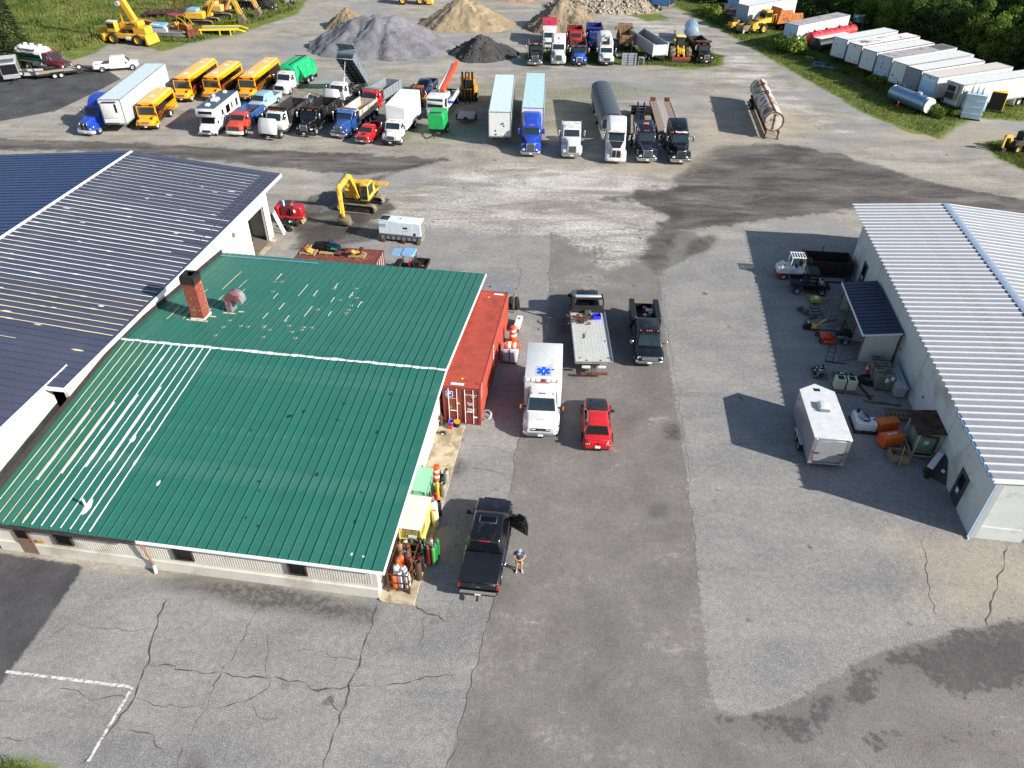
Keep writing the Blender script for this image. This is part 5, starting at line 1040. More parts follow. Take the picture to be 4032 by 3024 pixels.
# black tractor with flat deck trailer
t = place('semi_tractor', 'black aerodynamic tractor with white lettering above the windscreen', 'truck', (18.66,81.76), R(-91))
e = heavy_cab(t, BLACK, hood=1.85, gw=.5, zr=2.9, sleeper=(3.65,1.9), bumper=CHROME, mirror=CHROME, grille='none'); frame(t, 7.8, e, (-5.8,-7.1), fifth=True)
text('Trans-Utility', .27, WINK, t, (-2.42,.12,2.97),(R(58),0, R(90)), bold=.008); bx(t, 'red_badge', RED, -2.46,-2.4,-1.0,-.8,2.9,3.04); bx(t, 'roof_window', DGLASS, -3.25,-2.95,-.4,.4,3.28,3.36)
MB().beam((-.15,-.3,.9),(-.15,.3,1.3),.03).build('grille_slash', CHROME, t); bx(t, 'grille_mesh', GREY, -.15,-.13,-.4,.4,.85,1.3)
t = thing('lowbed_trailer', 'flat deck trailer with worn planks behind the black aerodynamic tractor', 'trailer', (18.61,89.78), R(-93))
PK = mat('worn_planks', (132,116,106),.9, var=.25, sc=5, bump=.15)
for k in range(9): bx(t, 'deck_plank', PK if k not in (3,4,5) else mat('pale_planks', (156,150,144),.9, var=.18, sc=5),-11.6,0,-1.3+k*.29,-1.02+k*.29,1.0,1.05+.006*(k % 2))
for s in (-1,1): bx(t, 'side_rail', RUST, -11.8,.05, min(s*1.31, s*1.38), max(s*1.31, s*1.38),.85,1.08); bx(t, 'loading_ramp', RUST, -12.2,-11.7, min(s*.6, s*1.25), max(s*.6, s*1.25),1.06,1.5,.02)
bx(t, 'under_frame', FRAME, -11.6,1.2,-.5,.5,.75,.99)
for x in (-8.4,-9.5,-10.6): axle(t, x, .45,.26,1.1, True, RIMW)
bx(t, 'toolbox', WHITE, -.2,.35,-.7,.7,1.06,1.35,.03)
# rusty tank on legs
t = thing('tank_trailer', 'rust streaked white cylindrical tank trailer standing alone on the gravel', 'trailer', (31.25,90.85), R(-97))
TK = mat('rusted_white', (206,200,190),.7, var=.1, sc=2, dirt=(138,96,70), dirt_amt=.52, dsc=1.0); LT = 14.2
MB().lathe([(.001,.06),(.75,.04),(1.08,0),(1.12,-.05),(1.12,-LT),(.9,-LT-.1),(.001,-LT-.16)], (0,0,2.05), 'x', 28).build('tank_shell', TK, t)
for i in range(9): x = -.15-i*(LT-.3)/8; MB().lathe([(1.12,-.04),(1.15,-.04),(1.15,.04),(1.12,.04)], (x, 0,2.05), 'x', 28).build('hoop', TK, t)
MB().lathe([(1.08,.0),(1.16,.0),(1.16,.06),(1.08,.06)], (0,0,2.05), 'x', 28).build('end_ring', RUST, t)
MB().beam((-.1,0,3.2),(-LT+.4,0,3.2),.16,.05).build('walkway', RUST, t); bx(t, 'end_strip', RUST, .06,.09,-.08,.06,1.1,3.0)
for x in (-7.5,-8.3,-11.5): MB().cyl((x, 0,3.1),(x, 0,3.35),.25, n=12).build('manhole', RUST, t); MB().beam((x, -.8,3.0),(x, .8,3.0),.06).build('ladder_rung', RUST, t)
for s in (-1,1):
    bx(t, 'skid', RUST, -LT, .3, s*.75-.1, s*.75+.1,.75,1.0); mb = MB(); mb.box(.0,.15, s*.75-.07, s*.75+.07,.05,1.0); mb.box(-.1,.25, s*.75-.2, s*.75+.2,0,.05); mb.build('landing_leg', RUST, t)
    for i in range(5): MB().beam((-2-i*2.2, s*.8,.9),(-2.6-i*2.2, s*1.1,1.7),.08).build('saddle_brace', RUST, t)
MB().beam((-1.5,.75,.2),(-1.5,-.75,.7),.05).beam((.1,.75,.3),(.1,-.75,.9),.04).build('cross_brace', RUST, t)
for x in (-11.2,-12.4): axle(t, x, .5,.26,1.05, True, RIMW)
# ---------------------------------------------------------------- vehicles and goods in the foreground
def fwd(p, h, d): return (p[0]+math.cos(h)*d, p[1]+math.sin(h)*d)
# ambulance
t = place('ambulance', 'white box ambulance with a blue star of life on its roof', 'ambulance', (1.82,35.29), R(-93.6))
MB().loft([ring(-.12,.86,.82,.55,1.02,.1), ring(-.25,.98,.92,.52,1.14,.16), ring(-.7,1.02,.94,.5,1.24,.2), ring(-1.45,1.04,.98,.5,1.42,.18)]).build('bonnet', WHITE, t)
MB().loft([ring(-1.3,1.04,.98,.5,1.38,.12), ring(-1.95,1.04,.86,.5,2.1,.12), ring(-2.2,1.04,.84,.5,2.2,.16), ring(-2.95,1.04,.86,.5,2.22,.16)]).build('cab', WHITE, t)
f = lambda k, y: (-1.3-.65*k, y*(1-.12*k),1.38+.72*k)
pane(t, 'windscreen', TGLASS, f(.08,-.88), f(.08,.88), f(.92,.88), f(.92,-.88),.012,.014)
for s in (-1,1):
    pts = [(-1.75, s*1.0,1.45),(-2.75, s*1.0,1.45),(-2.75, s*.9,2.02),(-2.1, s*.9,2.02)]; pane(t, 'side_window', GLASS, *(pts if s < 0 else pts[::-1]),.01,.02)
    MB().beam((-1.75, s*1.0,1.4),(-1.6, s*1.3,1.5),.05).build('mirror_arm', MBLK, t); bx(t, 'mirror', MBLK, -1.7,-1.56, s*1.32-.1, s*1.32+.1,1.35,1.75,.04); bx(t, 'mirror_signal', LIGHTA, -1.558,-1.55, s*1.36-.04, s*1.36+.04,1.4,1.7)
    MB().loft([[(x, s*.8,.5),(x, s*w_, .5),(x, s*w_, z-.08),(x, s*(w_-.08), z),(x, s*.8, z+.05)] for x, w_, z in ((-.3,1.02,1.0),(-.6,1.14,1.1),(-1.4,1.16,1.15),(-1.75,1.06,1.1))]).build('wing', WHITE, t)
    bx(t, 'headlight', GREY, -.3,-.16, min(s*.62, s*.92), max(s*.62, s*.92),.84,1.0,.03); bx(t, 'turn_signal', LIGHTA, -.55,-.42, min(s*1.12, s*1.15), max(s*1.12, s*1.15),.9,1.04)
    bx(t, 'running_board', ALU, -3.0,-1.7, min(s*.95, s*1.18), max(s*.95, s*1.18),.42,.5,.02)
bx(t, 'grille', MBLK, -.15,-.08,-.6,.6,.8,1.0,.02); bx(t, 'grille_badge', CHROME, -.078,-.06,-.12,.12,.88,.94)
for y in (-.45,.45): bx(t, 'grille_strobe', LIGHTW, -.08,-.06, y-.13, y+.13,.92,.98)
bx(t, 'bonnet_scoop', LGREY, -.75,-.68,-.22,.22,1.24,1.27)
MB().prism([(.0,-.8),(.0,.8),(-.18,1.12),(-.45,1.16),(-.45,-1.16),(-.18,-1.12)], .42,.68, 'z').build('bumper', CHROME, t, .03); bx(t, 'number_plate', PLATE, 0,.014,-.17,.17,.46,.62)
for i, y in enumerate((-.7,-.15,0,.15,.7)): bx(t, 'marker_light', LIGHTR, -2.2,-2.12, y-.04, y+.04,2.17,2.24,.01)
bx(t, 'patient_module', WHITE, -6.85,-2.9,-1.2,1.2,.55,2.92,.05, seg=2)
for s in (-1,1):
    for a, b in ((-3.8,-3.1),(-5.0,-4.0),(-6.6,-5.3)): bx(t, 'locker_door', OLDWH, b, a, min(s*1.2, s*1.215), max(s*1.2, s*1.215),.75,2.4,.005)
for i, y in enumerate((-1.0,-.66,-.33,0,.33,.66,1.0)): bx(t, 'light_bar_lamp', mat('red_clear_lens', (226,214,212),.2, coat=.5) if i != 3 else LIGHTR, -2.9,-2.8, y-.14, y+.14,2.62,2.82,.02)
bx(t, 'lower_lamp', GREY, -2.9,-2.84,-.45,.45,2.5,2.57,.01)
bx(t, 'emblem_panel', LGREY, -4.1,-3.04,-.52,.52,2.921,2.926)
SB = mat('emblem_blue', (8,84,208),.4); mb = MB()
for k in range(3): mb.bc((-3.57,0,2.93+.003*k),(.92,.25,.006), R(60*k))
mb.build('star_of_life', SB, t); bx(t, 'emblem_staff', WINK, -3.72,-3.42,-.012,.012,2.94,2.944)
mb = MB(); pts = [(-3.69+.022*i, .035*math.sin(i*1.1),2.94) for i in range(12)]; mb.tube(pts, .008,5).build('emblem_serpent', WINK, t)
MB().cyl((-3.75,.62,2.92),(-3.75,.62,2.98),.05, n=10).build('roof_aerial', MBLK, t)
MB().cyl((-3.05,-1.22,2.4),(-3.05,-1.22,2.85),.04, n=8).build('snorkel', WHITE, t)
axle(t, -1.05,.41,.26,1.0, False, ALU); axle(t, -5.4,.41,.24,1.08, True, ALU); bx(t, 'chassis', FRAME, -6.8,-.5,-.5,.5,.4,.55); bx(t, 'rear_step', ALU, -7.15,-6.85,-1.1,1.1,.45,.55)
# red sports coupe, seen from behind
h_ = R(86.5); L_ = 4.78
t = place('sports_car', 'red coupe with black bonnet and louvred rear window, seen from behind', 'car', fwd((5.34,34.38), h_, L_-.1), h_)
MB().loft([ring(-.02,.55,.5,.35,.6,.1,5), ring(-.2,.82,.74,.25,.72,.2,5), ring(-.7,.93,.84,.22,.85,.26,5), ring(-1.5,.94,.88,.2,.96,.24,5), ring(-2.6,.92,.86,.2,.97,.2,5), ring(-3.6,.96,.88,.22,1.03,.26,5), ring(-4.3,.94,.82,.25,1.02,.22,5), ring(-4.65,.86,.74,.32,.98,.16,5), ring(-4.78,.74,.66,.4,.86,.12,5)]).build('body', RED, t)
MB().loft([[(x, y, z+.014) for _, y, z in ring(x, w_*.7, w_*.74, z1-.08, z1,.05)] for x, w_, z1 in ((-.26,.82,.755),(-.7,.95,.86),(-1.5,1., .97))]).build('bonnet', BLACK, t)
for s in (-1,1): bx(t, 'bonnet_vent', MBLK, -1.0,-.6, s*.38-.07, s*.38+.07,.86,.895)
MB().loft([rr(-4.2,-1.4,.84,.95,.2), rr(-3.7,-2.15,.64,1.3,.2), rr(-3.5,-2.3,.6,1.36,.2), rr(-3.3,-2.5,.5,1.385,.16)]).build('cabin', RED, t)
pane(t, 'windscreen', GLASS, (-1.48,-.74,.99),(-1.48,.74,.99),(-2.12,.6,1.285),(-2.12,-.6,1.285),.012,.014)
pane(t, 'rear_window', GLASS, (-4.14,.66,1.0),(-4.14,-.66,1.0),(-3.72,-.56,1.29),(-3.72,.56,1.29),.012,.012)
for i in range(6):
    k = i/5; x = -4.16+.4*k; z = 1.05+.27*k; w_ = .68-.1*k; bx(t, 'louvre', MBLK, x-.05, x+.06,-w_, w_, z, z+.02)
for y in (-.45,0,.45): MB().beam((-4.18, y, 1.04),(-3.72, y*.86,1.345),.03).build('louvre_bar', MBLK, t)
for s in (-1,1):
    pts = [(-1.75, s*.82,1.0),(-2.9, s*.83,1.0),(-2.9, s*.66,1.27),(-2.2, s*.66,1.27)]; pane(t, 'side_window', GLASS, *(pts if s < 0 else pts[::-1]),.01,.012)
    pts = [(-3.0, s*.83,1.0),(-3.6, s*.83,1.0),(-3.45, s*.68,1.24),(-3.0, s*.66,1.26)]; pane(t, 'quarter_louvre', MBLK, *(pts if s < 0 else pts[::-1]),.02,.015)
    bx(t, 'mirror', MBLK, -1.95,-1.75, s*1.0-.12, s*1.0+.12,.98,1.12,.04); bx(t, 'tail_light', MBLK, -4.79,-4.7, min(s*.45, s*.82), max(s*.45, s*.82),.68,.84,.02)
    for y in (.53,.63,.73): bx(t, 'lamp_bar', LIGHTW, -4.8,-4.79, s*y-.025, s*y+.025,.71,.81)
bx(t, 'boot_spoiler', RED, -4.72,-4.5,-.78,.78,1.0,1.06,.03); MB().lathe([(.001,0),(.09,0),(.09,.02),(.001,.02)], (-4.79,0,.78), 'x', 14).build('fuel_badge', MBLK, t); bx(t, 'number_plate', PLATE, -4.83,-4.78,-.16,.16,.45,.6); bx(t, 'rear_diffuser', MBLK, -4.76,-4.6,-.7,.7,.25,.36)
axle(t, -.95,.34,.24,.85, False, GREY); axle(t, -3.68,.34,.26,.86, False, GREY)
# flatbed recovery truck, facing away
h_ = R(90); rear = (5.73,42.52)
t = place('flatbed_tow_truck', 'black cab recovery truck with a long pale aluminium flat bed, facing away', 'truck', fwd(rear, h_, 10.1), h_)
pickup(t, DBLUE, 6.0,2.15,2.15, False, bed=False, cab_len=1.9, z0=.6, wr=.45, dually=True, markers=True, chrome=MBLK)
BEDA = mat('flatbed_alu', (206,206,200),.5,.25, var=.06, sc=2, dirt=(178,156,128), dirt_amt=.12, dsc=.6)
for i in range(20): bx(t, 'deck_strip', BEDA, -10.1,-3.75,-1.28+i*.128,-1.28+i*.128+.122,1.02,1.1+.006*(i % 2))
for s in (-1,1):
    bx(t, 'side_rail', ALU, -10.1,-3.7, min(s*1.285, s*1.36), max(s*1.285, s*1.36),.95,1.2)
    for i in range(14): bx(t, 'stake_pocket', MBLK, -9.9+i*.44,-9.8+i*.44, min(s*1.361, s*1.38), max(s*1.361, s*1.38),1.0,1.14)
    MB().beam((-3.72, s*1.2,1.0),(-3.6, s*1.15,2.3),.1).build('headboard_post', MBLK, t)
MB().beam((-3.6,-1.15,2.3),(-3.6,1.15,2.3),.12).build('headboard_bar', MBLK, t); bx(t, 'light_bar', LGREY, -3.62,-3.38,-1.0,1.0,2.37,2.5,.03)
pane(t, 'headboard_mesh', MBLK, (-3.72,-1.1,1.15),(-3.72,1.1,1.15),(-3.66,1.1,1.7),(-3.66,-1.1,1.7),.03)
bx(t, 'winch', STEEL, -4.1,-3.8,-.25,.25,1.12,1.4,.03); bx(t, 'rear_bar', ALU, -10.15,-10.101,-1.3,1.3,.9,1.09)
bx(t, 'wheel_lift', RUST, -10.75,-10.55,-.95,.95,.35,.5,.02); bx(t, 'stinger_boom', STEEL, -10.6,-9.0,-.15,.15,.4,.6); bx(t, 'chassis', FRAME, -10,-2.5,-.45,.45,.6,.95)
for s in (-1,1): bx(t, 'rear_lamp', OLDWH, -10.3,-10.16, s*.55-.3, s*.55+.3,.62,.8,.03)
axle(t, -8.1,.45,.25,1.0, True, ALU)
for x, y in ((-7.6,-1.0),(-9.7,-1.05),(-9.7,.95),(-10.0,-.5),(-10.0,.5)): bx(t, 'tie_down', RUST, x-.06, x+.06, y-.06, y+.06,1.108,1.13)
tag(part(None, 'chain_heap', RUST, lambda m: [m.add(*(lambda b: (b.v, b.f))(MB().bc((rnd.gauss(0,.42), rnd.gauss(0,.3),.05+rnd.random()*.12),(rnd.uniform(.12,.4),.07,.06), rnd.uniform(0,3)))) for _ in range(46)]), 'heap of rusty chains and binders at the head of the flat bed', 'chains', kind='stuff').location = (*(4.98,47.88),1.12)
t = thing('storage_crate', 'bright blue plastic crate on the flat bed next to the chains', 'crate', (*(6.37,48.11),1.12), R(5)); CBL = mat('crate_blue', (36,44,206),.4)
for a, b, c, d in ((-.3,.3,-.22,-.2),(-.3,.3,.2,.22),(-.3,-.28,-.2,.2),(.28,.3,-.2,.2)): bx(t, 'crate_wall', CBL, a, b, c, d, .02,.3)
bx(t, 'crate_base', CBL, -.3,.3,-.22,.22,0,.02)
t = thing('tow_hook', 'rusty J shaped tow hook lying in the middle of the flat bed', 'hook', (*(5.29,45.57),1.12),0)
MB().tube([(0,.25,.04),(.02,.05,.04),(-.02,-.15,.04),(-.12,-.22,.04)], .03).build('shank', RUST, t); MB().tube([(-.06,.33,.04),(0,.25,.04),(.1,.33,.04)], .025).build('fork_end', RUST, t)
# black pickup with service body
t = place('pickup_truck', 'black crew pickup with service body and chrome grille facing the camera', 'pickup', (9.77,43.09), R(-93), 'pickup trucks')
pickup(t, BLACK, 6.9,2.03,2.0, True, bed=False, glass=TGLASS, chrome=CHROME, markers=True, z0=.5, boxy=.08, grille=GREY); UB = mat('service_black', (26,28,34),.5)
for s in (-1,1):
    bx(t, 'service_locker', UB, -6.9,-4.2, min(s*.72, s*1.12), max(s*.72, s*1.12),.75,1.75,.03)
    for i in range(3): bx(t, 'locker_door', BLACK, -6.75+i*.87,-5.98+i*.87, min(s*1.12, s*1.135), max(s*1.12, s*1.135),.85,1.6,.01)
bx(t, 'bed_floor', UB, -6.9,-4.2,-.72,.72,.75,.8); bx(t, 'bed_front', UB, -4.3,-4.2,-.72,.72,.8,1.5); bx(t, 'rear_gate', UB, -6.95,-6.88,-.71,.71,.75,1.3); axle(t, -5.55,.4,.24,.95, True); bx(t, 'rear_bumper', MBLK, -7.1,-6.96,-1., 1., .5,.7,.02)
MB().beam((-1.35,-.7,1.22),(-1.55,-.1,1.26),.02).beam((-1.35,.1,1.22),(-1.55,.7,1.26),.02).build('wiper', MBLK, t)['kind'] = 'stuff'
def bucket(name, label, loc, m, lidm, r=.16, h=.36, open_=False, cat='bucket', group=None):
    t = thing(name, label, cat, loc, 0, group)
    MB().lathe([(.001,0),(r*.88,0),(r, h),(r*.9, h),(r*.8,.03),(.001,.03)], n=16).build('pail', m, t); MB().lathe([(r, h-.05),(r*1.06, h-.05),(r*1.06, h),(r, h)], n=16).build('rim_band', lidm, t)
    if not open_: MB().lathe([(.001, h+.025),(r*1.05, h+.02),(r*1.05, h-.01),(.001, h-.01)], n=16).build('lid', lidm, t)
    MB().tube([(r*1.05*math.cos(a),.0, h-.05+r*.9*math.sin(a)*.5) for a in [math.pi*i/8 for i in range(9)]], .008,5).build('handle', STEEL, t); return t
TANL = mat('tan_lid', (212,170,128),.6); PINK = mat('pink_plastic', (206,96,104),.5)
bucket('bucket', 'pink pail in the back of the service pickup', (*(10.22,49.67),.8), PINK, PINK); bucket('bucket', 'tan lidded pail at the left of the service pickup bed', (*(10.12,48.60),.8), TANL, TANL); bucket('bucket', 'tan lidded pail at the right of the service pickup bed', (*(10.58,48.89),.8), TANL, TANL)
t = thing('cool_box', 'blue cool box with white lid in the service pickup bed', 'cool box', (*(10.56,49.31),.8), R(-93)); bx(t, 'chest', BLUE, -.2,.2,-.3,.3,0,.32,.03); bx(t, 'lid', WHITE, -.21,.21,-.31,.31,.322,.38,.02)
# black pickup with open door, seen from behind
h_ = R(83.3)
t = place('pickup_truck', 'black crew pickup with bed cover, seen from behind with its passenger door open', 'pickup', fwd((-1.63,23.06), h_, 6.45), h_, 'pickup trucks')
xc, zb = pickup(t, BLACK, 6.2,2.06,1.95, True, cover=mat('tonneau_black', (20,23,30),.45, var=.1), chrome=BLACK, z0=.52, wr=.42)
for s in (-1,1): bx(t, 'running_board', CHROME, -4.2,-1.5, min(s*1.0, s*1.14), max(s*1.0, s*1.14),.42,.48,.015); bx(t, 'mirror_cap', CHROME, -1.5,-1.47, s*1.25-.1, s*1.25+.1,1.2,1.44,.02)
bx(t, 'sunroof_frame', CHROME, -2.75,-2.25,-.46,.46,1.945,1.962,.01); bx(t, 'sunroof', DGLASS, -2.72,-2.28,-.42,.42,1.95,1.968); bx(t, 'brake_light', LIGHTR, -4.0,-3.95,-.28,.28,1.87,1.93,.01)
for y in (-.42,-.14,.14,.42): bx(t, 'roof_rib', BLACK, -3.75,-2.85, y-.015, y+.015,1.94,1.965)
bx(t, 'bumper_step', GREY, -6.36,-6.2,-.9,.9,.705,.725); bx(t, 'tailgate_badge', CHROME, -6.14,-6.125,-.12,.12,.92,.99); bx(t, 'tow_hitch', MBLK, -6.6,-6.3,-.05,.05,.42,.52)
d_ = MB(); d_.prism([(0,.55),(-1.15,.5),(-1.15,1.2),(-1.0,1.8),(-.55,1.84),(0,1.25)], -.06,.06); d_ = d_.build('open_door', BLACK, t, .02); d_.location = (-1.55,-1.06,0); d_.rotation_euler = (0,0, R(62))
b = bx(d_, 'door_trim', mat('grey_trim', (52,53,56),.7),-1.08,-.1,.06,.10,.62,1.15,.03); b = bx(d_, 'arm_rest', MBLK, -.9,-.25,.1,.16,.85,.95,.02); pane(d_, 'door_window', GLASS, (-.12,.065,1.26),(-1.05,.065,1.24),(-.95,.065,1.76),(-.55,.065,1.78),.01)
bx(t, 'door_opening', MBLK, -2.75,-1.6,-1.04,-.99,.58,1.2)
# person looking down at a hand-held controller
def skin(name, J, E, m, parent, sub=1):
    me = bpy.data.meshes.new(name); ks = list(J); me.from_pydata([J[k][0] for k in ks], [(ks.index(a), ks.index(b)) for a, b in E] if E else [], []); o = bpy.data.objects.new(name, me); COL.objects.link(o)
    o.modifiers.new('skin', 'SKIN'); sv = me.skin_vertices[0].data
    for i, k in enumerate(ks): r = J[k][1]; sv[i].radius = r if isinstance(r, tuple) else (r, r); sv[i].use_root = i == 0
    o.modifiers.new('sub', 'SUBSURF').levels = sub; dg = bpy.context.evaluated_depsgraph_get(); me2 = bpy.data.meshes.new_from_object(o.evaluated_get(dg)); bpy.data.objects.remove(o)
    me2.polygons.foreach_set('use_smooth', [True]*len(me2.polygons)); return link(name, me2, m, parent)
SKIN = mat('skin', (196,142,116),.6); SHIRT = mat('navy_shirt', (52,62,82),.85); SHORT = mat('khaki_shorts', (178,160,128),.85); CAP = mat('grey_cap', (134,146,166),.8)
t = thing('person', 'person in dark blue shirt, khaki shorts and cap looking down at a controller', 'person', (0.47,25.19), R(-88))
J = dict(pel=((0,0,.95),(.15,.11)), wa=((.0,0,1.12),(.14,.10)), ch=((-.02,0,1.36),(.17,.12)), nk=((.0,0,1.52),.058), hd0=((.045,0,1.6),.075), hd1=((.1,0,1.68),.095), hd2=((.13,0,1.75),.07))
E_ = [('pel', 'wa'),('wa', 'ch'),('ch', 'nk'),('nk', 'hd0'),('hd0', 'hd1'),('hd1', 'hd2')]
for s, n in ((1, 'l'),(-1, 'r')):
    J.update({'sh'+n: ((-.02, s*.19,1.44),.068), 'el'+n: ((.02, s*.30,1.17),.046), 'wr'+n: ((.24, s*.12,1.1),.032), 'pm'+n: ((.30, s*.085,1.11),(.036,.022)), 'hp'+n: ((0, s*.1,.88),.095), 'kn'+n: ((.03, s*.12,.5),.062), 'an'+n: ((-.01, s*.13,.1),.042), 'to'+n: ((.16, s*.15,.05),.04)})
    E_ += [('ch', 'sh'+n),('sh'+n, 'el'+n),('el'+n, 'wr'+n),('wr'+n, 'pm'+n),('pel', 'hp'+n),('hp'+n, 'kn'+n),('kn'+n, 'an'+n),('an'+n, 'to'+n)]
    for k in range(4): q = 'f%d%s' % (k, n); J[q] = ((.345+.01*(k % 2), s*(.085-.03+.02*k),1.12),.009); J[q+'t'] = ((.36, s*(.06-.02+.017*k),1.10-.012*k),.008); E_ += [('pm'+n, q),(q, q+'t')]
    J['th'+n] = ((.31, s*.05,1.15),.01); J['tt'+n] = ((.345, s*.04,1.165),.009); E_ += [('pm'+n, 'th'+n),('th'+n, 'tt'+n)]
skin('body', J, E_, SKIN, t)
k_ = 1.18; S2 = {k: (J[k][0], tuple(x*k_ for x in J[k][1]) if isinstance(J[k][1], tuple) else J[k][1]*1.25) for k in ('pel', 'wa', 'ch', 'shl', 'shr')}; S2['nk'] = ((-.01,0,1.5),.085); S2['al'] = ((.005,.265,1.27),.07); S2['ar'] = ((.005,-.265,1.27),.07)
skin('shirt', S2, [('pel', 'wa'),('wa', 'ch'),('ch', 'nk'),('ch', 'shl'),('ch', 'shr'),('shl', 'al'),('shr', 'ar')], SHIRT, t)
skin('shorts', dict(pel=((0,0,.96),(.165,.125)), hl=((0,.1,.86),.112), hr=((0,-.1,.86),.112), kl=((.03,.125,.54),.1), kr=((.03,-.125,.54),.1)), [('pel', 'hl'),('pel', 'hr'),('hl', 'kl'),('hr', 'kr')], SHORT, t)
for s in (-1,1): skin('shoe', dict(a=((-.05, s*.135,.055),(.05,.05)), b=((.08, s*.15,.05),(.052,.045)), c=((.2, s*.165,.04),(.045,.032))), [('a', 'b'),('b', 'c')], WHITE, t)
MB().lathe([(.115,-.02),(.118,.04),(.09,.1),(.04,.125),(.001,.13)], (0,0,0), n=16).prism([(.08,-.085),(.2,-.07),(.23,0),(.2,.07),(.08,.085)], -.02,-.005, 'z').build('cap', CAP, t, loc=(.1,0,1.71), rot=(0, R(28),0))
bx(t, 'nose', SKIN, .2,.225,-.012,.012,1.63,1.66,.005)
cb = fwd((0.47,25.19), R(-88),.36); ct_ = thing('remote_controller', 'small dark controller with screen held by the person', 'controller', (*cb, 1.11), R(-88)); bx(ct_, 'case', MBLK, -.05,.05,-.1,.1,0,.03,.01); bx(ct_, 'screen', GLASS, -.035,.05,-.06,.06,.031,.036)
for s in (-1,1): MB().cyl((0, s*.08,.03),(0, s*.08,.05),.008, n=6).build('stick', MBLK, ct_)
# big red shipping container beside the shop
CR = mat('container_red', (164,70,56),.62, var=.08, sc=1.5, dirt=(138,60,48), dirt_amt=.34, dsc=.8); CRD = mat('container_red_less_sun', (118,50,42),.6, var=.12)  # door end darker: its weaker sunlight put into the colour
def container(name, label, loc, h, L, m, dm, H=2.9, W=2.44):
    t = thing(name, label, 'container', loc, h); hw = W/2; n = int(L/.28)
    for s in (-1,1):
        pr = []; p2 = []
        for i in range(n):
            x = -.12-(L-.24)*i/n; d = (L-.24)/n
            for a, o in ((0,0),(.3,0),(.42,.045),(.88,.045)): pr.append((x-d*a, s*(hw-.01-o)))
        pr.append((-L+.12, s*(hw-.01))); mb = MB(); q = len(pr)
        mb.add([(a, b, .16) for a, b in pr]+[(a, b, H-.12) for a, b in pr], [(i, i+1, q+i+1, q+i) for i in range(q-1)]); mb.build('side_wall', m, t)
        bx(t, 'top_rail', m, -L+.1,-.1, min(s*(hw-.06), s*hw), max(s*(hw-.06), s*hw), H-.13, H-.02); bx(t, 'bottom_rail', m, -L+.1,-.1, min(s*(hw-.06), s*hw), max(s*(hw-.06), s*hw),.02,.17)
    nr = int(L/.21); pr = []
    for i in range(nr):
        x = -.12-(L-.24)*i/nr; d = (L-.24)/nr
        for a, o in ((0,0),(.4,0),(.5,-.025),(.9,-.025)): pr.append((x-d*a, H-.03+o))
    q = len(pr); MB().add([(a, -hw+.05, b) for a, b in pr]+[(a, hw-.05, b) for a, b in pr], [(i, i+1, q+i+1, q+i) for i in range(q-1)]).build('roof', m, t)
    for x in (-.09,-L+.09):
        for y in (-hw+.09, hw-.09):
            bx(t, 'corner_post', dm if x > -1 else m, x-.08, x+.08, y-.08, y+.08,.12, H-.12)
            for z in (0, H-.118): bx(t, 'corner_casting', dm, x-.088, x+.09, y-.09, y+.09, z, z+.118,.01)
        bx(t, 'end_header', dm if x > -1 else m, x-.07, x+.07,-hw+.18, hw-.18, H-.15, H-.015); bx(t, 'end_sill', dm if x > -1 else m, x-.07, x+.07,-hw+.18, hw-.18,.02,.16)
    bx(t, 'end_wall', m, -L+.03,-L+.08,-hw+.17, hw-.17,.16, H-.15)
    bx(t, 'floor', FRAME, -L+.1,-.1,-hw+.06, hw-.06,.1,.16)
    for y0, y1 in ((-hw+.18,-.01),(.01, hw-.18)):
        d = bx(t, 'door', dm, -.1,-.05, y0, y1,.17, H-.155,.01); mb = MB(); k = 4; hgt = (H-.36)/k
        for i in range(k): bx(d, 'door_panel', dm, -.049,-.025, y0+.08, y1-.08,.22+i*hgt, .22+(i+1)*hgt-.1,.02)
        for y in (y0+.2*(y1-y0), y0+.72*(y1-y0)):
            MB().cyl((-.005, y, .1),(-.005, y, H-.05),.02, n=8).build('lock_rod', WINK, d)
        bx(d, 'lock_handle', WINK, -.02,.02, y0+.3, y1-.25,1.05,1.09)
    return t
c1 = container('shipping_container', 'forty foot red steel shipping container under the green roof edge', (-3.20,36.95), R(-97.8),12.19, CR, CRD)
bx(c1, 'logo_panel', WINK, -.02,-.012,-1.0,-.55,2.18,2.62); bx(c1, 'logo_field', BLUE, -.011,-.008,-.97,-.58,2.21,2.59); bx(c1, 'logo_stroke', WINK, -.007,-.004,-.9,-.66,2.42,2.5); bx(c1, 'logo_stroke', WINK, -.007,-.004,-.9,-.8,2.25,2.4)
D90 = (R(90),0, R(90))
for s, sz, y, z in (('FCIU  864564 4', .125,.6,2.46),('45G1', .11,.78,2.3),('www.florens.com', .09,-.62,2.08),('MAX GROSS\n32500 KG\n71650 LB', .075,.55,1.72),('TARE 3880 KG\nNET 28620 KG\nCU.CAP 76.4', .075,.6,1.25)): text(s, sz, WINK, c1,(.002, y, z), D90, ext=.002, bold=.002)
MB().prism([(-.32,1.62),(-.1,1.62),(-.21,1.82)], -.02,-.008, 'x').build('warning_sticker', mat('hazard_yellow', (240,190,20),.5), c1); bx(c1, 'data_plate', mat('brass_plate', (130,110,50),.5),-.024,-.016,-.85,-.62,1.2,1.5); bx(c1, 'door_label', WINK, -.024,-.016,.75,1.0,.6,.7)
bx(c1, 'roof_label', WINK, -.6,-.38,-.75,.1,2.872,2.876); text('FCIU 864564 4', .1, INK, c1,(-.49,-.33,2.878),(0,0, R(90)), ext=.001); bx(c1, 'roof_label', WINK, -11.85,-11.65,.2,.9,2.872,2.876)
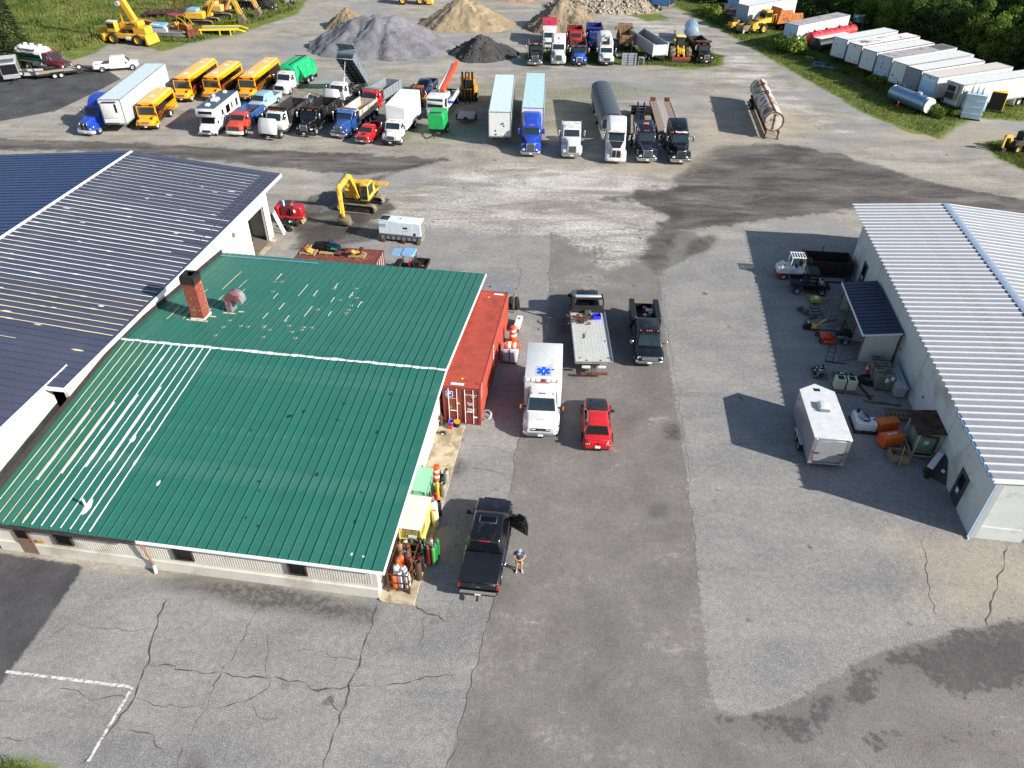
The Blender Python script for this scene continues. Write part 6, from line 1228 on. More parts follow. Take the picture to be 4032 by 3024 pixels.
for x in (-1.15,-11.3): MB().prism([(x, -.25),(x, .0),(x+.2,-.12)], 2.872,2.877, 'z').build('roof_hazard_mark', mat('hazard_yellow', (240,190,20),.5), c1)
text('FCIU 864564 4', .2, WINK, c1,(-.55,1.223,2.5),(R(90), R(90), R(180)), ext=.002); text('FLORENS', .42, WINK, c1,(-5.2,1.223,1.9),(R(90), R(90), R(180)), ext=.002, bold=.01)
# goods by the container
t = thing('sheet_canopy', 'small galvanised corrugated canopy behind the red container', 'canopy', (*(-0.88,49.88),0), R(82))
mb = MB(); q = 18
for i in range(q-1): mb.quad((-.55,-.95+i*.106,2.5+.04*(i % 2)),(.75,-.95+i*.106,2.3+.04*(i % 2)),(.75,-.844+i*.106,2.34-.04*(i % 2)),(-.55,-.844+i*.106,2.54-.04*(i % 2)),.008)
mb.build('sheet', ALU, t); bx(t, 'lath', WOOD, .7,.8,-1.15,1.15,2.2,2.27)
for y in (-.9,.86): bx(t, 'post', WOOD, .71,.79, y, y+.08,0,2.2)
for i, (a, lb) in enumerate((((-0.09,51.14), 'big black tyre leaning against the red container, inner of the pair'),((0.35,51.12), 'big black tyre on the outside of the pair beside the red container'))):
    t = thing('truck_tyre', lb, 'tyre', a, R(-8+i*6), 'loose tyres beside the container'); MB().lathe([(.3,-.13),(.46,-.15),(.52,-.1),(.53,0),(.52,.1),(.46,.15),(.3,.13),(.28,0),(.3,-.13)], (0,0,0), 'x', 24).build('tyre', RUBBER, t, loc=(0,0,.53), rot=(0, R(-10),0))
def drum(name, label, loc, base=True, n=1, cat='traffic drum'):
    t = thing(name, label, cat, loc, 0); REF = mat('reflective_white', (236,232,226),.4)
    if base: MB().lathe([(.001,0),(.36,0),(.36,.08),(.001,.1)], n=12).build('rubber_base', RUBBER, t)
    for k in range(n):
        for i, m in enumerate((ORANGE, REF, ORANGE, REF, ORANGE)):
            z0 = .1+i*.19+k*.12; r0 = .29-.022*i; MB().lathe([(r0, z0),(r0, z0+.15),(r0-.022, z0+.19)], n=18).build('band', m, t)
    zt = 1.05+(n-1)*.12; MB().lathe([(.185, zt),(.17, zt+.03),(.001, zt+.03)], n=18).build('top', ORANGE, t); bx(t, 'handle', ORANGE, -.12,.12,-.02,.02, zt+.02, zt+.1,.01); return t
drum('traffic_drum', 'orange and white traffic drum beside the green cage', UV(8.85,.98,.09)); drum('traffic_drum_stack', 'nested stack of orange and white traffic drums beside the red container', (0.04,46.33), n=4)
d_ = drum('traffic_drum', 'orange traffic drum lying on its side on the wrapped pallet', (*(-0.56,44.06),1.38), base=False); d_.rotation_euler = (0, R(90), R(-8))
WRAP = mat('plastic_wrap', (196,194,206),.25, var=.12, sc=4, bump=.3)
def pallet(t, L=1.2, W=1.0, z=0, m=PWOOD):
    for i in range(3): bx(t, 'bearer', m, -L/2, L/2,-W/2+.05+i*(W-.2)/2,-W/2+.15+i*(W-.2)/2, z+.02, z+.11)
    for i in range(7): bx(t, 'top_board', m, -L/2+i*(L-.1)/6,-L/2+.1+i*(L-.1)/6,-W/2, W/2, z+.112, z+.132)
    for i in (0,1,2): bx(t, 'bottom_board', m, -L/2+i*(L-.1)/2,-L/2+.1+i*(L-.1)/2,-W/2, W/2, z, z+.018)
t = thing('wrapped_pallet', 'pallet of boxes in clear plastic wrap beside the red container', 'pallet', (-0.20,43.69), R(82)); pallet(t, 1.2,1.15,0, WOOD); t.location = (*fwd((-0.20,43.62), R(82),.6),0)
MB().box(-.55,.55,-.52,.52,.14,1.15,.03,.03).build('wrapped_load', WRAP, t, .05,2); bx(t, 'label_sheet', GREY, .2,.45,-.3,.2,1.15,1.16); bx(t, 'strap', MBLK, -.56,.56,-.02,.02,.135,1.165)
t = thing('crate_board', 'long white board with a blue label standing by the drum stack', 'board', (0.41,48.27), R(80)); MB().box(-.6,.9,-.22,.22,.3,.62).build('carton', mat('white_carton', (226,222,218),.6), t, .02); bx(t, 'label', mat('label_blue', (90,110,170),.5),.35,.6,-.1,.1,.621,.624); bx(t, 'bearer', WOOD, -.6,.9,-.2,.2,0,.299)
t = thing('wire_coil', 'coil of pale wire on the ground at the red container corner', 'coil', (-1.63,37.52),0); r_ = random.Random(4)
for i in range(9): MB().lathe([(.30+.02*r_.uniform(-1,1),-.006),(.312,0),(.30,.008)], ax='z', n=20).build('wire_loop', LGREY, t, loc=(r_.uniform(-.05,.05), r_.uniform(-.05,.05),.12+.02*i), rot=(R(r_.uniform(25,60)), R(r_.uniform(-20,20)),0)).location.z = .3
bucket('bucket', 'blue and orange open bucket in front of the container doors', (*(-3.88,36.66),.09), mat('pail_blue', (30,96,200),.45), ORANGE, .19,.42, True); bucket('bucket', 'black bucket with orange lid in front of the container doors', (*(-3.52,36.61),.09), MBLK, mat('amber_lid', (236,150,40),.5),.19,.42)
t = thing('fuel_can', 'red plastic fuel can in front of the buckets', 'can', (*(-3.93,36.39),.09), R(-5)); bx(t, 'can_body', RED, -.14,.14,-.1,.1,0,.22,.03); MB().cyl((.08,0,.22),(.16,0,.3),.025).build('spout', MBLK, t); bx(t, 'handle', RED, -.1,.05,-.02,.02,.23,.27,.01)
t = thing('car_battery', 'black battery box on the concrete pad by the shop wall', 'battery', (*(-4.37,35.82),.09), R(-10)); bx(t, 'case', MBLK, -.17,.17,-.1,.1,0,.2,.015); bx(t, 'label', PLATE, -.1,.1,-.105,-.101,.05,.15)
for s in (-1,1): MB().cyl((s*.1,0,.2),(s*.1,0,.23),.015).build('terminal', ALU, t)
CHAIN = mat('tarnished_steel', (92,84,72),.7,.3)
t = thing('scrap_axle', 'upright grey machine part standing between shop wall and container', 'scrap', (*(-4.55,36.75),.09),0); MB().cyl((0,0,0),(0,0,.9),.09,.07).build('tube', CHAIN, t); bx(t, 'plate', CHAIN, -.2,.2,-.16,.16,0,.04); MB().lathe([(.08,.5),(.17,.52),(.17,.6),(.08,.62)], n=12).build('flange', RUST, t)
# gas cylinders
def cylinder(label, loc, m, h=1.25, r=.115, cap=None, collar=False, group='gas cylinders on the pad', nm='gas_cylinder'):
    t = thing(nm, label, 'gas cylinder', loc, rnd.uniform(0,6), group); s = h-r*.9
    MB().lathe([(.001,.02),(r*.9,0),(r, .04),(r, s),(r*.93, s+r*.45),(r*.6, s+r*.8),(r*.3, h),(.001, h)], n=16).build('shell', m, t)
    if collar: MB().lathe([(r*.75, h-.04),(r*.85, h-.04),(r*.85, h+.14),(r*.75, h+.14),(r*.75, h-.04)], n=16).build('collar', m, t); MB().cyl((0,0, h),(0,0, h+.07),.03, n=8).build('valve', STEEL, t)
    else: MB().lathe([(.045, h-.03),(.05, h+.02),(.045, h+.1),(.02, h+.13),(.001, h+.13)], n=10).build('valve_cap', cap or STEEL, t)
    return t
CG = mat('cylinder_green', (34,118,56),.45, var=.1); CDG = mat('cylinder_dark_green', (24,74,46),.45, var=.12); CLG = mat('cylinder_leaf_green', (72,138,72),.5, var=.12); CM = mat('cylinder_maroon', (96,26,28),.45, var=.12); CBR = mat('cylinder_brown', (78,56,44),.7, var=.2, dirt=(110,70,44), dirt_amt=.35)
CW = mat('cylinder_white', (226,228,232),.45, var=.05, dirt=(190,170,150), dirt_amt=.12); CO = mat('cylinder_orange', (206,92,34),.55, var=.15, dirt=(150,60,30), dirt_amt=.35); CRU = mat('cylinder_rust', (104,60,44),.85, var=.25, dirt=(140,76,48), dirt_amt=.4); CY = mat('cylinder_yellow', (216,176,34),.5, var=.1); CCR = mat('cylinder_cream', (220,204,164),.6, var=.1, dirt=(170,120,70), dirt_amt=.32); CGY = mat('cylinder_grey', (164,162,156),.5,.3, var=.12, dirt=(130,116,100), dirt_amt=.3); CBK = mat('cylinder_black', (34,34,38),.5, var=.2)
def cyl_at(px, label, m, h=1.25, r=.115, z=.09, **k): return cylinder(label, (px[0], px[1], z), m, h, r, **k)
cyl_at((-3.83,31.61), 'grey steel cylinder with collar farthest along the pad, behind the drum', CGY, .85,.16, collar=True); cyl_at((-3.99,30.83), 'tall black cylinder with collar beside the traffic drum', CBK, 1.15,.15, collar=True); cyl_at((-3.89,30.46), 'stubby grey cylinder with open collar right of the yellow cylinder', CGY, .85,.17, collar=True)
cyl_at((-4.23,30.34), 'slim yellow gas cylinder in front of the traffic drum', CY, 1.25,.1); cyl_at((-4.55,29.58), 'slim brown gas cylinder beside the green cage corner', CBR, 1.1,.1); cyl_at((-4.27,29.82), 'red fire extinguisher sized cylinder beside the green cage', RED, .9,.11, cap=MBLK)
cyl_at((-4.27,28.73), 'large white gas cylinder beside the yellow cage', CW, 1.3,.2); cyl_at((-4.01,28.93), 'dark grey cylinder with collar at the pad edge', CBK, 1.0,.13, collar=True); cyl_at((-4.16,28.18), 'cream rust stained gas cylinder nearest the yellow cage corner', CCR, 1.15,.19)
for p, m, h, lb in (((-3.84,25.95), CG, 1.4, 'bright green gas cylinder, rightmost of the cluster'),((-3.93,25.62), CG, 1.4, 'bright green gas cylinder, second from the right in the cluster'),((-4.03,25.49), CLG, 1.3, 'leaf green gas cylinder at the front of the cluster'),((-4.30,25.49), CM, 1.35, 'maroon gas cylinder at the front of the cluster'),((-4.19,25.66), CM, 1.4, 'maroon gas cylinder with silver cap in the middle of the cluster'),((-4.47,25.66), CDG, 1.3, 'dark green gas cylinder beside the maroon one'),((-4.60,25.59), CDG, 1.3, 'dark green gas cylinder, leftmost of the cluster front'),((-4.16,25.97), CGY, 1.4, 'grey capped gas cylinder at the back of the cluster'),((-4.52,25.98), CDG, 1.35, 'dark green gas cylinder at the back of the cluster by the yellow cage'),((-4.72,25.88), CRU, 1.25, 'brown gas cylinder behind the rack corner'),((-4.96,26.05), CBR, 1.2, 'brown gas cylinder between rack and yellow cage'),((-5.20,26.05), CDG, 1.2, 'dark green gas cylinder between rack and yellow cage'),((-5.53,26.09), CW, 1.15, 'white capped gas cylinder between rack and yellow cage')): cyl_at(p, lb, m, h, .115, cap=STEEL)
cyl_at((-4.69,24.50), 'tall brown cylinder with open collar right of the rack', CBR, 1.25,.155, collar=True); cyl_at((-4.70,24.99), 'maroon cylinder with open collar right of the rack', CM, 1.15,.11, collar=True); cyl_at((-4.58,25.07), 'black cylinder with open collar right of the rack', CBK, 1.15,.14, collar=True)
rk = dict(group='gas cylinders in the rack', z=.22)
for p, m, h, r, lb in (((-5.77,25.72), mat('cylinder_tan', (150,110,84),.7, var=.2),1.2,.14, 'tan gas cylinder at the back left of the rack'),((-5.36,25.71), CRU, 1.2,.14, 'rusty brown gas cylinder at the back right of the rack'),((-5.47,25.22), mat('cylinder_steel_blue', (120,140,160),.5),1.15,.13, 'steel blue gas cylinder in the middle of the rack'),((-5.61,24.93), CO, 1.2,.16, 'orange red gas cylinder in the middle of the rack'),((-5.24,25.01), CRU, 1.3,.17, 'dark rusty gas cylinder at the right side of the rack'),((-5.74,24.74), CO, 1.15,.12, 'orange gas cylinder with a cream top in the rack'),((-5.76,24.34), CW, 1.15,.18, 'white gas cylinder with brown cap in the rack'),((-5.39,24.26), CW, 1.15,.16, 'white gas cylinder with collar in the rack'),((-5.56,23.94), CW, 1.1,.14, 'white gas cylinder at the rack front, middle'),((-5.18,23.87), CW, 1.15,.15, 'white gas cylinder at the rack front, right'),((-5.84,23.83), CO, 1.05,.13, 'orange gas cylinder at the rack front, left')): cyl_at(p, lb, m, h, r, **rk)
t = thing('cylinder_rack', 'rusty steel frame rack on a pallet base holding gas cylinders', 'rack', UV(1.63,.9,.09), BR)
for a in (-.55,.55):
    for b in (-1.03,1.03): bx(t, 'post', RUST, a-.035, a+.035, b-.035, b+.035,0,1.42)
for z in (1.38,.75,.3):
    for a in (-.55,.55): bx(t, 'side_bar', RUST, a-.025, a+.025,-.99,.99, z-.03, z+.03)
    for b in (-1.03,1.03): bx(t, 'end_bar', RUST, -.51,.51, b-.025, b+.025, z-.03, z+.03)
for i in range(6): bx(t, 'base_board', WOOD, -.5,.5,-.95+i*.33,-.95+i*.33+.25,.1,.13)
for i in range(3): bx(t, 'base_bearer', WOOD, -.52+i*.45,-.38+i*.45,-.98,.98,0,.099)
def cage(name, label, u0, u1, v0, v1, H, m, roofm, mesh, panelm=None, shelf=True):
    t = thing(name, label, 'cage', UV((u0+u1)/2,(v0+v1)/2,.09), BR); a, b = (v1-v0)/2,(u1-u0)/2
    for x in (-a, a):
        for y in (-b, 0, b): bx(t, 'post', m, x-.03, x+.03, y-.03, y+.03,0, H)
    for z in (.08, H*.5, H-.05):
        for x in (-a, a): bx(t, 'side_rail', m, x-.02, x+.02,-b+.03, b-.03, z-.03, z+.03)
        for y in (-b, b): bx(t, 'end_rail', m, -a+.03, a-.03, y-.02, y+.02, z-.03, z+.03)
    mb = MB()
    for i in range(14): x = -a+.07+i*(2*a-.14)/13; mb.box(x-.004, x+.004,-b-.004,-b+.004,.1, H-.08)
    for i in range(22): y = -b+.07+i*(2*b-.14)/21; mb.box(a-.004, a+.004, y-.004, y+.004,.1, H-.08)
    for i in range(14): z = .15+i*(H-.25)/13; mb.box(-a, a, -b-.004,-b+.004, z-.004, z+.004); mb.box(a-.004, a+.004,-b, b, z-.004, z+.004)
    mb.build('wire_mesh', mesh, t)['kind'] = 'stuff'
    n = int((u1-u0+.2)/.085); mb = MB(); y0 = -b-.1; k = (2*b+.2)/n
    for i in range(n): y = y0+i*k; mb.add([(-a-.1, y, H+.02),(-a-.1, y+k/2, H+.05),(-a-.1, y+k, H+.02),(a+.1, y, H-.02),(a+.1, y+k/2, H+.01),(a+.1, y+k, H-.02)], [(0,1,4,3),(1,2,5,4)])
    mb.build('roof', roofm, t)
    if panelm: bx(t, 'side_panel', panelm, a+.005, a+.03,-b*.25, b, .12, H-.1); bx(t, 'side_panel', panelm, a+.005, a+.03,-b, -b*.3,.12, H*.45)
    if shelf: bx(t, 'floor', m, -a, a, -b, b, .03,.07)
    return t
CYL = mat('cage_yellow', (226,206,112),.55); cg = cage('cylinder_cage', 'yellow wire cage with a grey corrugated roof storing gas cylinders', 3.35,5.6,.26,1.42,1.8, CYL, mat('grey_corrugated', (206,204,196),.5,.1), CYL, CYL)
bx(cg, 'warning_sign', PLATE, -.1,.35,-1.14,-1.13,1.0,1.25)
CGR = mat('mint_green', (136,196,158),.6); g2 = cage('cylinder_cage', 'mint green wire cage with a flat green roof next to the traffic drum', 6.3,8.0,.12,.94,1.6, CGR, CGR, CGR)
bx(g2, 'middle_shelf', CGR, -.4,.4,-.84,.84,.8,.83)
for i, (u_, v_, lb) in enumerate(((3.8,.55, 'dark gas cylinder inside the yellow cage, front left'),(3.9,.95, 'dark gas cylinder inside the yellow cage, front right'),(4.5,.6, 'dark gas cylinder inside the yellow cage, rear left'),(4.6,1.05, 'dark gas cylinder inside the yellow cage, rear right'))): cylinder(lb, UV(u_, v_, .16),(CBK, CDG)[i % 2], 1.2,.115, group='gas cylinders inside the cage')
# rusty container behind the shop, with a snowmobile and pallets on top
RC = mat('rusted_maroon', (108,56,52),.7, var=.15, sc=2, dirt=(150,82,44), dirt_amt=.36, dsc=.6)
c2 = container('shipping_container', 'rust maroon container behind the green roof with a snowmobile on top', (-10.9,54.7), R(-7),6.9, RC, RC, 2.6)
t = thing('snowmobile', 'black snowmobile with green and violet graphics on the rusty container', 'snowmobile', (*(-15.07,55.63),2.6), R(-20))
MB().loft([ring(1.0,.1,.08,.35,.5,.05), ring(.8,.34,.28,.28,.66,.15), ring(.3,.42,.34,.25,.78,.2), ring(-.15,.3,.24,.3,.8,.15)]).build('hood', DBLUE, t)
pane(t, 'windshield', TGLASS, (.25,-.25,.8),(.25,.25,.8),(-.05,.2,1.12),(-.05,-.2,1.12),.015,.01); MB().loft([ring(-.1,.22,.18,.35,.8,.08), ring(-.9,.22,.18,.35,.7,.08), ring(-1.4,.2,.16,.38,.62,.06)]).build('seat', MBLK, t); bx(t, 'tunnel', MBLK, -1.6,.2,-.25,.25,.12,.36,.03)
for s in (-1,1):
    pts = [(.85, s*.37,.42),(.2, s*.425,.42),(.35, s*.42,.58),(.8, s*.36,.5)]; pane(t, 'side_graphic', mat('graphic_green', (30,190,130),.4), *(pts if s < 0 else pts[::-1]),.01,.02)
    MB().prism([(1.35,.2),(1.2,.06),(.2,.02),(.2,.07),(1.15,.1)], s*.5-.07, s*.5+.07).build('ski', MBLK, t); MB().beam((.6, s*.5,.08),(.6, s*.25,.35),.05).build('suspension_arm', MBLK, t)
MB().tube([(-.05,-.35,1.0),(0,0,.92),(-.05,.35,1.0)], .02).build('handlebar', MBLK, t); MB().prism([(-1.55,.02),(.3,.02),(.3,.1),(-1.4,.1)], -.19,.19).build('track', RUBBER, t)
for nm, lb, p, a in (('loaded_pallet', 'pallet with a torn brown carton at the left of the snowmobile', (-16.86,55.31),1),('loaded_pallet', 'pallet with crumpled yellow and brown cardboard right of the snowmobile', (-12.75,54.84),2)):
    t = thing(nm, lb, 'pallet', (*p, 2.6), R(-8)); pallet(t, 1.3,.9); r_ = random.Random(a)
    for i in range(5): MB().bc((r_.uniform(-.4,.4), r_.uniform(-.2,.2),.26+.05*i),(r_.uniform(.4,.8), r_.uniform(.3,.5),.05), r_.uniform(0,3), R(r_.uniform(-28,28)), R(r_.uniform(-28,28))).build('carton_piece', (CARD, mat('ochre_card', (206,160,64),.8), RUST)[i % (3 if a == 2 else 2)], t)
t = thing('spare_pallet', 'thin pallet lying in front of the snowmobile track', 'pallet', (*(-15.34,55.13),2.6), R(-8)); pallet(t, 1.2,.4)
# side-by-side with pale blue roof behind the shop
def utv(t, body, roofm, bedm, roofs=True):
    bx(t, 'bonnet', body, -.95,-.1,-.62,.62,.5,.95,.08, tx=(.05,.3)); bx(t, 'floor', MBLK, -2.1,-.9,-.7,.7,.38,.5); bx(t, 'dump_bed_floor', bedm, -3.2,-2.05,-.72,.72,.75,.8)
    for y in (-.72,.68): bx(t, 'bed_side', bedm, -3.2,-2.05, y, y+.04,.8,1.08)
    bx(t, 'bed_front', bedm, -2.09,-2.05,-.68,.68,.8,1.1); bx(t, 'bed_tailgate', bedm, -3.2,-3.16,-.68,.68,.8,1.06)
    for s in (-1,1):
        MB().tube([(-.85, s*.62,.9),(-1.25, s*.6,1.85),(-2.0, s*.6,1.88),(-2.1, s*.64,.6)], .03).build('roll_bar', MBLK, t); bx(t, 'seat', MBLK, -1.95,-1.45, s*.33-.25, s*.33+.25,.6,.78,.05); bx(t, 'seat_back', MBLK, -2.03,-1.9, s*.33-.25, s*.33+.25,.78,1.3,.05)
    MB().tube([(-1.25,-.6,1.85),(-1.25,.6,1.85)], .03).build('cross_bar', MBLK, t)
    if roofs: MB().loft([rr(-2.15,-1.05,.7,1.88,.12), rr(-2.1,-1.1,.66,1.98,.14)]).build('roof', roofm, t)
    axle(t, -.6,.33,.25,.68, False, ALU); axle(t, -2.6,.33,.27,.68, False, ALU)
t = thing('utility_vehicle', 'small utility vehicle with a pale blue roof behind the green roof', 'utility vehicle', (-10.42,57.11), R(172)); utv(t, MBLK, SBLUE, MBLK)
MB().loft([rr(-1.0,-.2,.6,1.86,.1), rr(-.98,-.22,.58,1.9,.1)]).build('raised_windshield', SBLUE, t); bx(t, 'driver_seat_cover', RED, -1.85,-1.6,.1,.55,.79,1.25,.05)
bucket('bucket', 'black pail in the bed of the small utility vehicle', (*(-8.05,56.53),.8), MBLK, MBLK, .16,.4, True); bucket('bucket', 'orange lidded pail in the bed of the small utility vehicle', (*(-7.69,56.25),.8), ORANGE, ORANGE, .13,.15)
# standby generator
t = thing('generator', 'pale blue white standby generator with a dark slotted base', 'generator', (-10.36,62.26), R(-10.5)); t.location = (*fwd((t.location.x, t.location.y), R(79.5),.62),0); GN = mat('generator_white', (206,216,222),.45, var=.04)
bx(t, 'canopy', GN, -2.0,2.0,-.62,.62,.78,2.1,.05); bx(t, 'base_tank', GREY, -2.0,2.0,-.6,.6,.28,.775,.02)
for i in range(8): bx(t, 'base_rib', FRAME, -1.9+i*.5,-1.82+i*.5,-.63,-.605,.3,.7)
bx(t, 'dark_skirt', mat('slate', (84,92,98),.5),-2.01,2.01,-.63,.63,.65,.775); bx(t, 'radiator_grille', FRAME, -1.9,-1.1,-.45,.45,2.1,2.12)
for a, b in ((-1.95,-.95),(-.9,.2),(.25,1.2)): bx(t, 'service_door', GN, a, b, -.635,-.62,.85,2.0,.005)
bx(t, 'control_window', MBLK, .35,.75,-.645,-.636,1.45,1.62); bx(t, 'exhaust_port', MBLK, 1.3,1.5,-.645,-.62,.85,1.1); text('WACKER\nNEUSON', .17, mat('ink_blue', (70,90,130),.5), t, (-1.65,-.638,1.62),(R(90),0,0), ext=.002, bold=.004); text('G 120', .12, GREY, t, (.6,-.638,1.25),(R(90),0,0), ext=.002)
bx(t, 'end_louvre', mat('taupe', (120,116,110),.6),2.0,2.02,-.5,.5,.9,2.0); MB().lathe([(.05,0),(.06,.04),(.05,.08)], (0,0,2.12), n=8).build('lifting_eye', STEEL, t)
for x in (-1.6,.3,1.75): bx(t, 'timber_block', WOOD if x > 1 else RUST, x-.15, x+.15,-.75,.75,0,.278)
# excavator
t = thing('excavator', 'yellow crawler excavator reaching down with its bucket toward the camera', 'excavator', (-15.2,69.9), R(-12))
TRK = mat('track_steel', (136,124,106),.75,.3, var=.2, dirt=(96,80,62), dirt_amt=.4)
def tracks(t, L=3.9, gauge=2.2, w=.6, h=.85):
    for s in (-1,1):
        y0, y1 = s*gauge/2-w/2, s*gauge/2+w/2; r = h/2; pr = [(L/2-r+r*math.cos(a), r+r*math.sin(a)) for a in [R(-90+180*i/8) for i in range(9)]]+[(-L/2+r+r*math.cos(a), r+r*math.sin(a)) for a in [R(90+180*i/8) for i in range(9)]]
        P = [Vector((a, 0, b)) for a, b in pr]; ln = [(P[(i+1) % len(P)]-P[i]).length for i in range(len(P))]; tot = sum(ln); n = 38
        fr = MB().prism([(a*.86,.42+(b-.42)*.7) for a, b in pr], y0+.12, y1-.12).build('track_frame', FRAME, t)
        for k in range(n):
            d = tot*k/n; i = 0
            while d > ln[i]: d -= ln[i]; i += 1
            a, b = P[i], P[(i+1) % len(P)]; p = a.lerp(b, d/ln[i]); tt = (b-a).normalized(); nx = Vector((tt.z, 0,-tt.x))
            q = [p-tt*.12, p+tt*.1]; MB().add([(v.x+o.x, y, v.z+o.z) for y in (y0, y1) for v, o in ((q[0], nx*-.04),(q[1], nx*-.04),(q[1], nx*.03),(q[0], nx*.03))], [(0,1,2,3),(7,6,5,4),(0,4,5,1),(1,5,6,2),(2,6,7,3),(3,7,4,0)]).build('track_shoe', TRK, t)
tracks(t); MB().cyl((0,0,.7),(0,0,1.05),.7, n=18).build('slew_ring', FRAME, t)
up = R(-101)+R(12)                                             # upper structure faces the camera
def urot(o): o.rotation_euler = (0,0, up); return o
EY = YEL
urot(MB().prism([(1.2,-1.3),(1.2,1.3),(-1.5,1.3),(-1.9,.8),(-1.9,-.8),(-1.5,-1.3)], 1.05,1.25, 'z').build('deck', FRAME, t)); urot(bx(t, 'engine_housing', EY, -1.8,-.4,-1.28,1.28,1.25,2.2,.08)); urot(bx(t, 'counterweight', EY, -2.15,-1.8,-1.15,1.15,1.15,2.0,.1)); urot(bx(t, 'tank_box', EY, -.4,.9,-1.28,-.5,1.25,2.05,.05))
cb = urot(bx(t, 'cab', EY, -.45,1.15,.4,1.3,1.2,2.9,.08, tx=(.05,.2))); q = urot(MB().quad((1.16,.48,1.4),(1.16,1.22,1.4),(1.0,1.22,2.7),(1.0,.48,2.7),.02).build('cab_windscreen', TGLASS, t)); q = urot(bx(t, 'cab_side_window', TGLASS, -.25,.95,1.295,1.315,1.75,2.7)); q = urot(bx(t, 'cab_door_glass', TGLASS, -.25,.9,.385,.405,1.75,2.7))
q = urot(bx(t, 'open_hatch', mat('hatch_gold', (198,160,60),.5),-1.6,-.7,1.4,2.5,2.18,2.24)); q.location = (0,0,0)
def plate_arm(pts, w): return MB().prism(pts, -w/2, w/2)
bm_ = [(.7,1.5),(.95,1.2),(1.3,1.6),(2.0,3.4),(2.5,4.0),(4.2,3.85),(4.65,3.6),(4.8,3.9),(4.4,4.25),(2.6,4.5),(2.0,4.2),(1.4,3.2)]
q = urot(MB().prism(bm_, -.25,.2).build('boom', EY, t, .03)); q = urot(MB().prism([(4.4,4.3),(4.85,4.1),(4.95,3.2),(4.72,1.1),(4.5,.95),(4.36,1.1),(4.42,2.8),(4.35,3.6)], -.17,.12).build('stick', EY, t, .03))
q = urot(MB().cyl((1.05,-.35,1.5),(2.0,-.35,3.2),.09, n=10).cyl((1.05,.3,1.5),(2.0,.3,3.2),.09, n=10).build('boom_ram', EY, t)); q['kind'] = 'stuff'; q = urot(MB().cyl((2.5,-.02,4.6),(4.4,-.02,4.4),.09, n=10).build('stick_ram', CHROME, t)); q = urot(MB().cyl((4.98,-.02,3.3),(5.0,-.02,1.6),.08, n=10).build('bucket_ram', EY, t))
BK = mat('bucket_steel', (128,116,98),.7,.4, var=.2, dirt=(100,78,56), dirt_amt=.4)
q = urot(MB().prism([(4.1,1.15),(4.55,1.1),(4.75,.7),(4.6,.25),(4.2,.02),(3.75,.1),(3.8,.16),(4.2,.1),(4.5,.32),(4.62,.7),(4.45,1.0),(4.15,1.05)], -.52,.48).build('bucket', BK, t, .01))
for s in (-.5,.46): q = urot(MB().prism([(4.1,1.1),(4.55,1.08),(4.72,.7),(4.58,.28),(4.2,.06),(3.78,.12),(3.85,.6)], s-.02, s+.02).build('bucket_side', BK, t))
for i in range(5): q = urot(bx(t, 'bucket_tooth', BK, 3.55,3.8,-.5+i*.23,-.4+i*.23,.08,.16))
for s in (1,): q = MB(); urot(MB().tube([(.9,-1.2,2.05),(.9,-1.2,2.5),(-.3,-1.2,2.55)], .025).build('hand_rail', EY, t))
# red pump trailer, pallet, posts, pipe fittings by the warehouse door
t = thing('pump_trailer', 'red trailer mounted engine pump beside the warehouse corner', 'pump', (-21.4,66.5), R(-3)); MR = mat('pump_red', (164,22,36),.45, var=.12, coat=.2)
bx(t, 'chassis', MR, -1.2,1.4,-.6,.6,.55,.8,.03); bx(t, 'fuel_tank', MR, .45,1.3,-.55,.55,.8,1.7,.05); bx(t, 'engine', mat('engine_dark_red', (92,22,28),.6, var=.3),-.8,.3,-.4,.4,.8,1.5,.05); bx(t, 'radiator', MR, -1.25,-.9,-.5,.5,.8,1.7,.03); bx(t, 'radiator_core', MBLK, -1.28,-1.24,-.42,.42,.95,1.62)
MB().cyl((-.5,.1,1.5),(-.5,.1,2.1),.1, n=10).build('air_filter', WHITE, t); MB().tube([(.35,-.5,.8),(.35,-.5,2.0),(.35,.5,2.0),(.35,.5,.8)], .05).build('lifting_frame', MR, t); bx(t, 'notice', PLATE, .55,.75,-.56,-.55,1.2,1.5); bx(t, 'gauge_panel', MBLK, .2,.4,-.56,-.5,1.0,1.4)
axle(t, .25,.36,.22,.75, False, RIMW); MB().beam((-1.2,0,.62),(-2.0,0,.55),.1).build('draw_bar', MBLK, t); MB().cyl((-1.1,-.55,.0),(-1.1,-.55,.9),.05, n=8).build('jack', STEEL, t); bx(t, 'mudguard', MR, -.15,.65,-.9,-.61,.78,.82,.01)
t = thing('leaning_pallet', 'wooden pallet leaning against the red pump trailer', 'pallet', (-20.05,66.5), R(82)); 
for i in range(6): b = bx(t, 'slat', PWOOD, -.6+i*.22,-.48+i*.22,-.02,.01,.02,1.25)
for z in (.1,.6,1.1): bx(t, 'bearer', PWOOD, -.62,.62,.012,.1, z, z+.1)
for c in kids(t): c.rotation_euler = (R(-22),0,0)
for i, (p, lb) in enumerate((((-21.48,63.83), 'white painted post leaning on the warehouse corner, nearer one'),((-21.50,64.33), 'white painted post leaning on the warehouse corner, farther one'))):
    t = thing('white_post', lb, 'post', p, 0); MB().beam((0,0,0),(-.75,.25,2.0),.13-.03*i).build('plank', FASC, t); bx(t, 'foot_plate', FASC, -.09,.09,-.09,.09,0,.03)
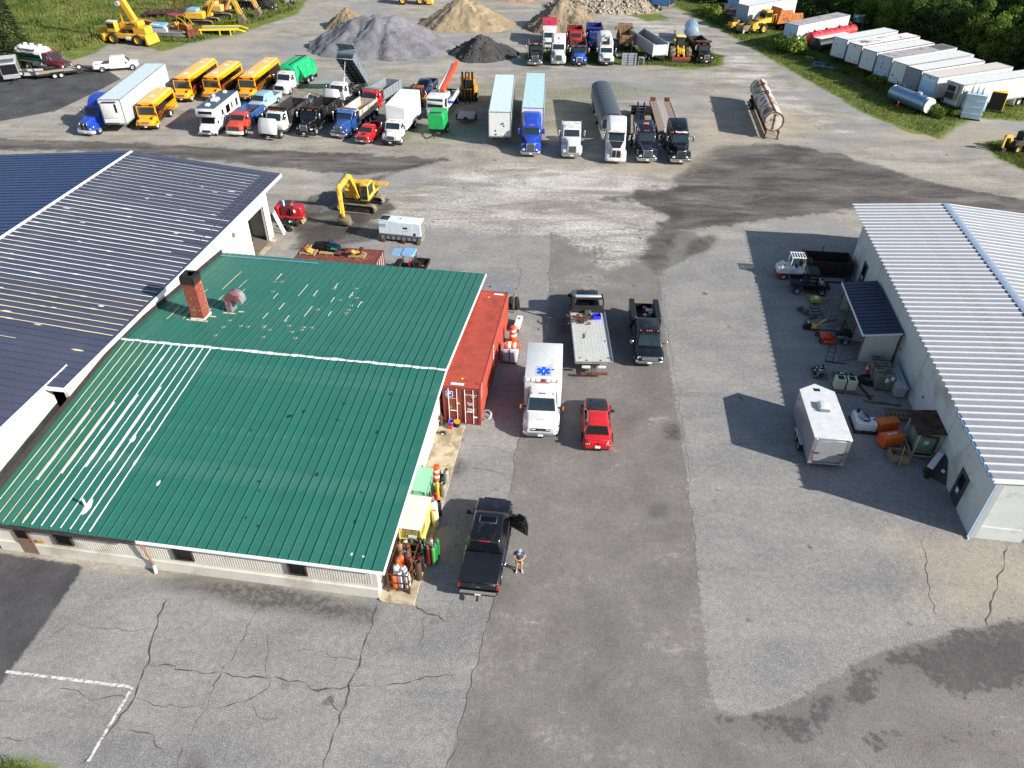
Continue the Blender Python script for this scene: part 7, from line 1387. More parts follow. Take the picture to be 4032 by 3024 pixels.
for i, p in enumerate(((-21.16,65.79),(-20.79,65.54),(-21.39,65.01),(-21.08,64.51),(-21.85,65.34))):
    t = thing('pipe_fitting', 'black flanged pipe fitting on the ground by the warehouse corner', 'pipe fitting', p, i*1.3, 'pipe fittings on the ground'); MB().lathe([(.1,-.25),(.2,-.25),(.2,-.2),(.13,-.2),(.13,.2),(.2,.2),(.2,.25),(.1,.25),(.1,-.25)], (0,0,.2), 'y', 14).build('flanged_pipe', FRAME, t); MB().cyl((0,0,.3),(0,0,.42),.05, n=8).build('branch', FRAME, t)
t = thing('engine_stand', 'grey engine on a stand inside the warehouse doorway', 'engine', UV(34.6,-22.3,.01),0); bx(t, 'block', GREY, -.35,.35,-.3,.3,.3,.9,.05); bx(t, 'stand', FRAME, -.4,.4,-.35,.35,0,.28); MB().lathe([(.1,-.1),(.3,-.1),(.33,0),(.3,.1),(.1,.1)], (.3,.1,1.0), 'y', 14).build('flywheel', FRAME, t); bx(t, 'rocker_cover', RED, -.3,.1,-.15,.15,.9,1.02,.03)
# ---------------------------------------------------------------- in the shade of the garage wall
SILV = mat('trailer_silver', (150,152,157),.4,.2, var=.04)
h_ = R(84.2); rear = (19.09,33.22)
t = place('enclosed_trailer', 'white and silver enclosed trailer with V nose parked beside the garage', 'trailer', fwd(rear, h_, 6.1), h_)
W_, Lb = 1.08,5.35
MB().prism([(-.75,0),(-1.45, W_),(-6.1, W_),(-6.1,-W_),(-1.45,-W_)], .42,2.3, 'z').build('box_wall', SILV, t, .02)
MB().prism([(-.72,0),(-1.44, W_+.03),(-6.13, W_+.03),(-6.13,-W_-.03),(-1.44,-W_-.03)], 2.302,2.36, 'z').build('roof', mat('trailer_roof_white', (200,202,204),.45), t, .02)
bx(t, 'rear_door', SILV, -6.14,-6.101,-.86,.86,.5,2.18,.01)
for s in (-1,1):
    bx(t, 'corner_post', ALU, -6.15,-6.1, min(s*.87, s*1.08), max(s*.87, s*1.08),.4,2.29,.01); bx(t, 'door_latch', MBLK, -6.18,-6.14, min(s*.55, s*.85), max(s*.55, s*.85),1.15,1.22); bx(t, 'tail_light', LIGHTR, -6.165,-6.15, s*.97-.04, s*.97+.04,1.2,1.36)
    bx(t, 'fender', ALU, -5.0,-3.35, min(s*1.08, s*1.36), max(s*1.08, s*1.36),.72,.78,.02); bx(t, 'reflector', LIGHTR, -6.145,-6.14, min(s*.6, s*.84), max(s*.6, s*.84),.52,.56); bx(t, 'reflector', LIGHTR, -6.145,-6.14, min(s*.8, s*.84), max(s*.8, s*.84),.58,.8)
    for x in (-3.8,-4.6): wheel(t, x, s*1.22,.34,.2, GREY)
bx(t, 'rear_sill', ALU, -6.2,-6.1,-1.08,1.08,.34,.42,.01); bx(t, 'under_frame', FRAME, -6.1,-1.4,-.9,.9,.3,.41); MB().beam((-1.4,.6,.4),(0,0,.42),.1).beam((-1.4,-.6,.4),(0,0,.42),.1).build('draw_frame', FRAME, t)
bx(t, 'air_conditioner', WHITE, -3.6,-2.7,-.35,.35,2.36,2.62,.1, tx=.1, ty=.06, seg=2); bx(t, 'intake_grille', GREY, -3.66,-3.58,-.3,.3,2.38,2.55); bx(t, 'roof_vent', MBLK, -1.55,-1.25,-.2,.2,2.362,2.38,.01); bx(t, 'side_vent', MBLK, -1.9,-1.75, W_, W_+.012,1.8,1.95); text('ON THE GO', .1, PLATE, t, (-6.142,.35,2.1),(R(90),0, R(-90)), ext=.002)
# white forklift in the shade
t = thing('forklift', 'white and red forklift with a gas bottle in the shade of the garage', 'forklift', (25.23,56.63), R(-5), 'forklifts'); forklift(t, mat('forklift_white', (214,216,214),.5),2.6,1.15,2.05,1.8, FRAME)
MB().cyl((-2.3,-.3,1.28),(-2.3,.3,1.28),.16, n=14).build('gas_bottle', ALU, t, .03); bx(t, 'red_skirt', DRED, -2.74,-.3,-.59,.59,.3,.62,.03)
# black utility vehicle
t = thing('utility_vehicle', 'black utility vehicle with dump bed parked below the white forklift', 'utility vehicle', (26.16,54.22), R(-8)); utv(t, BLACK, MBLK, mat('navy_bed', (30,36,54),.5)); bx(t, 'front_bumper', MBLK, -.1,.05,-.5,.5,.4,.7,.04); bx(t, 'door_panel', BLACK, -1.9,-1.0,-.74,-.7,.5,.95,.02)
bucket('rag_bundle', 'small blue and white rag bundle on the bed of the black utility vehicle', (*(23.99,54.67),.8), SBLUE, WHITE, .14,.1, True, cat='rag')
# dark steel hopper
t = thing('steel_hopper', 'dark rusty steel hopper bin beside the garage door', 'hopper', (27.18,57.03), R(-6)); DK = mat('dark_rust', (44,32,30),.8, var=.3, dirt=(70,42,32), dirt_amt=.4)
for a, b, c, d in ((-1.9,1.9,-.05,.02),(-1.9,1.9,1.9,1.97),(-1.9,-1.83,.021,1.9),(1.83,1.9,.021,1.9)): bx(t, 'bin_wall', DK, a, b, c, d, .12,1.3)
bx(t, 'bin_floor', DK, -1.85,1.85,0,1.92,.06,.12)
for i in range(6): bx(t, 'stiffener', DK, -1.8+i*.7,-1.72+i*.7,-.1,-.051,.12,1.3)
for s in (.2,1.7): bx(t, 'skid', DK, -1.9,1.9, s-.06, s+.06,0,.06)
MB().cyl((-.4,1.9,1.3),(-.4,1.9,1.8),.04, n=6).build('upright', DK, t); bx(t, 'lifting_frame', RUST, -2.1,-1.92,.0,1.9,.1,1.45,.02)
for i, (p, lb) in enumerate((((27.32,56.74), 'long black steel fork on the ground below the hopper, farther one'),((27.11,55.82), 'long black steel fork on the ground below the hopper, nearer one'))):
    t = thing('fork_extension', lb, 'fork', p, R(-4)); bx(t, 'blade', FRAME, -1.3,1.1,-.07,.07,.02,.09, tx=(0,.15)); bx(t, 'heel', FRAME, 1.1,1.2,-.07,.07,.02,.5)
t = thing('floor_grate', 'small steel grate on the ground at the garage wall', 'grate', (28.71,56.49), R(82))
for i in range(7): bx(t, 'bar', STEEL, -.5+i*.16,-.45+i*.16,-.35,.35,.02,.06)
for s in (-.33,.3): bx(t, 'frame_bar', STEEL, -.55,.6, s, s+.03,.0,.019)
# lean-to shed with a dark blue roof
t = thing('lean_to_shed', 'open fronted lean-to shed with a dark blue metal roof at the garage wall', 'shed', UV(25.5,28.5,0), BR); u0, u1 = -.2,7.3; NV = mat('shed_roof_blue', (40,48,76),.45, var=.06)
n = 16
me = None
for i in range(n):
    k = (u1-u0)/n; mb = MB(); y = u0+i*k; mb.quad((-.25, y+.004,2.35),(-.25, y+k-.004,2.35),(2.32, y+k-.004,2.75),(2.32, y+.004,2.75),.02) if False else mb.quad((-.25, y+.004,2.35),(2.32, y+.004,2.75),(2.32, y+k-.004,2.75),(-.25, y+k-.004,2.35),.02)
    mb.beam((-.25, y, 2.385),(2.32, y, 2.785),.04,.03); mb.build('roof_panel', NV, t)
bx(t, 'front_trim', FASC, -.29,-.25, u0-.02, u1+.02,2.25,2.4); MB().beam((-.27, u0-.03,2.32),(2.3, u0-.03,2.72),.04,.14).build('end_trim', FASC, t)
CS = mat('corrugated_white', (208,208,204),.55,.1, var=.06); mb = MB()
for i in range(26): x = .0+i*.088; mb.add([(x, -.02,0),(x+.044,-.06,0),(x+.088,-.02,0),(x, -.02,2.36+x*.155),(x+.044,-.06,2.36+x*.155),(x+.088,-.02,2.36+x*.155)], [(0,1,4,3),(1,2,5,4)])
mb.build('end_wall', CS, t); bx(t, 'back_wall', CS, 2.24,2.29,.0,7.2,0,2.6); bx(t, 'far_end_wall', CS, .05,2.2,7.1,7.14,0,2.3); bx(t, 'partition', CS, .1,2.2,2.6,2.64,0,2.35)
for y in (.02,2.5,4.8,7.1): bx(t, 'post', WOOD, -.05,.05, y-.05, y+.05,0,2.34)
for y0, a in ((.1,112),(4.7,60),(4.9,118)):
    g = MB(); g.tube([(0,0,.1),(0,1.5,.1),(0,1.5,2.0),(0,0,2.0),(0,0,.1)], .025); g.tube([(0,0,1.0),(0,1.5,1.0)], .02)
    for i in range(12): g.tube([(0,.12*i+.05,.1),(0,.12*i+.05,2.0)], .004,4)
    g = g.build('mesh_gate', STEEL, t, loc=(-.05, y0,0), rot=(0,0, R(a if a < 90 else a))); g['kind'] = 'stuff'
# tools in front of it
YB = mat('dull_yellow', (168,160,54),.6, dirt=(96,92,50), dirt_amt=.4)
t = thing('pallet_jack', 'dull yellow pallet jack style implement with a long handle before the shed', 'pallet jack', (24.54,52.55), R(-8)); bx(t, 'body', YB, -.3,.45,-.35,.35,.12,.5,.05); bx(t, 'panel', PLATE, -.05,.25,-.2,.2,.5,.52); MB().beam((.45,0,.35),(2.2,.1,.55),.1).build('handle_bar', YB, t); MB().beam((.45,.25,.3),(2.2,.25,.35),.07).build('tow_bar', YB, t); axle(t, 0,.12,.08,.3, False, FRAME)
t = thing('ladder_rack', 'black tubular ladder rack lying on the ground', 'rack', (24.24,50.92), R(90))
for s in (-1,1): MB().tube([(-.75, s*.33,.25),(.8, s*.33,.25)], .02).build('rail', MBLK, t)
for i in range(4): x = -.7+i*.48; MB().tube([(x, -.33,.25),(x, -.33,.02),(x, .33,.02),(x, .33,.25),(x, -.33,.25)], .018).build('hoop', MBLK, t)
t = thing('post_hole_auger', 'brown digger attachment lying on the asphalt', 'attachment', (23.37,50.74), R(-60)); MB().beam((-.7,0,.15),(.7,0,.12),.16,.2).build('arm', CHAIN, t); bx(t, 'motor', CHAIN, -.3,.1,-.2,.2,.05,.42,.05); bx(t, 'blade', CHAIN, .5,.8,-.35,.35,.02,.2,.03); bx(t, 'bracket', CHAIN, -.8,-.55,-.22,.22,.02,.35,.03)
t = thing('plate_compactor', 'yellow plate compactor with folded handle', 'compactor', (23.01,48.72), R(-14)); bx(t, 'base_plate', FRAME, -.5,.6,-.33,.33,.02,.1,.03); bx(t, 'engine', FRAME, -.35,.05,-.22,.22,.12,.5,.04); bx(t, 'belt_guard', YEL, .05,.55,-.26,.26,.12,.36,.05, tx=.08); MB().tube([(-.45,-.3,.1),(-.45,-.3,.62),(-.45,.3,.62),(-.45,.3,.1)], .02).build('frame_hoop', MBLK, t); MB().beam((.4,0,.3),(1.1,.25,.85),.09).build('handle', YEL, t); bx(t, 'cap', WHITE, -.25,-.1,-.1,.1,.5,.55)
for i, (p, q, lb) in enumerate((((23.62,49.34),(25.40,49.92), 'grey steel pipe on the ground beside the plate compactor'),((23.44,48.51),(24.80,48.38), 'thin grey rail on the ground behind the orange mower'))):
    t = thing('steel_pipe', lb, 'pipe', p, hdg(q, p)); MB().cyl((0,0,.05),(1.9,0,.05),.045, n=8).build('tube', STEEL, t); MB().cyl((1.85,0,.05),(1.95,0,.05),.06, n=8).build('end_cap', FRAME, t)
t = thing('zero_turn_mower', 'orange red zero turn mower with black seat before the shed', 'mower', (23.38,47.54), R(178)); t.location = (*(24.38,47.13),0); OM = mat('mower_orange', (206,62,30),.45)
bx(t, 'deck', OM, .05,1.0,-.75,.75,.12,.28,.06); bx(t, 'front_frame', OM, .2,1.1,-.4,.4,.3,.5,.05, tx=.05); bx(t, 'engine', MBLK, -1.1,-.4,-.4,.4,.4,.85,.06); bx(t, 'seat', MBLK, -.35,.1,-.27,.27,.55,.72,.05); bx(t, 'seat_back', MBLK, -.45,-.32,-.27,.27,.7,1.15,.05)
for s in (-1,1): bx(t, 'rear_fender', GREY, -.8,.0, min(s*.3, s*.62), max(s*.3, s*.62),.55,.62,.03); wheel(t, -.55, s*.58,.3,.26, ALU); wheel(t, 1.15, s*.5,.17,.13, GREY); MB().tube([(-.1, s*.35,.6),(.15, s*.38,1.0),(.3, s*.15,1.02)], .018).build('control_lever', MBLK, t)
MB().tube([(-.5,-.35,.8),(-.5,-.35,1.6),(-.5,.35,1.6),(-.5,.35,.8)], .025).build('roll_bar', MBLK, t)
t = thing('hand_cart', 'dark steel cart frame standing on end near the shed corner', 'cart', (23.09,44.53), R(80)); mb = MB()
for s in (-1,1): MB().tube([(-.3, s*.25,.0),(-.1, s*.25,1.2),(.05, s*.2,1.35)], .022).build('rail', FRAME, t); MB().beam((-.3, s*.25,.04),(-.3, s*.25-.9,.04),.05).build('runner', FRAME, t)
for z in (.1,.45,.8,1.15): MB().tube([(-.3+z*.17,-.25, z),(-.3+z*.17,.25, z)], .018).build('rung', FRAME, t)
# pallets of engine parts
def junk_pallet(lb, p, h, mats, n, seed, L=1.25, W=1.05, top=.55):
    t = thing('parts_pallet', lb, 'pallet', p, h); pallet(t, L, W, 0, WOOD); r_ = random.Random(seed)
    for i in range(n):
        x, y, m = r_.uniform(-L/2+.15, L/2-.15), r_.uniform(-W/2+.15, W/2-.15), mats[i % len(mats)]; hh = r_.uniform(.15, top)
        if i % 3: MB().lathe([(.001,0),(.12,0),(.12, hh*.6),(.07, hh*.7),(.07, hh),(.001, hh)], n=10).build('machine_part', m, t, loc=(x, y, .135), rot=(0,0, i))
        else: MB().bc((x, y, .135+hh*.35),(r_.uniform(.2,.35), r_.uniform(.15,.3), hh*.7), r_.uniform(0,3)).build('machine_part', m, t, .03)
    return t
PB_ = mat('part_blue', (40,54,96),.4, coat=.3); junk_pallet('pallet of dark blue and chrome machine parts beside the enclosed trailer nose', (21.89,42.75), R(80),(PB_, BLACK, CHROME, GREY),18,2)
junk_pallet('pallet of mixed pumps and pipe with a green cap right of the blue parts', (23.22,42.27), R(76),(STEEL, CHAIN, GREEN, CHROME),15,6,1.4,1.0,.45)
t = thing('condenser_units', 'two cream air conditioner units strapped on a pallet', 'air conditioner', (22.87,40.50), R(82)); t.location = (*fwd((22.93,40.56), R(82),.5),0); pallet(t, 1.1,1.5,0, WOOD); CU = mat('cream_enamel', (206,204,186),.5)
for s in (-1,1): bx(t, 'unit_case', CU, -.3,.35, s*.37-.34, s*.37+.34,.135,.95,.03); MB().box(-.2,.25, s*.37-.2, s*.37+.2,.95,.965).build('fan_grille', MBLK, t)
bx(t, 'strap', FRAME, -.31,.36,-.03,.03,.14,.975)
# cone, hose, cabinets
def cone(lb, p, sc=1., m=None):
    t = thing('traffic_cone', lb, 'traffic cone', p, .3); m = m or mat('cone_orange', (222,104,70),.6); bx(t, 'base', m, -.19*sc, .19*sc, -.19*sc, .19*sc, 0,.04,.01); MB().lathe([(.14*sc, .04),(.03*sc, .72*sc),(.001,.72*sc)], n=14).build('shell', m, t); MB().lathe([(.098*sc, .33*sc),(.072*sc, .5*sc)], n=14).build('collar', WINK, t, loc=(0,0,.004)); return t
cone('faded orange traffic cone beside the grey fuel cabinets', (25.29,43.00),1.05); cone('small orange and white cone standing by the silver tank', (52.14,104.18),1.3, ORANGE)
t = thing('hose_coil', 'large coil of black hose on the ground by the fuel cabinets', 'hose', (25.07,42.05),0)
for i in range(7): MB().lathe([(.62+.05*math.cos(a*math.pi/3)-.035*i, .05*math.sin(a*math.pi/3)) for a in range(7)], (rnd.uniform(-.06,.06), rnd.uniform(-.06,.06),.06+.028*i), n=26).build('hose_turn', RUBBER, t)
DCAB = mat('cabinet_olive', (118,116,106),.7, var=.15, dirt=(84,72,60), dirt_amt=.4)
t = thing('fuel_cabinet', 'long grey steel fuel cabinet beside the garage wall', 'cabinet', (25.48,40.96), BR); bx(t, 'cabinet_body', DCAB, -.35,.85,.0,2.6,.05,1.15,.03); bx(t, 'plinth', FRAME, -.33,.83,.02,2.58,0,.049)
for i in range(3): bx(t, 'lid_rib', FRAME, -.36,.86,.5+i*.75,.56+i*.75,1.15,1.18)
for x, y in ((.1,.3),(.1,1.0),(.5,1.7),(.5,2.3)): bx(t, 'hatch', FRAME, x-.08, x+.08, y-.06, y+.06,1.15,1.165)
t = thing('steel_locker', 'narrow grey locker with pipes on top against the garage wall', 'locker', (26.25,40.20), BR); bx(t, 'locker_body', LGREY, -.1,.6,0,2.4,.03,.85,.03); bx(t, 'base', FRAME, -.08,.58,.02,2.38,0,.029)
for i in range(3): MB().cyl((.35+i*.1,-.2,.9),(.35+i*.1,2.5,.9),.035, n=8).build('pipe', LGREY, t)
for p, lb in (((25.38,40.36), 'white plastic jug on the fuel cabinet, left one'),((25.85,40.55), 'white plastic jug on the fuel cabinet, right one')):
    t = thing('plastic_jug', lb, 'jug', (*p, 1.185),.4, 'jugs on the cabinet'); MB().loft([rr(-.11,.11,.09,0,.04), rr(-.11,.11,.09,.2,.04), rr(-.04,.04,.04,.28,.03)]).build('bottle', WHITE, t); MB().cyl((0,0,.28),(0,0,.32),.025, n=8).build('cap', RED, t); MB().tube([(.0,.06,.24),(.1,.06,.24),(.1,.06,.15)], .015,5).build('handle', WHITE, t)
for p, q, L_, lb in (((24.14,42.85),(24.41,40.17),3.0, 'long rusty angle iron on the ground'),((23.89,39.75),(25.21,39.48),2.4, 'weathered timber beam on the ground before the fuel cabinets'),((23.70,40.45),(24.33,40.34),1.1, 'short grey board on the ground by the rusty angle iron')):
    t = thing('ground_beam', lb, 'beam', p, hdg(q, p)); bx(t, 'beam', WOOD if 'ru' not in lb[:12] else RUST, 0, L_, -.07,.07,.015,.12,.01); bx(t, 'end_block', WOOD, L_-.2, L_-.02,-.09,.09,.0,.014)
# white transfer tank, job boxes, wheelbarrow bin
t = thing('transfer_tank', 'white L shaped transfer tank with hose on a pallet', 'tank', (22.79,36.25), R(82)); t.location = (*fwd((22.79,36.37), R(82),.75),0); pallet(t, 1.6,1.5,0, FRAME); TW = mat('tank_white', (224,228,232),.45)
MB().prism([(-.65,-.65),(.2,-.65),(.2,-.1),(.75,.1),(.75,.65),(-.65,.65)], .14,.72, 'z').build('tank_body', TW, t, .06,2)
for i in range(4): MB().lathe([(.24+.03*i, 0),(.26+.03*i, .02),(.24+.03*i, .04)], (-.2+.05*i, .05*i, .74+.03*i), n=18).build('hose_loop', RUBBER, t)
MB().cyl((.55,.35,.72),(.55,.35,.98),.1, n=10).build('pump', FRAME, t); MB().cyl((-.1,-.5,.72),(-.1,-.5,.76),.06, n=10).build('filler_cap', MBLK, t)
JO = mat('job_box_orange', (226,104,44),.5, var=.06)
for p, h, lb, tx in (((24.14,36.39), R(100), 'orange steel job box farther from the camera', False),((23.87,34.99), R(104), 'orange steel job box with lettering beside the rubble bin', True)):
    t = thing('job_box', lb, 'tool box', p, h); t.location = (*fwd(p, R(85),.45),0); MB().prism([(-.38,.1),(.38,.1),(.38,.62),(.12,.85),(-.38,.85)], -.75,.75).build('chest', JO, t, .03) if False else MB().prism([(-.4,.1),(.4,.1),(.4,.7),(.15,.88),(-.4,.88)], -.68,.68).build('chest', JO, t, .02)
    for s in (-1,1): bx(t, 'skid', FRAME, -.38,.38, s*.5-.06, s*.5+.06,0,.099)
    bx(t, 'lid_seam', FRAME, .16,.38,-.69,.69,.6,.615)
    if tx: text('RIDGID', .2, WINK, t, (-.02,0,.886),(0,0, R(-90)), ext=.002, bold=.006)
t = thing('rubble_bin', 'weathered tan plywood bin filled with rubble', 'bin', (23.89,33.98), R(-8)); PL = mat('grey_ply', (146,128,106),.85, var=.15)
for a, b, c, d in ((-.55,.55,-.38,-.34),(-.55,.55,.34,.38),(-.55,-.51,-.34,.34),(.51,.55,-.34,.34)): bx(t, 'bin_side', PL, a, b, c, d, .1,.62)
bx(t, 'bin_base', PL, -.55,.55,-.38,.38,.04,.099); part(t, 'rubble', mat('rubble_grey', (112,104,94),.95, var=.3), lambda m: [m.bc((rnd.uniform(-.42,.42), rnd.uniform(-.26,.26),.3+rnd.random()*.12),(.2,.16,.12), rnd.uniform(0,3), rnd.uniform(0,1)) for _ in range(30)])['kind'] = 'stuff'
t = thing('shovel', 'yellow handled shovel leaning in the rubble bin', 'shovel', (23.74,33.38), R(80)); MB().cyl((0,0,.25),(.35,-.05,1.35),.022, n=8).build('shaft', YEL, t); MB().quad((-.12,-.12,.02),(-.12,.12,.02),(.02,.1,.3),(.02,-.1,.3),.015).build('blade', STEEL, t)
t = thing('leaning_pallet', 'grey wooden pallet propped behind the orange job boxes', 'pallet', (25.71,38.13), R(-8)); pallet(t, 1.7,1.1,.15, WOOD)
bx(t, 'prop_block', WOOD, -.6,.6,-.3,.3,0,.149)
# small shelter with a brown corrugated roof over two green tanks
t = thing('equipment_shelter', 'small timber framed shelter with a brown corrugated roof at the garage wall', 'shelter', UV(15.35,29.62,0), BR); TF = mat('cream_timber', (184,172,140),.8, var=.1); a, b = .0,1.55
for x in (0,1.3):
    for y in (0,1.9): bx(t, 'post', TF, x-.045, x+.045, y-.045, y+.045,0,1.95+.12*x)
for y in (0,1.9): bx(t, 'end_rail', TF, .046,1.254, y-.04, y+.04,.1,.18); bx(t, 'top_rail', TF, .046,1.254, y-.04, y+.04,1.85,1.93)
for x in (0,1.3): bx(t, 'side_rail', TF, x-.04, x+.04,.046,1.854,.1,.18)
BRF = mat('brown_corrugated', (92,62,52),.5,.2, var=.15, dirt=(48,36,34), dirt_amt=.5, dsc=.9); mb = MB()
for i in range(26): y = -.25+i*.094; mb.add([(-.3, y, 1.95),(-.3, y+.047,1.99),(-.3, y+.094,1.95),(1.75, y, 2.2),(1.75, y+.047,2.24),(1.75, y+.094,2.2)], [(0,1,4,3),(1,2,5,4)])
mb.build('roof', BRF, t)
TG = mat('sage_green', (120,140,126),.6, var=.1)
for i, y in enumerate((.5,1.3)):
    t2 = thing('green_tank', ('sage green tank inside the brown roofed shelter, nearer one', 'sage green tank inside the brown roofed shelter, farther one')[i], 'tank', UV(15.35+y, 29.62+.66,0), BR); bx(t2, 'tank_body', TG, -.5,.5,-.34,.34,.18,1.45,.05); bx(t2, 'valve_box', MBLK, -.12,.12,-.2,.1,1.45,1.6,.02); bx(t2, 'feet', FRAME, -.45,.45,-.3,.3,0,.179)
    if i == 0: bx(t2, 'label_plate', PLATE, -.18,.1,-.36,-.345,.95,1.25,.02)
# dark dock plate and white board leaning at the wall
t = thing('dock_plate', 'dark brown steel panel leaning against the garage wall', 'panel', (25.88,32.41), R(40)); DKB = mat('dark_brown_steel', (44,28,28),.55, var=.25)
for k in range(3): MB().bc((.12*k, 0,.62),(.06,1.9-.2*k, 1.4),0,0, R(34)).build('sheet', DKB, t, .01)
bx(t, 'label', PLATE, -.14,-.1,-.1,.1,.55,.75); bx(t, 'sill', RUST, -.6,.6,-1.1,-.9,.02,.2,.02)
t = thing('white_board', 'long white panel lying on the dark steel panel', 'board', (*(25.33,32.73),0), R(45)); MB().bc((0,0,1.15),(1.5,.35,.12),0,0, R(-8)).build('panel', WHITE, t, .02); bx(t, 'trestle', FRAME, -.5,-.4,-.15,.15,0,1.1); bx(t, 'trestle', FRAME, .4,.5,-.15,.15,0,1.05)
# brown angled beams at the base of the wall
# ---------------------------------------------------------------- back row
t = place('semi_tractor', 'black long nose tractor with twin stacks, leftmost of the back row', 'truck', (3.04,121.47), R(-92)); e = heavy_cab(t, BLACK, hood=2.1, gw=.52, zf=1.75, zc=1.95, zr=2.65, stacks=2, surround=CHROME, bumper=CHROME, fender=mat('black_wing', (30,28,32),.4)); frame(t, 7.4, e, (-5.6,-6.9), fifth=True); bx(t, 'beacon', LIGHTA, -2.85,-2.6,-.25,.25,2.66,2.8,.02)
t = place('semi_tractor', 'white aerodynamic tractor with a raised roof in the back row', 'truck', (6.63,121.99), R(-92)); e = heavy_cab(t, WHITE, hood=1.9, gw=.58, zr=2.9, sleeper=(3.7,1.6), bumper=ALU, surround=ALU); frame(t, 7.6, e, (-5.7,-7.0), fifth=True); MB().prism([(-.2,0),(0,.3),(.2,0)], -3.62,-3.6, 'x').build('roof_badge', LIGHTA, t, loc=(.55,0,3.35)); bx(t, 'badge_square', BLUE, -2.98,-2.94,-.12,.12,3.22,3.34)
t = place('service_truck', 'white utility truck with a red box body behind the white tractor', 'truck', (5.54,131.86), R(-92)); e = heavy_cab(t, WHITE, hood=1.3, gw=.7, cw=1.1, zf=1.3, zc=1.55, zr=2.5, bumper=OLDWH, surround=GREY, tank=False, wx=-1.05); frame(t, 8.8, e, (-6.5,)); bx(t, 'red_body', mat('crimson_box', (178,26,60),.45),-8.8, e-.7,-1.22,1.22,1.1,3.2,.05); bx(t, 'front_locker', WHITE, e-.68, e-.15,-1.15,1.15,1.1,3.0,.03); bx(t, 'exhaust_cap', RED, e-2.2, e-1.9,-.15,.15,3.2,3.6,.03)
t = place('dump_truck', 'red dump truck half hidden behind the blue one in the back row', 'truck', (9.88,131.03), R(-92), 'dump trucks'); e = heavy_cab(t, RED, old=True, hood=1.6, zf=1.55, zc=1.72, zr=2.6, bumper=MBLK, mirror=ALU); frame(t, 8.6, e, (-6.2,-7.5)); dump_body(t, e-.2,-8.6, mat('maroon_box', (120,30,36),.6, var=.15),1.15,1.15, inner=FRAME)
t = place('dump_truck', 'bright blue dump truck with a rusty box in the back row', 'truck', (9.86,121.55), R(-92), 'dump trucks'); MBL = mat('mid_blue', (24,84,186),.35, coat=.4); e = heavy_cab(t, MBL, old=True, hood=1.7, gw=.45, zf=1.55, zc=1.7, zr=2.5, bumper=MBLK, surround=OLDWH, mirror=ALU, rim=RIMW, roofm=DBLUE); frame(t, 8.4, e, (-6.0,-7.3)); dump_body(t, e-.2,-8.4, RUST, 1.15,1.0, inner=mat('rust_bed', (92,52,36),.9, var=.3), front_up=.0, shield=False)
t = place('vacuum_truck', 'white vacuum truck with a domed tank body in the back row', 'truck', (14.08,122.01), R(-92)); e = heavy_cab(t, WHITE, hood=1.6, gw=.62, zf=1.45, zc=1.65, zr=2.5, bumper=MBLK, surround=OLDWH); frame(t, 8.9, e, (-6.3,-7.6)); MB().loft([ring(e-.2,1.0,1.0,1.1,3.0,.6,5), ring(e-.6,1.15,1.15,1.1,3.3,.7,5), ring(-8.9,1.15,1.15,1.1,3.3,.7,5)]).build('tank_body', OLDWH, t); MB().lathe([(.5,0),(.5,.2),(.3,.4),(.001,.45)], (e-1.4,0,3.3), n=14).build('dome', WHITE, t)
bx(t, 'pipe_bank', MBLK, e-.2, e-.05,-.5,.2,1.2,3.0,.03); MB().tube([(e-.05,.4,1.3),(e-.05,.4,3.1),(e-.9,.4,3.6)], .1,8).build('suction_pipe', BLACK, t); bx(t, 'ladder_panel', LGREY, e-.18, e-.1,.45,.95,1.3,3.1,.02); bx(t, 'roof_rust_mark', RUST, e-.9, e-.3,-.2,.1,3.29,3.31)
t = place('dump_truck', 'royal blue dump truck with a rusty box behind the vacuum truck', 'truck', (13.17,131.16), R(-92), 'dump trucks'); e = heavy_cab(t, BLUE, hood=1.6, zc=1.8, zr=2.6, bumper=MBLK); frame(t, 9, e, (-6.6,-7.9)); dump_body(t, e-.2,-9, mat('deep_blue_box', (28,50,120),.5),1.15,1.5, inner=RUST)
# tan dump seen from the rear
TB = mat('tan_box', (134,104,76),.7, var=.15, dirt=(96,78,60), dirt_amt=.4); h_ = R(88); t = place('dump_truck', 'dump truck with a tan tailgate facing the camera in the back row', 'truck', fwd((18.26,130.95), h_, 8.6), h_, 'dump trucks'); e = heavy_cab(t, OLDWH, hood=1.7, zc=1.8, zr=2.6, bumper=MBLK); frame(t, 8.6, e, (-6.2,-7.5)); dump_body(t, e-.2,-8.6, TB, 1.2,1.5, inner=GREY, front_up=.3); mb = MB()
for i in range(3):
    for j in range(2): bx(t, 'gate_panel', TB, -8.66,-8.6,-1.0+i*.7,-.42+i*.7,1.35+j*.62,1.85+j*.62,.03)
# steel racks on the grass in front
t = thing('steel_pen_panel', 'upright galvanised steel rack panel standing on the grass', 'rack', (17.75,122.90), R(-90)); GV_ = mat('galvanised', (160,166,172),.5,.5, var=.1)
for y in (-1.1,-.1,.9): bx(t, 'upright', GV_, -.12,.05, y-.06, y+.06,0,1.8)
for i in range(5): bx(t, 'panel_strip', GV_, -.1,-.06,-1.2,1.1,.1+i*.34,.36+i*.34)
bx(t, 'crossbar', GV_, -.2,-.121,-1.2,1.1,1.7,1.8)
t = thing('steel_plate', 'flat galvanised plate lying behind the steel rack panel', 'metal sheet', (17.78,127.95), R(-90)); bx(t, 'plate', GV_, -.9,.9,-1.6,1.6,.3,.36,.01); bx(t, 'bearer', FRAME, -.8,.8,-1.2,-1.0,0,.299); bx(t, 'bearer', FRAME, -.8,.8,1.0,1.2,0,.299); MB().cyl((0,.9,.36),(0,.9,2.4),.07, n=8).build('post', STEEL, t)
t = thing('pump_unit', 'small grey pump frame beside the steel rack panel', 'machine', (19.61,123.21), R(-90))
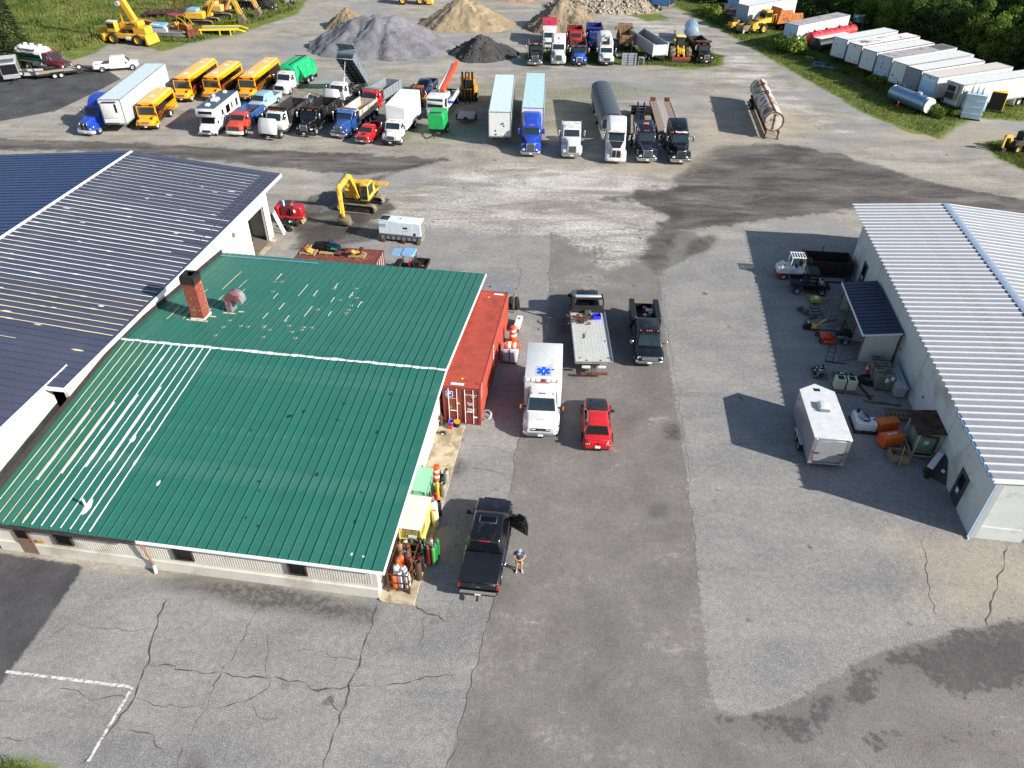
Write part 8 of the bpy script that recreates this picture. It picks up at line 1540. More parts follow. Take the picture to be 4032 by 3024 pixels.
for y in (-.4,.4):
    for x in (-.35,.35): bx(t, 'leg', GV_, x-.04, x+.04, y-.04, y+.04,0,1.1)
bx(t, 'top_frame', GV_, -.4,.4,-.45,.45,1.1,1.18,.02); bx(t, 'motor', CHAIN, -.25,.25,-.25,.25,.3,.85,.08)
# aluminium end-dump trailer, rear to the camera
h_ = R(104); t = place('dump_trailer', 'open aluminium dump trailer with its white tailgate toward the camera', 'trailer', fwd((22.59,124.29), h_, 10.5), h_); AL = mat('trailer_alu', (158,168,178),.42,.6, var=.1); dump_body(t, -.4,-10.5, AL, 1.15,1.75,1.25, ribs=14, inner=GREY, front_up=.0, shield=False); bx(t, 'gate_skin', WHITE, -10.56,-10.51,-1.1,1.1,1.3,2.7,.03)
for s in (-1,1): bx(t, 'gate_frame', WHITE, -10.6,-10.5, min(s*1.1, s*1.28), max(s*1.1, s*1.28),1.1,2.95,.02); bx(t, 'landing_leg', STEEL, -2.1,-1.95, s*.8-.07, s*.8+.07,0,1.0)
for x in (-8.0,-9.3): axle(t, x, .5,.26,1.08, True, RIMW)
bx(t, 'under_frame', FRAME, -10.3,-.6,-.5,.5,.85,1.0)
# wheel loader with studded compaction wheels
t = thing('landfill_compactor', 'yellow articulated loader with big lugged wheels and a toothed front blade', 'loader', (26.18,125.47), R(-92)); 
for s in (-1,1):
    for x in (-1.1,-4.0):
        MB().lathe([(.3,-.4),(.85,-.4),(.9,-.3),(.9,.3),(.85,.4),(.3,.4),(.3,-.4)], (x, s*1.25,.95), 'y', 20).build('drum_wheel', TRK, t)
        for k in range(12): a = k*math.pi/6; MB().bc((x+.93*math.cos(a), s*1.25+(.15 if k % 2 else -.15),.95+.93*math.sin(a)),(.22,.3,.16),0,0,-a).build('lug', TRK, t)
bx(t, 'front_frame', YEL, -2.2,-.5,-.6,.6,.9,1.7,.06); bx(t, 'rear_body', YEL, -5.2,-2.6,-.75,.75,1.0,2.2,.1); bx(t, 'cab', MBLK, -3.1,-1.9,-.65,.65,1.7,3.2,.05, tx=.08, ty=.05); bx(t, 'cab_glass', TGLASS, -2.05,-1.88,-.5,.5,2.0,3.0); bx(t, 'cab_roof', mat('cream_yellow', (226,196,120),.5),-3.2,-1.75,-.75,.75,3.2,3.32,.04)
for s in (-1,1): MB().beam((-1.6, s*.45,2.0),(.2, s*.45,.8),.2).build('lift_arm', YEL, t, .02); MB().cyl((-1.4, s*.2,1.6),(.1, s*.2,1.2),.08, n=8).build('ram', YEL, t)
bx(t, 'blade', DRED, .15,.45,-1.45,1.45,.15,.75,.04)
for i in range(14): bx(t, 'blade_tooth', STEEL, .45,.62,-1.4+i*.21,-1.3+i*.21,.12,.4)
for s in (-1,1): MB().tube([(-3.2, s*.8,3.3),(-3.2, s*.8,3.6),(-4.6, s*.8,3.6),(-4.9, s*.8,2.2)], .05).build('guard_rail', FRAME, t)
t = thing('storage_tank', 'pale blue horizontal tank behind the black dump truck in the back row', 'tank', (29.84,136.89), R(-100)); MB().lathe([(.001,.05),(.9,.02),(1.15,-.15),(1.15,-5.6),(.9,-5.8),(.001,-5.85)], (0,0,1.65), 'x', 22).build('shell', mat('pale_steel_blue', (146,172,192),.4,.4), t); bx(t, 'saddle', FRAME, -1.4,-1.0,-.9,.9,0,.7); bx(t, 'saddle', FRAME, -4.8,-4.4,-.9,.9,0,.7); MB().tube([(-4.5,0,2.7),(-4.5,0,3.3),(-4.5,.6,3.3),(-4.5,-.6,3.3)], .06).build('vent_pipe', RUST, t)
t = place('dump_truck', 'black dump truck with a rusty tipper box, rightmost of the back row', 'truck', (29.92,123.68), R(-85), 'dump trucks'); e = heavy_cab(t, BLACK, old=True, hood=1.7, gw=.45, zf=1.55, zc=1.7, zr=2.5, bumper=MBLK, surround=GREY, mirror=ALU); frame(t, 8.4, e, (-6.0,-7.3)); dump_body(t, e-.2,-8.4, mat('worn_black_box', (44,40,38),.6, var=.2, dirt=(110,70,48), dirt_amt=.35),1.15,1.35, inner=RUST, ribs=9)
# ---------------------------------------------------------------- heaps of sand, gravel and stone
def heap(name, label, c, rx, ry, h, col, seed, peaks=((0,0,1),), rough=.07, lumps=0, lsize=.25, rot=0.):
    n = 96; V = []; rr_ = random.Random(seed); off = Vector((seed*7.1, seed*3.3,0))
    xs = np.linspace(-1.15,1.15, n); V, Q = grid(xs, xs)
    for v in V:
        z = 0
        for px, py, ph in peaks:
            d = math.hypot(v[0]-px, (v[1]-py)); ang = math.atan2(v[1]-py, v[0]-px); w = 1+.2*mnoise.noise(Vector((math.cos(ang)*1.6, math.sin(ang)*1.6, seed)))+.09*mnoise.noise(Vector((math.cos(ang)*5, math.sin(ang)*5, seed+4)))
            z = max(z, ph*(1-(d/(max(ph, .2)**.5*w))))
        g_ = mnoise.fractal(Vector((v[0]*3, v[1]*3, seed)),1,2,4)
        z = z-.06*math.exp(-((z-1)**2)*40) if z > .8 else z
        v[2] = max(-.02, z*h*(1+rough*2*g_)+(rough*h*g_*.6 if z > .03 else 0)) if z > 0 else -.02
        v[0] *= rx; v[1] *= ry
    o = link(name, npmesh(name, V, Q), mat('heap_'+str(seed), col, .95, var=.16, sc=.9, bump=.5, dirt=tuple(int(x*.84) for x in col), dirt_amt=.5, dsc=.35)); o.location = (c[0], c[1], 0); o.rotation_euler = (0,0, rot); tag(o, label, 'heap', 'heaps of loose material')
    if lumps:
        mb = MB(); pv = V[V[:, 2] > .05]
        for k in range(lumps): p = pv[rr_.randrange(len(pv))]; s = lsize*rr_.uniform(.4,1.3); mb.bc((p[0], p[1], p[2]+s*.15),(s, s*.8, s*.6), rr_.uniform(0,3), rr_.uniform(0,3))
        q = mb.build('loose_stones', mat('stones_'+str(seed), tuple(min(255, int(x*1.12)) for x in col),.9, var=.3, sc=1.5), o); q['kind'] = 'stuff'
    return o
heap('sand_heap', 'small brown sand heap at the back left', (-30.13,146.74),4.4,4.4,3.4,(128,112,88),1)
heap('gravel_heap', 'large grey gravel heap with two peaks', (-21.96,131.36),10.4,7.4,5.6,(112,112,118),2,((-.28,.15,.95),(.12,.0,1.0),(-.05,.25,.9)),.06,300,.16)
heap('sand_heap', 'tan sand heap in the middle behind the black heap', (-8.89,149.89),8.2,6.2,4.8,(150,134,108),3,((-.1,0,1.),(.22,-.1,.78),(.5,-.1,.4)),.05,120,.2)
heap('soil_heap', 'brown gravelly soil heap behind the back row of trucks', (8.44,147.73),7.0,6.2,5.4,(132,118,98),4, rough=.06, lumps=220, lsize=.28)
heap('rubble_heap', 'broken pale stone heap at the top edge', (17.22,164.78),9.5,6,4.0,(148,138,124),5,((0,0,1),(.5,0,.8),(-.5,.1,.7)),.1,900,.42)
heap('asphalt_heap', 'black asphalt millings heap near the back row', (-5.35,128.52),5.4,4.8,3.3,(62,60,60),6,((0,0,1),(.4,.1,.6)),.06,160,.25)
heap('sand_heap', 'low reddish soil heap cut off by the top edge', (0.52,174.98),7,5,2.4,(158,122,100),7)
# loader at the top edge
t = thing('wheel_loader', 'yellow wheel loader at the top edge behind the sand heaps', 'loader', (-16.89,167.54), R(2)); bx(t, 'rear_body', YEL, -7.4,-4.0,-1.0,1.0,1.2,2.5,.15); bx(t, 'front_frame', YEL, -3.9,-1.6,-.6,.6,.9,1.9,.08); bx(t, 'cab', MBLK, -4.9,-3.5,-.75,.75,2.4,3.7,.06); bx(t, 'bucket', YEL, -1.2,.2,-1.6,1.6,.2,1.5,.08, tx=(.1,.6))
for s in (-1,1): MB().beam((-2.6, s*.5,1.9),(-.6, s*.5,.9),.25).build('lift_arm', YEL, t)
for x in (-2.4,-5.9): axle(t, x, .82,.6,1.15, False, YEL)
bx(t, 'counterweight', YEL, -7.7,-7.4,-.9,.9,.9,2.0,.1)
# ---------------------------------------------------------------- left edge and the machinery line on the grass
t = place('septic_truck', 'maroon cab septic tank truck with a white tank lettered in black', 'truck', (-66.28,116.25), R(-20)); MRN = mat('maroon_paint', (84,16,30),.3, coat=.5); e = heavy_cab(t, MRN, hood=1.85, gw=.6, zf=1.45, zc=1.7, zr=2.6, bumper=ALU, surround=CHROME); frame(t, 9.0, e, (-6.8,)); TW = mat('septic_white', (234,235,236),.35)
MB().lathe([(.001,.1),(.8,.05),(1.12,-.1),(1.12,-5.0),(.8,-5.2),(.001,-5.25)], (e-.2,0,2.1), 'x', 26).build('tank', TW, t)
MB().lathe([(1.128,-.15),(1.128,-4.95)], (e-.2,0,2.1), 'x', 10, R(-42), R(8)).build('navy_band', mat('band_navy', (16,24,46),.4), t); MB().lathe([(1.134,-.15),(1.134,-4.95)], (e-.2,0,2.1), 'x', 6, R(180+22), R(180+50)).build('green_band', GREEN, t); MB().lathe([(1.13,-.15),(1.13,-4.95)], (e-.2,0,2.1), 'x', 8, R(172), R(204)).build('navy_band', mat('band_navy', (16,24,46),.4), t)
for x in (-1.0,-2.6,-3.9): MB().cyl((e+x, 0,3.15),(e+x, 0,3.45),.28, n=12).build('manhole', TW, t)
for s_, sz, z in (('DOWNEAST', .52,2.75),('Septic Service', .46,2.35),('207-255-6960', .3,2.04)):
    text(s_, sz, INK, t, (e-2.7,-1.16+.35*max(0, z-2.3), z),(R(90-28*(z > 2.5)-8*(z > 2.2)),0,0), ext=.01, bold=.012)
bx(t, 'side_locker', ALU, e-2.4, e-.6,-1.2,-.8,.6,1.1,.03); bx(t, 'rear_rack', STEEL, -9.2,-8.6,-1.0,1.0,.9,2.4); bx(t, 'hose_tray', DALU, -8.6, e-.4,-1.2,-1.12,1.1,1.3)
t = place('pickup_truck', 'white crew cab pickup towing a black equipment trailer', 'pickup', (-56.78,118.71), R(20), 'pickup trucks'); pickup(t, WHITE, 6.4,2.03,2.0, True, chrome=ALU, z0=.55, wr=.43, grille=GREY)
hk = fwd((-56.78,118.71), R(20),-6.7)
t = thing('equipment_trailer', 'black flat equipment trailer with a plank deck and raised ramps', 'trailer', hk, R(32)); PKD = mat('pale_deck', (160,146,124),.9, var=.18, sc=5)
for i in range(7): bx(t, 'deck_plank', PKD, -7.2,-1.3,-.95+i*.272,-.69+i*.272,.68,.73+.005*(i % 2))
for s in (-1,1): bx(t, 'side_rail', MBLK, -7.3,-1.2, min(s*.96, s*1.06), max(s*.96, s*1.06),.55,.78); MB().beam((-1.2, s*.9,.62),(0,0,.55),.12).build('draw_bar', MBLK, t); MB().quad((-7.35, s*.75-.25,.7),(-7.35, s*.75+.25,.7),(-7.7, s*.75+.25,2.2),(-7.7, s*.75-.25,2.2),.06).build('ramp', MBLK, t); bx(t, 'mudguard', MBLK, -5.6,-3.7, min(s*1.07, s*1.33), max(s*1.07, s*1.33),.82,.87,.02)
for x in (-4.2,-5.05): axle(t, x, .38,.22,1.19, False, RIMW)
wheel(t, -1.6,-.75,.38,.2, RIMW, z=1.1); bx(t, 'tool_box', MBLK, -6.0,-4.6,.97,1.3,.88,1.2,.03)
t = thing('flat_trailer', 'small grey utility trailer behind the septic truck', 'trailer', (-67.85,113.36), R(8)); bx(t, 'deck', WOOD, -6.0,-1.0,-1.0,1.0,.6,.68)
for s in (-1,1): bx(t, 'side_rail', LGREY, -6.0,-1.0, min(s*1.0, s*1.05), max(s*1.0, s*1.05),.6,1.0); MB().beam((-1, s*.8,.6),(0,0,.5),.1).build('draw_bar', MBLK, t)
for x in (-4.4,-5.2): axle(t, x, .36,.2,1.18, False, RIMW)
wheel(t, -3.2,-1.12,.34,.18, RIMW, z=.95)
t = thing('enclosed_trailer', 'silver enclosed trailer with an open door cut off by the left edge', 'trailer', (-71.37,109.93), R(-62)); t.location.z = 0; bx(t, 'box_wall', SILV, -6.0,-.9,-1.1,1.1,.5,2.5,.03); bx(t, 'nose_panel', mat('black_panel', (22,22,26),.3),-.9,-.86,-1.0,1.0,1.1,2.4,.02); bx(t, 'stone_guard', SILV, -.9,-.84,-1.05,1.05,.52,1.09,.02); bx(t, 'roof', WHITE, -6.0,-.88,-1.12,1.12,2.5,2.56,.02); bx(t, 'side_door_opening', MBLK, -2.6,-1.6,-1.13,-1.101,.7,2.3); bx(t, 'door', SILV, -2.7,-2.62,-2.0,-1.1,.7,2.3,.02)
MB().beam((-.9,.5,.45),(.5,0,.45),.1).build('draw_bar', MBLK, t); axle(t, -3.6,.35,.2,1.15, False, ALU); axle(t, -4.4,.35,.2,1.15, False, ALU); bx(t, 'ladder_rack', ALU, -3.0,-1.2,-.9,.9,2.65,2.7)
# crane
t = thing('rough_terrain_crane', 'yellow four wheel crane with its boom raised', 'crane', (-64.18,133.51), R(-14)); CY_ = mat('crane_yellow', (216,164,50),.5, var=.08, dirt=(150,110,50), dirt_amt=.2)
bx(t, 'carrier', CY_, -4.0,4.2,-1.1,1.1,.9,1.7,.08); bx(t, 'front_outrigger', CY_, 3.9,4.5,-1.5,1.5,.25,1.6,.06, tx=(0,.35)); bx(t, 'rear_outrigger', CY_, -4.4,-3.9,-1.4,1.4,.4,1.5,.06); bx(t, 'engine_box', CY_, 1.6,4.0,-.95,.95,1.7,2.8,.08); bx(t, 'cab', CY_, -3.0,-1.4,-1.25,-.2,1.8,3.4,.08); bx(t, 'cab_window', TGLASS, -2.9,-1.5,-1.27,-1.2,2.4,3.2); bx(t, 'cab_front_window', TGLASS, -3.03,-2.95,-1.1,-.35,2.4,3.2); bx(t, 'cab_roof', OLDWH, -3.05,-1.35,-1.28,-.18,3.4,3.48,.03)
MB().cyl((-.2,0,1.7),(-.2,0,2.1),1.0, n=18).build('turntable', FRAME, t); bx(t, 'superstructure', CY_, -1.3,1.4,-.2,.9,2.1,3.2,.08); bx(t, 'counterweight', CY_, 1.4,2.9,-.9,.9,2.85,3.6,.08); text('MANITEX', .4, INK, t, (1.4,-.92,3.15),(R(90),0,0), ext=.01, bold=.01)
MB().beam((1.6,.35,3.2),(-3.6,.35,14.2),.8,.9).build('boom', CY_, t, .04); MB().beam((-2.9,.35,12.7),(-5.5,.35,18.2),.55,.65).build('boom_extension', CY_, t, .03); MB().cyl((-.9,.35,2.8),(-.6,.35,7.6),.2, n=12).build('boom_ram', CY_, t); MB().cyl((-.5,-.12,6.0),(-.5,-.4,6.0),.4, n=14).build('hose_reel', LGREY, t)
for s in (-1,1):
    for x in (-2.4,2.3): wheel(t, x, s*1.2,.85,.6, CY_)
MB().cyl((.2,-1.15,1.0),(1.0,-1.15,1.0),.3, n=12).build('fuel_drum', OLDWH, t); bx(t, 'hook_stow', CY_, -5.4,-4.4,-.4,.4,1.6,2.3,.06)
# pontoon boat
t = thing('pontoon_boat', 'silver pontoon boat lying on the grass beside the crane', 'boat', (-59.85,138.44), R(-8))
for s in (-1,1): MB().lathe([(.001,-4.0),(.3,-3.8),(.33,-3.2),(.33,2.6),(.22,3.4),(.001,3.9)], (0, s*1.0,.4), 'x', 14).build('pontoon', ALU, t)
bx(t, 'deck', GREY, -3.6,3.0,-1.25,1.25,.75,.83); bx(t, 'rail_side', LGREY, -3.4,.6,-1.24,-1.18,.83,1.5); bx(t, 'rail_side', LGREY, -3.4,.6,1.18,1.24,.83,1.5)
for a, b, z in ((-3.0,-2.0,1.35),(-1.6,-.6,1.3)): bx(t, 'seat_bench', OLDWH, a, b, -1.1,.9,.83, z, .12)
MB().bc((-1.2,.1,1.75),(2.6,1.9,.35), R(6), R(6)).build('folded_bimini', SBLUE, t, .12); bx(t, 'console', WHITE, -.2,.4,-.9,-.3,.83,1.6,.06); bx(t, 'tarp_bundle', mat('pale_tarp', (206,212,218),.6, bump=.3),-2.9,-.9,-.6,.7,1.5,1.9,.15)
# rusty bulldozer
t = thing('bulldozer', 'rusty yellow bulldozer with a red cage roof and front blade', 'bulldozer', (-57.86,139.51), R(-25)); BD = mat('dozer_rust', (150,92,42),.75, var=.22, dirt=(100,58,36), dirt_amt=.5); tracks(t, 3.6,2.0,.5,.9)
bx(t, 'engine_hood', BD, .2,2.2,-.55,.55,.95,1.9,.06); bx(t, 'operator_deck', BD, -1.7,.2,-.9,.9,.95,1.3,.04); bx(t, 'seat', YEL, -1.1,-.5,-.4,.4,1.3,2.0,.06); bx(t, 'roof', mat('cage_red', (132,60,54),.6),-1.8,.5,-1.0,1.0,3.1,3.25,.04)
for x in (-1.7,.4):
    for s in (-1,1): bx(t, 'roof_post', BD, x-.07, x+.07, s*.9-.07, s*.9+.07,1.3,3.1)
MB().prism([(2.9,.1),(3.2,.2),(3.1,.8),(3.3,1.3),(3.1,1.4),(2.85,.8)], -1.7,1.7).build('blade', RUST, t, .02)
for s in (-1,1): MB().beam((-.5, s*1.25,.6),(2.9, s*1.25,.5),.18).build('push_arm', RUST, t); MB().tube([(.4, s*.7,3.0),(1.6, s*.7,2.6),(2.4, s*.7,1.7)], .06).build('guard_tube', YEL, t)
bx(t, 'rear_winch', BD, -2.4,-1.7,-.6,.6,.8,1.5,.1)
# yellow excavators
def excav(name, label, p, h, m, up, far=0., blue=True):
    t = thing(name, label, 'excavator', p, h); tracks(t, 4.6,2.5,.65,1.0); r = lambda o: (setattr(o, 'rotation_euler', (0,0, up)), o)[1]
    MB().cyl((0,0,.8),(0,0,1.2),.8, n=16).build('slew_ring', FRAME, t); r(bx(t, 'house', m, -2.8,.6,-1.4,1.4,1.2,2.3,.1)); r(bx(t, 'engine_cover', SBLUE if blue else m, -2.5,-.6,-1.1,1.1,2.3,2.75,.06)); r(bx(t, 'cab', m, -.4,1.3,.5,1.4,1.3,3.0,.08)); r(bx(t, 'cab_glass', TGLASS, -.2,1.33,.48,1.42,1.9,2.8))
    r(MB().prism([(.6,1.5),(1.0,1.3),(2.8,4.4),(5.6,4.9),(5.9,4.6),(6.1,4.9),(5.5,5.5),(2.6,5.2)], -.3,.2).build('boom', m, t, .03)); r(MB().prism([(5.4,5.3),(6.1,5.2),(7.2,2.0),(7.0,1.8),(6.6,2.0)], -.2,.12).build('stick', m, t, .03)); r(MB().cyl((2.8,0,5.5),(5.5,0,5.7),.12, n=8).build('stick_ram', m, t))
    for s in (-.4,.3): r(MB().cyl((1.0, s, 1.6),(2.6, s, 4.0),.1, n=8).build('boom_ram', m, t))
    r(MB().prism([(6.9,2.1),(7.5,1.9),(7.8,1.1),(7.2,.1),(6.4,.2),(6.6,.9)], -.6,.55).build('bucket', BK, t, .03)); r(MB().cyl((6.6,0,4.2),(7.4,0,2.2),.09, n=8).build('bucket_ram', m, t)); r(bx(t, 'counterweight', m, -3.1,-2.8,-1.2,1.2,1.2,2.2,.1)); return t
excav('excavator', 'yellow excavator with blue engine cover in the machinery line', (-56.41,147.18), R(-10), YEL, R(5)); excav('excavator', 'faded tan excavator with its arm resting behind the yellow one', (-54.95,153.24), R(-8), mat('faded_tan', (214,164,98),.6), R(-2), blue=False)
# yellow deck
t = thing('loading_ramp', 'bright yellow loading ramp deck on legs beside the track', 'ramp', (-51.45,140.45), R(4)); BY = mat('bright_yellow', (238,206,20),.5)
for i in range(9): bx(t, 'deck_strip', mat('ramp_deck', (150,140,118),.8),-3.2+i*.72,-2.52+i*.72,-1.2,1.2,.95,1.0)
for s in (-1,1): MB().beam((-3.3, s*1.25,.95),(3.3, s*1.25,1.0),.08,.28).build('side_beam', BY, t); MB().beam((3.3, s*1.2,1.0),(4.6, s*1.1,.6),.08,.2).build('lip_beam', BY, t)
for x in (-3.0,.2,2.0):
    for s in (-1,1): bx(t, 'leg', BY, x-.07, x+.07, s*1.2-.07, s*1.2+.07,0,.85)
# rusty rig with mast, flat trailer
t = thing('drill_rig', 'rusty steel flat deck rig with a lattice mast at the top edge', 'rig', (-63.96,152.82), R(12)); bx(t, 'deck', mat('dark_rust_deck', (66,44,38),.9, var=.3),-4.5,4.5,-1.3,1.3,.9,1.25); bx(t, 'front_sill', FRAME, -5.4,-4.5,-1.2,1.2,.5,1.0)
for a in (-1,1):
    for b in (-1,1): MB().beam((1.5+a*1.3, b*1.1,1.25),(1.5+a*.3, b*.3,7.5),.14).build('mast_leg', RUST, t)
for z in (2.5,4.0,5.5): k = 1.3-(z-1.25)*.16; MB().tube([(1.5-k, -k*.8, z),(1.5+k, -k*.8, z),(1.5+k, k*.8, z),(1.5-k, k*.8, z),(1.5-k, -k*.8, z)], .05).build('mast_ring', RUST, t)
for i in range(3): bx(t, 'cross_member', RUST, -4+i*2.2,-3.7+i*2.2,-1.35,1.35,1.25,1.5)
for x in (-2.6,-1.4,2.6): axle(t, x, .5,.26,1.0, True, RUST)
# military style truck, swings and odds on the top edge
t = place('flatbed_truck', 'dark olive black flat nosed army truck at the top edge', 'truck', (-46.32,158.35), R(-12)); OB = mat('army_black', (34,36,34),.7, var=.2); e = heavy_cab(t, OB, old=True, hood=1.5, gw=.5, zr=2.4, bumper=MBLK, surround=MBLK, mirror=MBLK, glass=GLASS); frame(t, 7.2, e, (-5.0,-6.2),.55); dump_body(t, e-.2,-7.2, OB, 1.2,.7, inner=FRAME, shield=False, front_up=.2)
t = thing('climbing_frame', 'red, yellow and blue painted tubular frame at the top edge', 'frame', (-51.98,159.81), R(-5))
for i, (x, m) in enumerate(((-.7, ORANGE),(0, YEL),(.7, BLUE))):
    for s in (-1,1): MB().cyl((x, s*.5,0),(x, s*.5,2.6),.12, n=8).build('post', (RED, YEL, SBLUE)[(i+(s > 0)) % 3], t)
for z in (.6,1.4,2.2): bx(t, 'rung_panel', (YEL, RED, SBLUE)[int(z)], -.8,.8,-.55,-.45, z, z+.25)
bx(t, 'slide_base', RED, .8,2.6,-.4,.4,.1,.5,.05)
t = thing('old_pickup', 'tan and white old cab chassis behind the excavators at the top edge', 'truck', (-57.34,162.08), R(-60)); pickup(t, mat('tan_cab', (206,160,96),.6),5.6,2.0,1.95, False, cab_len=1.8)
t = thing('scrap_heap', 'pile of rusty scrap iron at the top edge beside the army truck', 'scrap', (-45.07,166.17),0); r_ = random.Random(9)
for i in range(14): MB().bc((r_.uniform(-1.6,1.6), r_.uniform(-.9,.9),.3+r_.random()*.5),(r_.uniform(.3,1.6), r_.uniform(.1,.5), r_.uniform(.1,.5)), r_.uniform(0,3), r_.uniform(-.5,.5)).build('scrap_piece', (RUST, CHAIN, GREY)[i % 3], t)
t = thing('rusty_frame', 'rusty boom section lying behind the crane', 'boom', (-66.52,145.29), R(-30)); MB().beam((-2.6,0,.9),(2.6,0,.7),.7,.8).build('boom_section', FORG, t, .03); bx(t, 'stand', RUST, -1.8,-1.6,-.4,.4,0,.5); bx(t, 'stand', RUST, 1.6,1.8,-.4,.4,0,.35)
t = thing('scrap_heap', 'dark heap of old iron beside the crane on the grass', 'scrap', (-68.59,135.19),0)
for i in range(12): MB().bc((r_.uniform(-1.4,1.4), r_.uniform(-.8,.8),.2+r_.random()*.3),(r_.uniform(.3,1.2), r_.uniform(.1,.4), r_.uniform(.1,.4)), r_.uniform(0,3), r_.uniform(-.5,.5)).build('scrap_piece', (FRAME, CHAIN, MBLK)[i % 3], t)
# ---------------------------------------------------------------- trailer line on the right
DFACE = mat('trailer_face_shade_tint', (206,214,222),.5, var=.06, dirt=(170,164,158), dirt_amt=.15); ROOFG = mat('dirty_roof', (160,156,156),.7, var=.1, dirt=(120,112,108), dirt_amt=.35, dsc=.5); ROOFW = mat('milky_roof', (206,210,208),.6, var=.05, dirt=(180,180,174), dirt_amt=.2); MROOF = mat('maroon_roof', (96,56,58),.7, var=.12); DKT = mat('dark_trim_red', (96,44,44),.6)  # end faces of white trailers tinted blue: their shade put into the colour
G_ = 'parked trailers along the trees'
box_trailer('van_trailer', 'white trailer with a maroon roof, farthest in the right hand line', (41.72,158.61), R(-140),12.5,2.6,4.0,1.2, WHITE, MROOF, group=G_, face=mat('pale_shade_face', (150,186,224),.5), marks=3, seed=31)
box_trailer('van_trailer', 'white trailer with red graphics partly behind the yellow articulated dumper', (40.96,148.48), R(-143),14,2.6,4.0,1.2, OLDWH, ROOFW, group=G_, face=mat('slate_shade_face', (130,152,178),.5), marks=1, seed=32)
t1 = box_trailer('van_trailer', 'long white trailer with a grey roof standing alone before the red tanker', (45.24,133.26), R(-143.5),14.2,2.6,4.05,1.2, WHITE, ROOFG, group=G_, face=mat('blue_shade_face', (170,196,222),.5), marks=5, seed=33, axles=(1.2,2.5))
TR = [((50.33,124.55),-148,12.2, OLDWH, ROOFW, DFACE, 5, 'white trailer with ribbed cream sides next to the dark tank', dict(sideribs=24)),
 ((51.32,120.94),-150,13.2, WHITE, mat('patched_roof', (218,216,212),.6, var=.05, dirt=(34,34,38), dirt_amt=.34, dsc=.35), DFACE, 4, 'white trailer with a black patched roof and red corner posts', dict(trim=DKT, vent=True)),
 ((52.13,117.29),-151.5,12.6, WHITE, ROOFW, DFACE, 3, 'white trailer with a plain pale roof, third in the close packed line', dict(trim=DKT)),
 ((53.17,114.13),-152,13.8, OLDWH, ROOFG, mat('worn_shade_face', (176,196,218),.6, dirt=(140,150,160), dirt_amt=.3),7, 'white trailer whose grey roof is torn open at the rear', {}),
 ((53.89,110.54),-153,13.6, WHITE, ROOFW, DFACE, 6, 'clean white trailer with a vent window, fifth in the close packed line', {}),
 ((54.71,107.84),-154,12.5, WHITE, ROOFW, mat('grey_face', (130,140,152),.6),2, 'white trailer with a grey end door, sixth in the close packed line', dict(trim=DKT)),
 ((55.47,104.52),-155.7,14.2, WHITE, mat('beige_roof', (196,190,182),.7, var=.06), mat('bright_shade_face', (168,202,232),.5),6, 'white trailer with faint lettering on its shade-tinted end, seventh in the close packed line', dict(vent=True, roofribs=26)),
 ((57.30,101.29),-157.5,14.4, OLDWH, ROOFW, None, 0, 'white trailer with a broken cooling unit, nearest in the close packed line', {})]
for i, (p, a, L_, sm, rm, fm, mk, lb, kw) in enumerate(TR):
    t = box_trailer('van_trailer', lb, p, R(a), L_, 2.6,3.95,1.2, sm, rm, fm, G_, marks=mk, seed=50+i, **kw)
    if i == 3:
        bx(t, 'roof_hole', FRAME, -13.6,-10.4,-1.15,1.15,3.925,3.93)
        for k in range(9): bx(t, 'roof_bow', OLDWH, -13.5+k*.36,-13.44+k*.36,-1.2,1.2,3.935,3.96)
    if i == 6: text('RITEWAY', .5, WINK, t, (.006,.0,3.3), D90, ext=.004, bold=.01)
    if i == 7: bx(t, 'cooling_unit', DALU, .0,.45,-.85,.85,1.9,3.7,.06); bx(t, 'unit_grille', MBLK, .45,.47,-.6,.6,2.9,3.6); bx(t, 'unit_engine', FRAME, .44,.5,-.7,.7,2.0,2.8,.02); bx(t, 'rust_patch', RUST, -.0,.02,-1.2,-.9,1.25,2.2); bx(t, 'side_hatch', mat('brick_red_panel', (150,74,54),.7),-14.0,-12.4,1.3,1.315,1.7,3.6)
def tank(name, label, p, h, L, r, z, m, hoops, hm, cat='tank', n=20):
    t = thing(name, label, cat, p, h); MB().lathe([(.001,.12),(r*.7,.08),(r, -.15),(r, -L),(r*.7,-L-.2),(.001,-L-.24)], (0,0, z), 'x', n).build('shell', m, t)
    for i in range(hoops): x = -.4-(L-.6)*i/max(1, hoops-1); MB().lathe([(r, -.05),(r+.04,-.05),(r+.04,.05),(r, .05)], (x, 0, z), 'x', n).build('hoop', hm, t)
    return t
TRD = mat('tanker_red', (176,40,50),.5, var=.1, dirt=(200,110,110), dirt_amt=.18); t = tank('tank_trailer', 'red tank trailer with hoops and raised manhole rings', (48.23,132.53), R(-146),11.5,.95,2.0, TRD, 9, TRD, 'trailer')
for x in (-1.2,-4.2,-7.5,-10.5): MB().tube([(x-.4,-.4,2.9),(x-.4,-.4,3.3),(x+.4,.4,3.3),(x+.4,.4,2.9)], .05).build('overturn_rail', RED, t); MB().cyl((x, 0,2.9),(x, 0,3.12),.25, n=10).build('manhole', MBLK, t)
bx(t, 'side_trough', TRD, -11.2,-.3,-1.05,-.9,1.5,1.62); bx(t, 'side_trough', TRD, -11.2,-.3,.9,1.05,1.5,1.62); bx(t, 'under_frame', FRAME, -11,-.5,-.45,.45,.85,1.05); axle(t, -9.0,.5,.26,1.05, True, RIMW); axle(t, -10.2,.5,.26,1.05, True, RIMW); bx(t, 'landing_leg', STEEL, -2.2,-2.0,-.6,-.45,0,.9); bx(t, 'landing_leg', STEEL, -2.2,-2.0,.45,.6,0,.9)
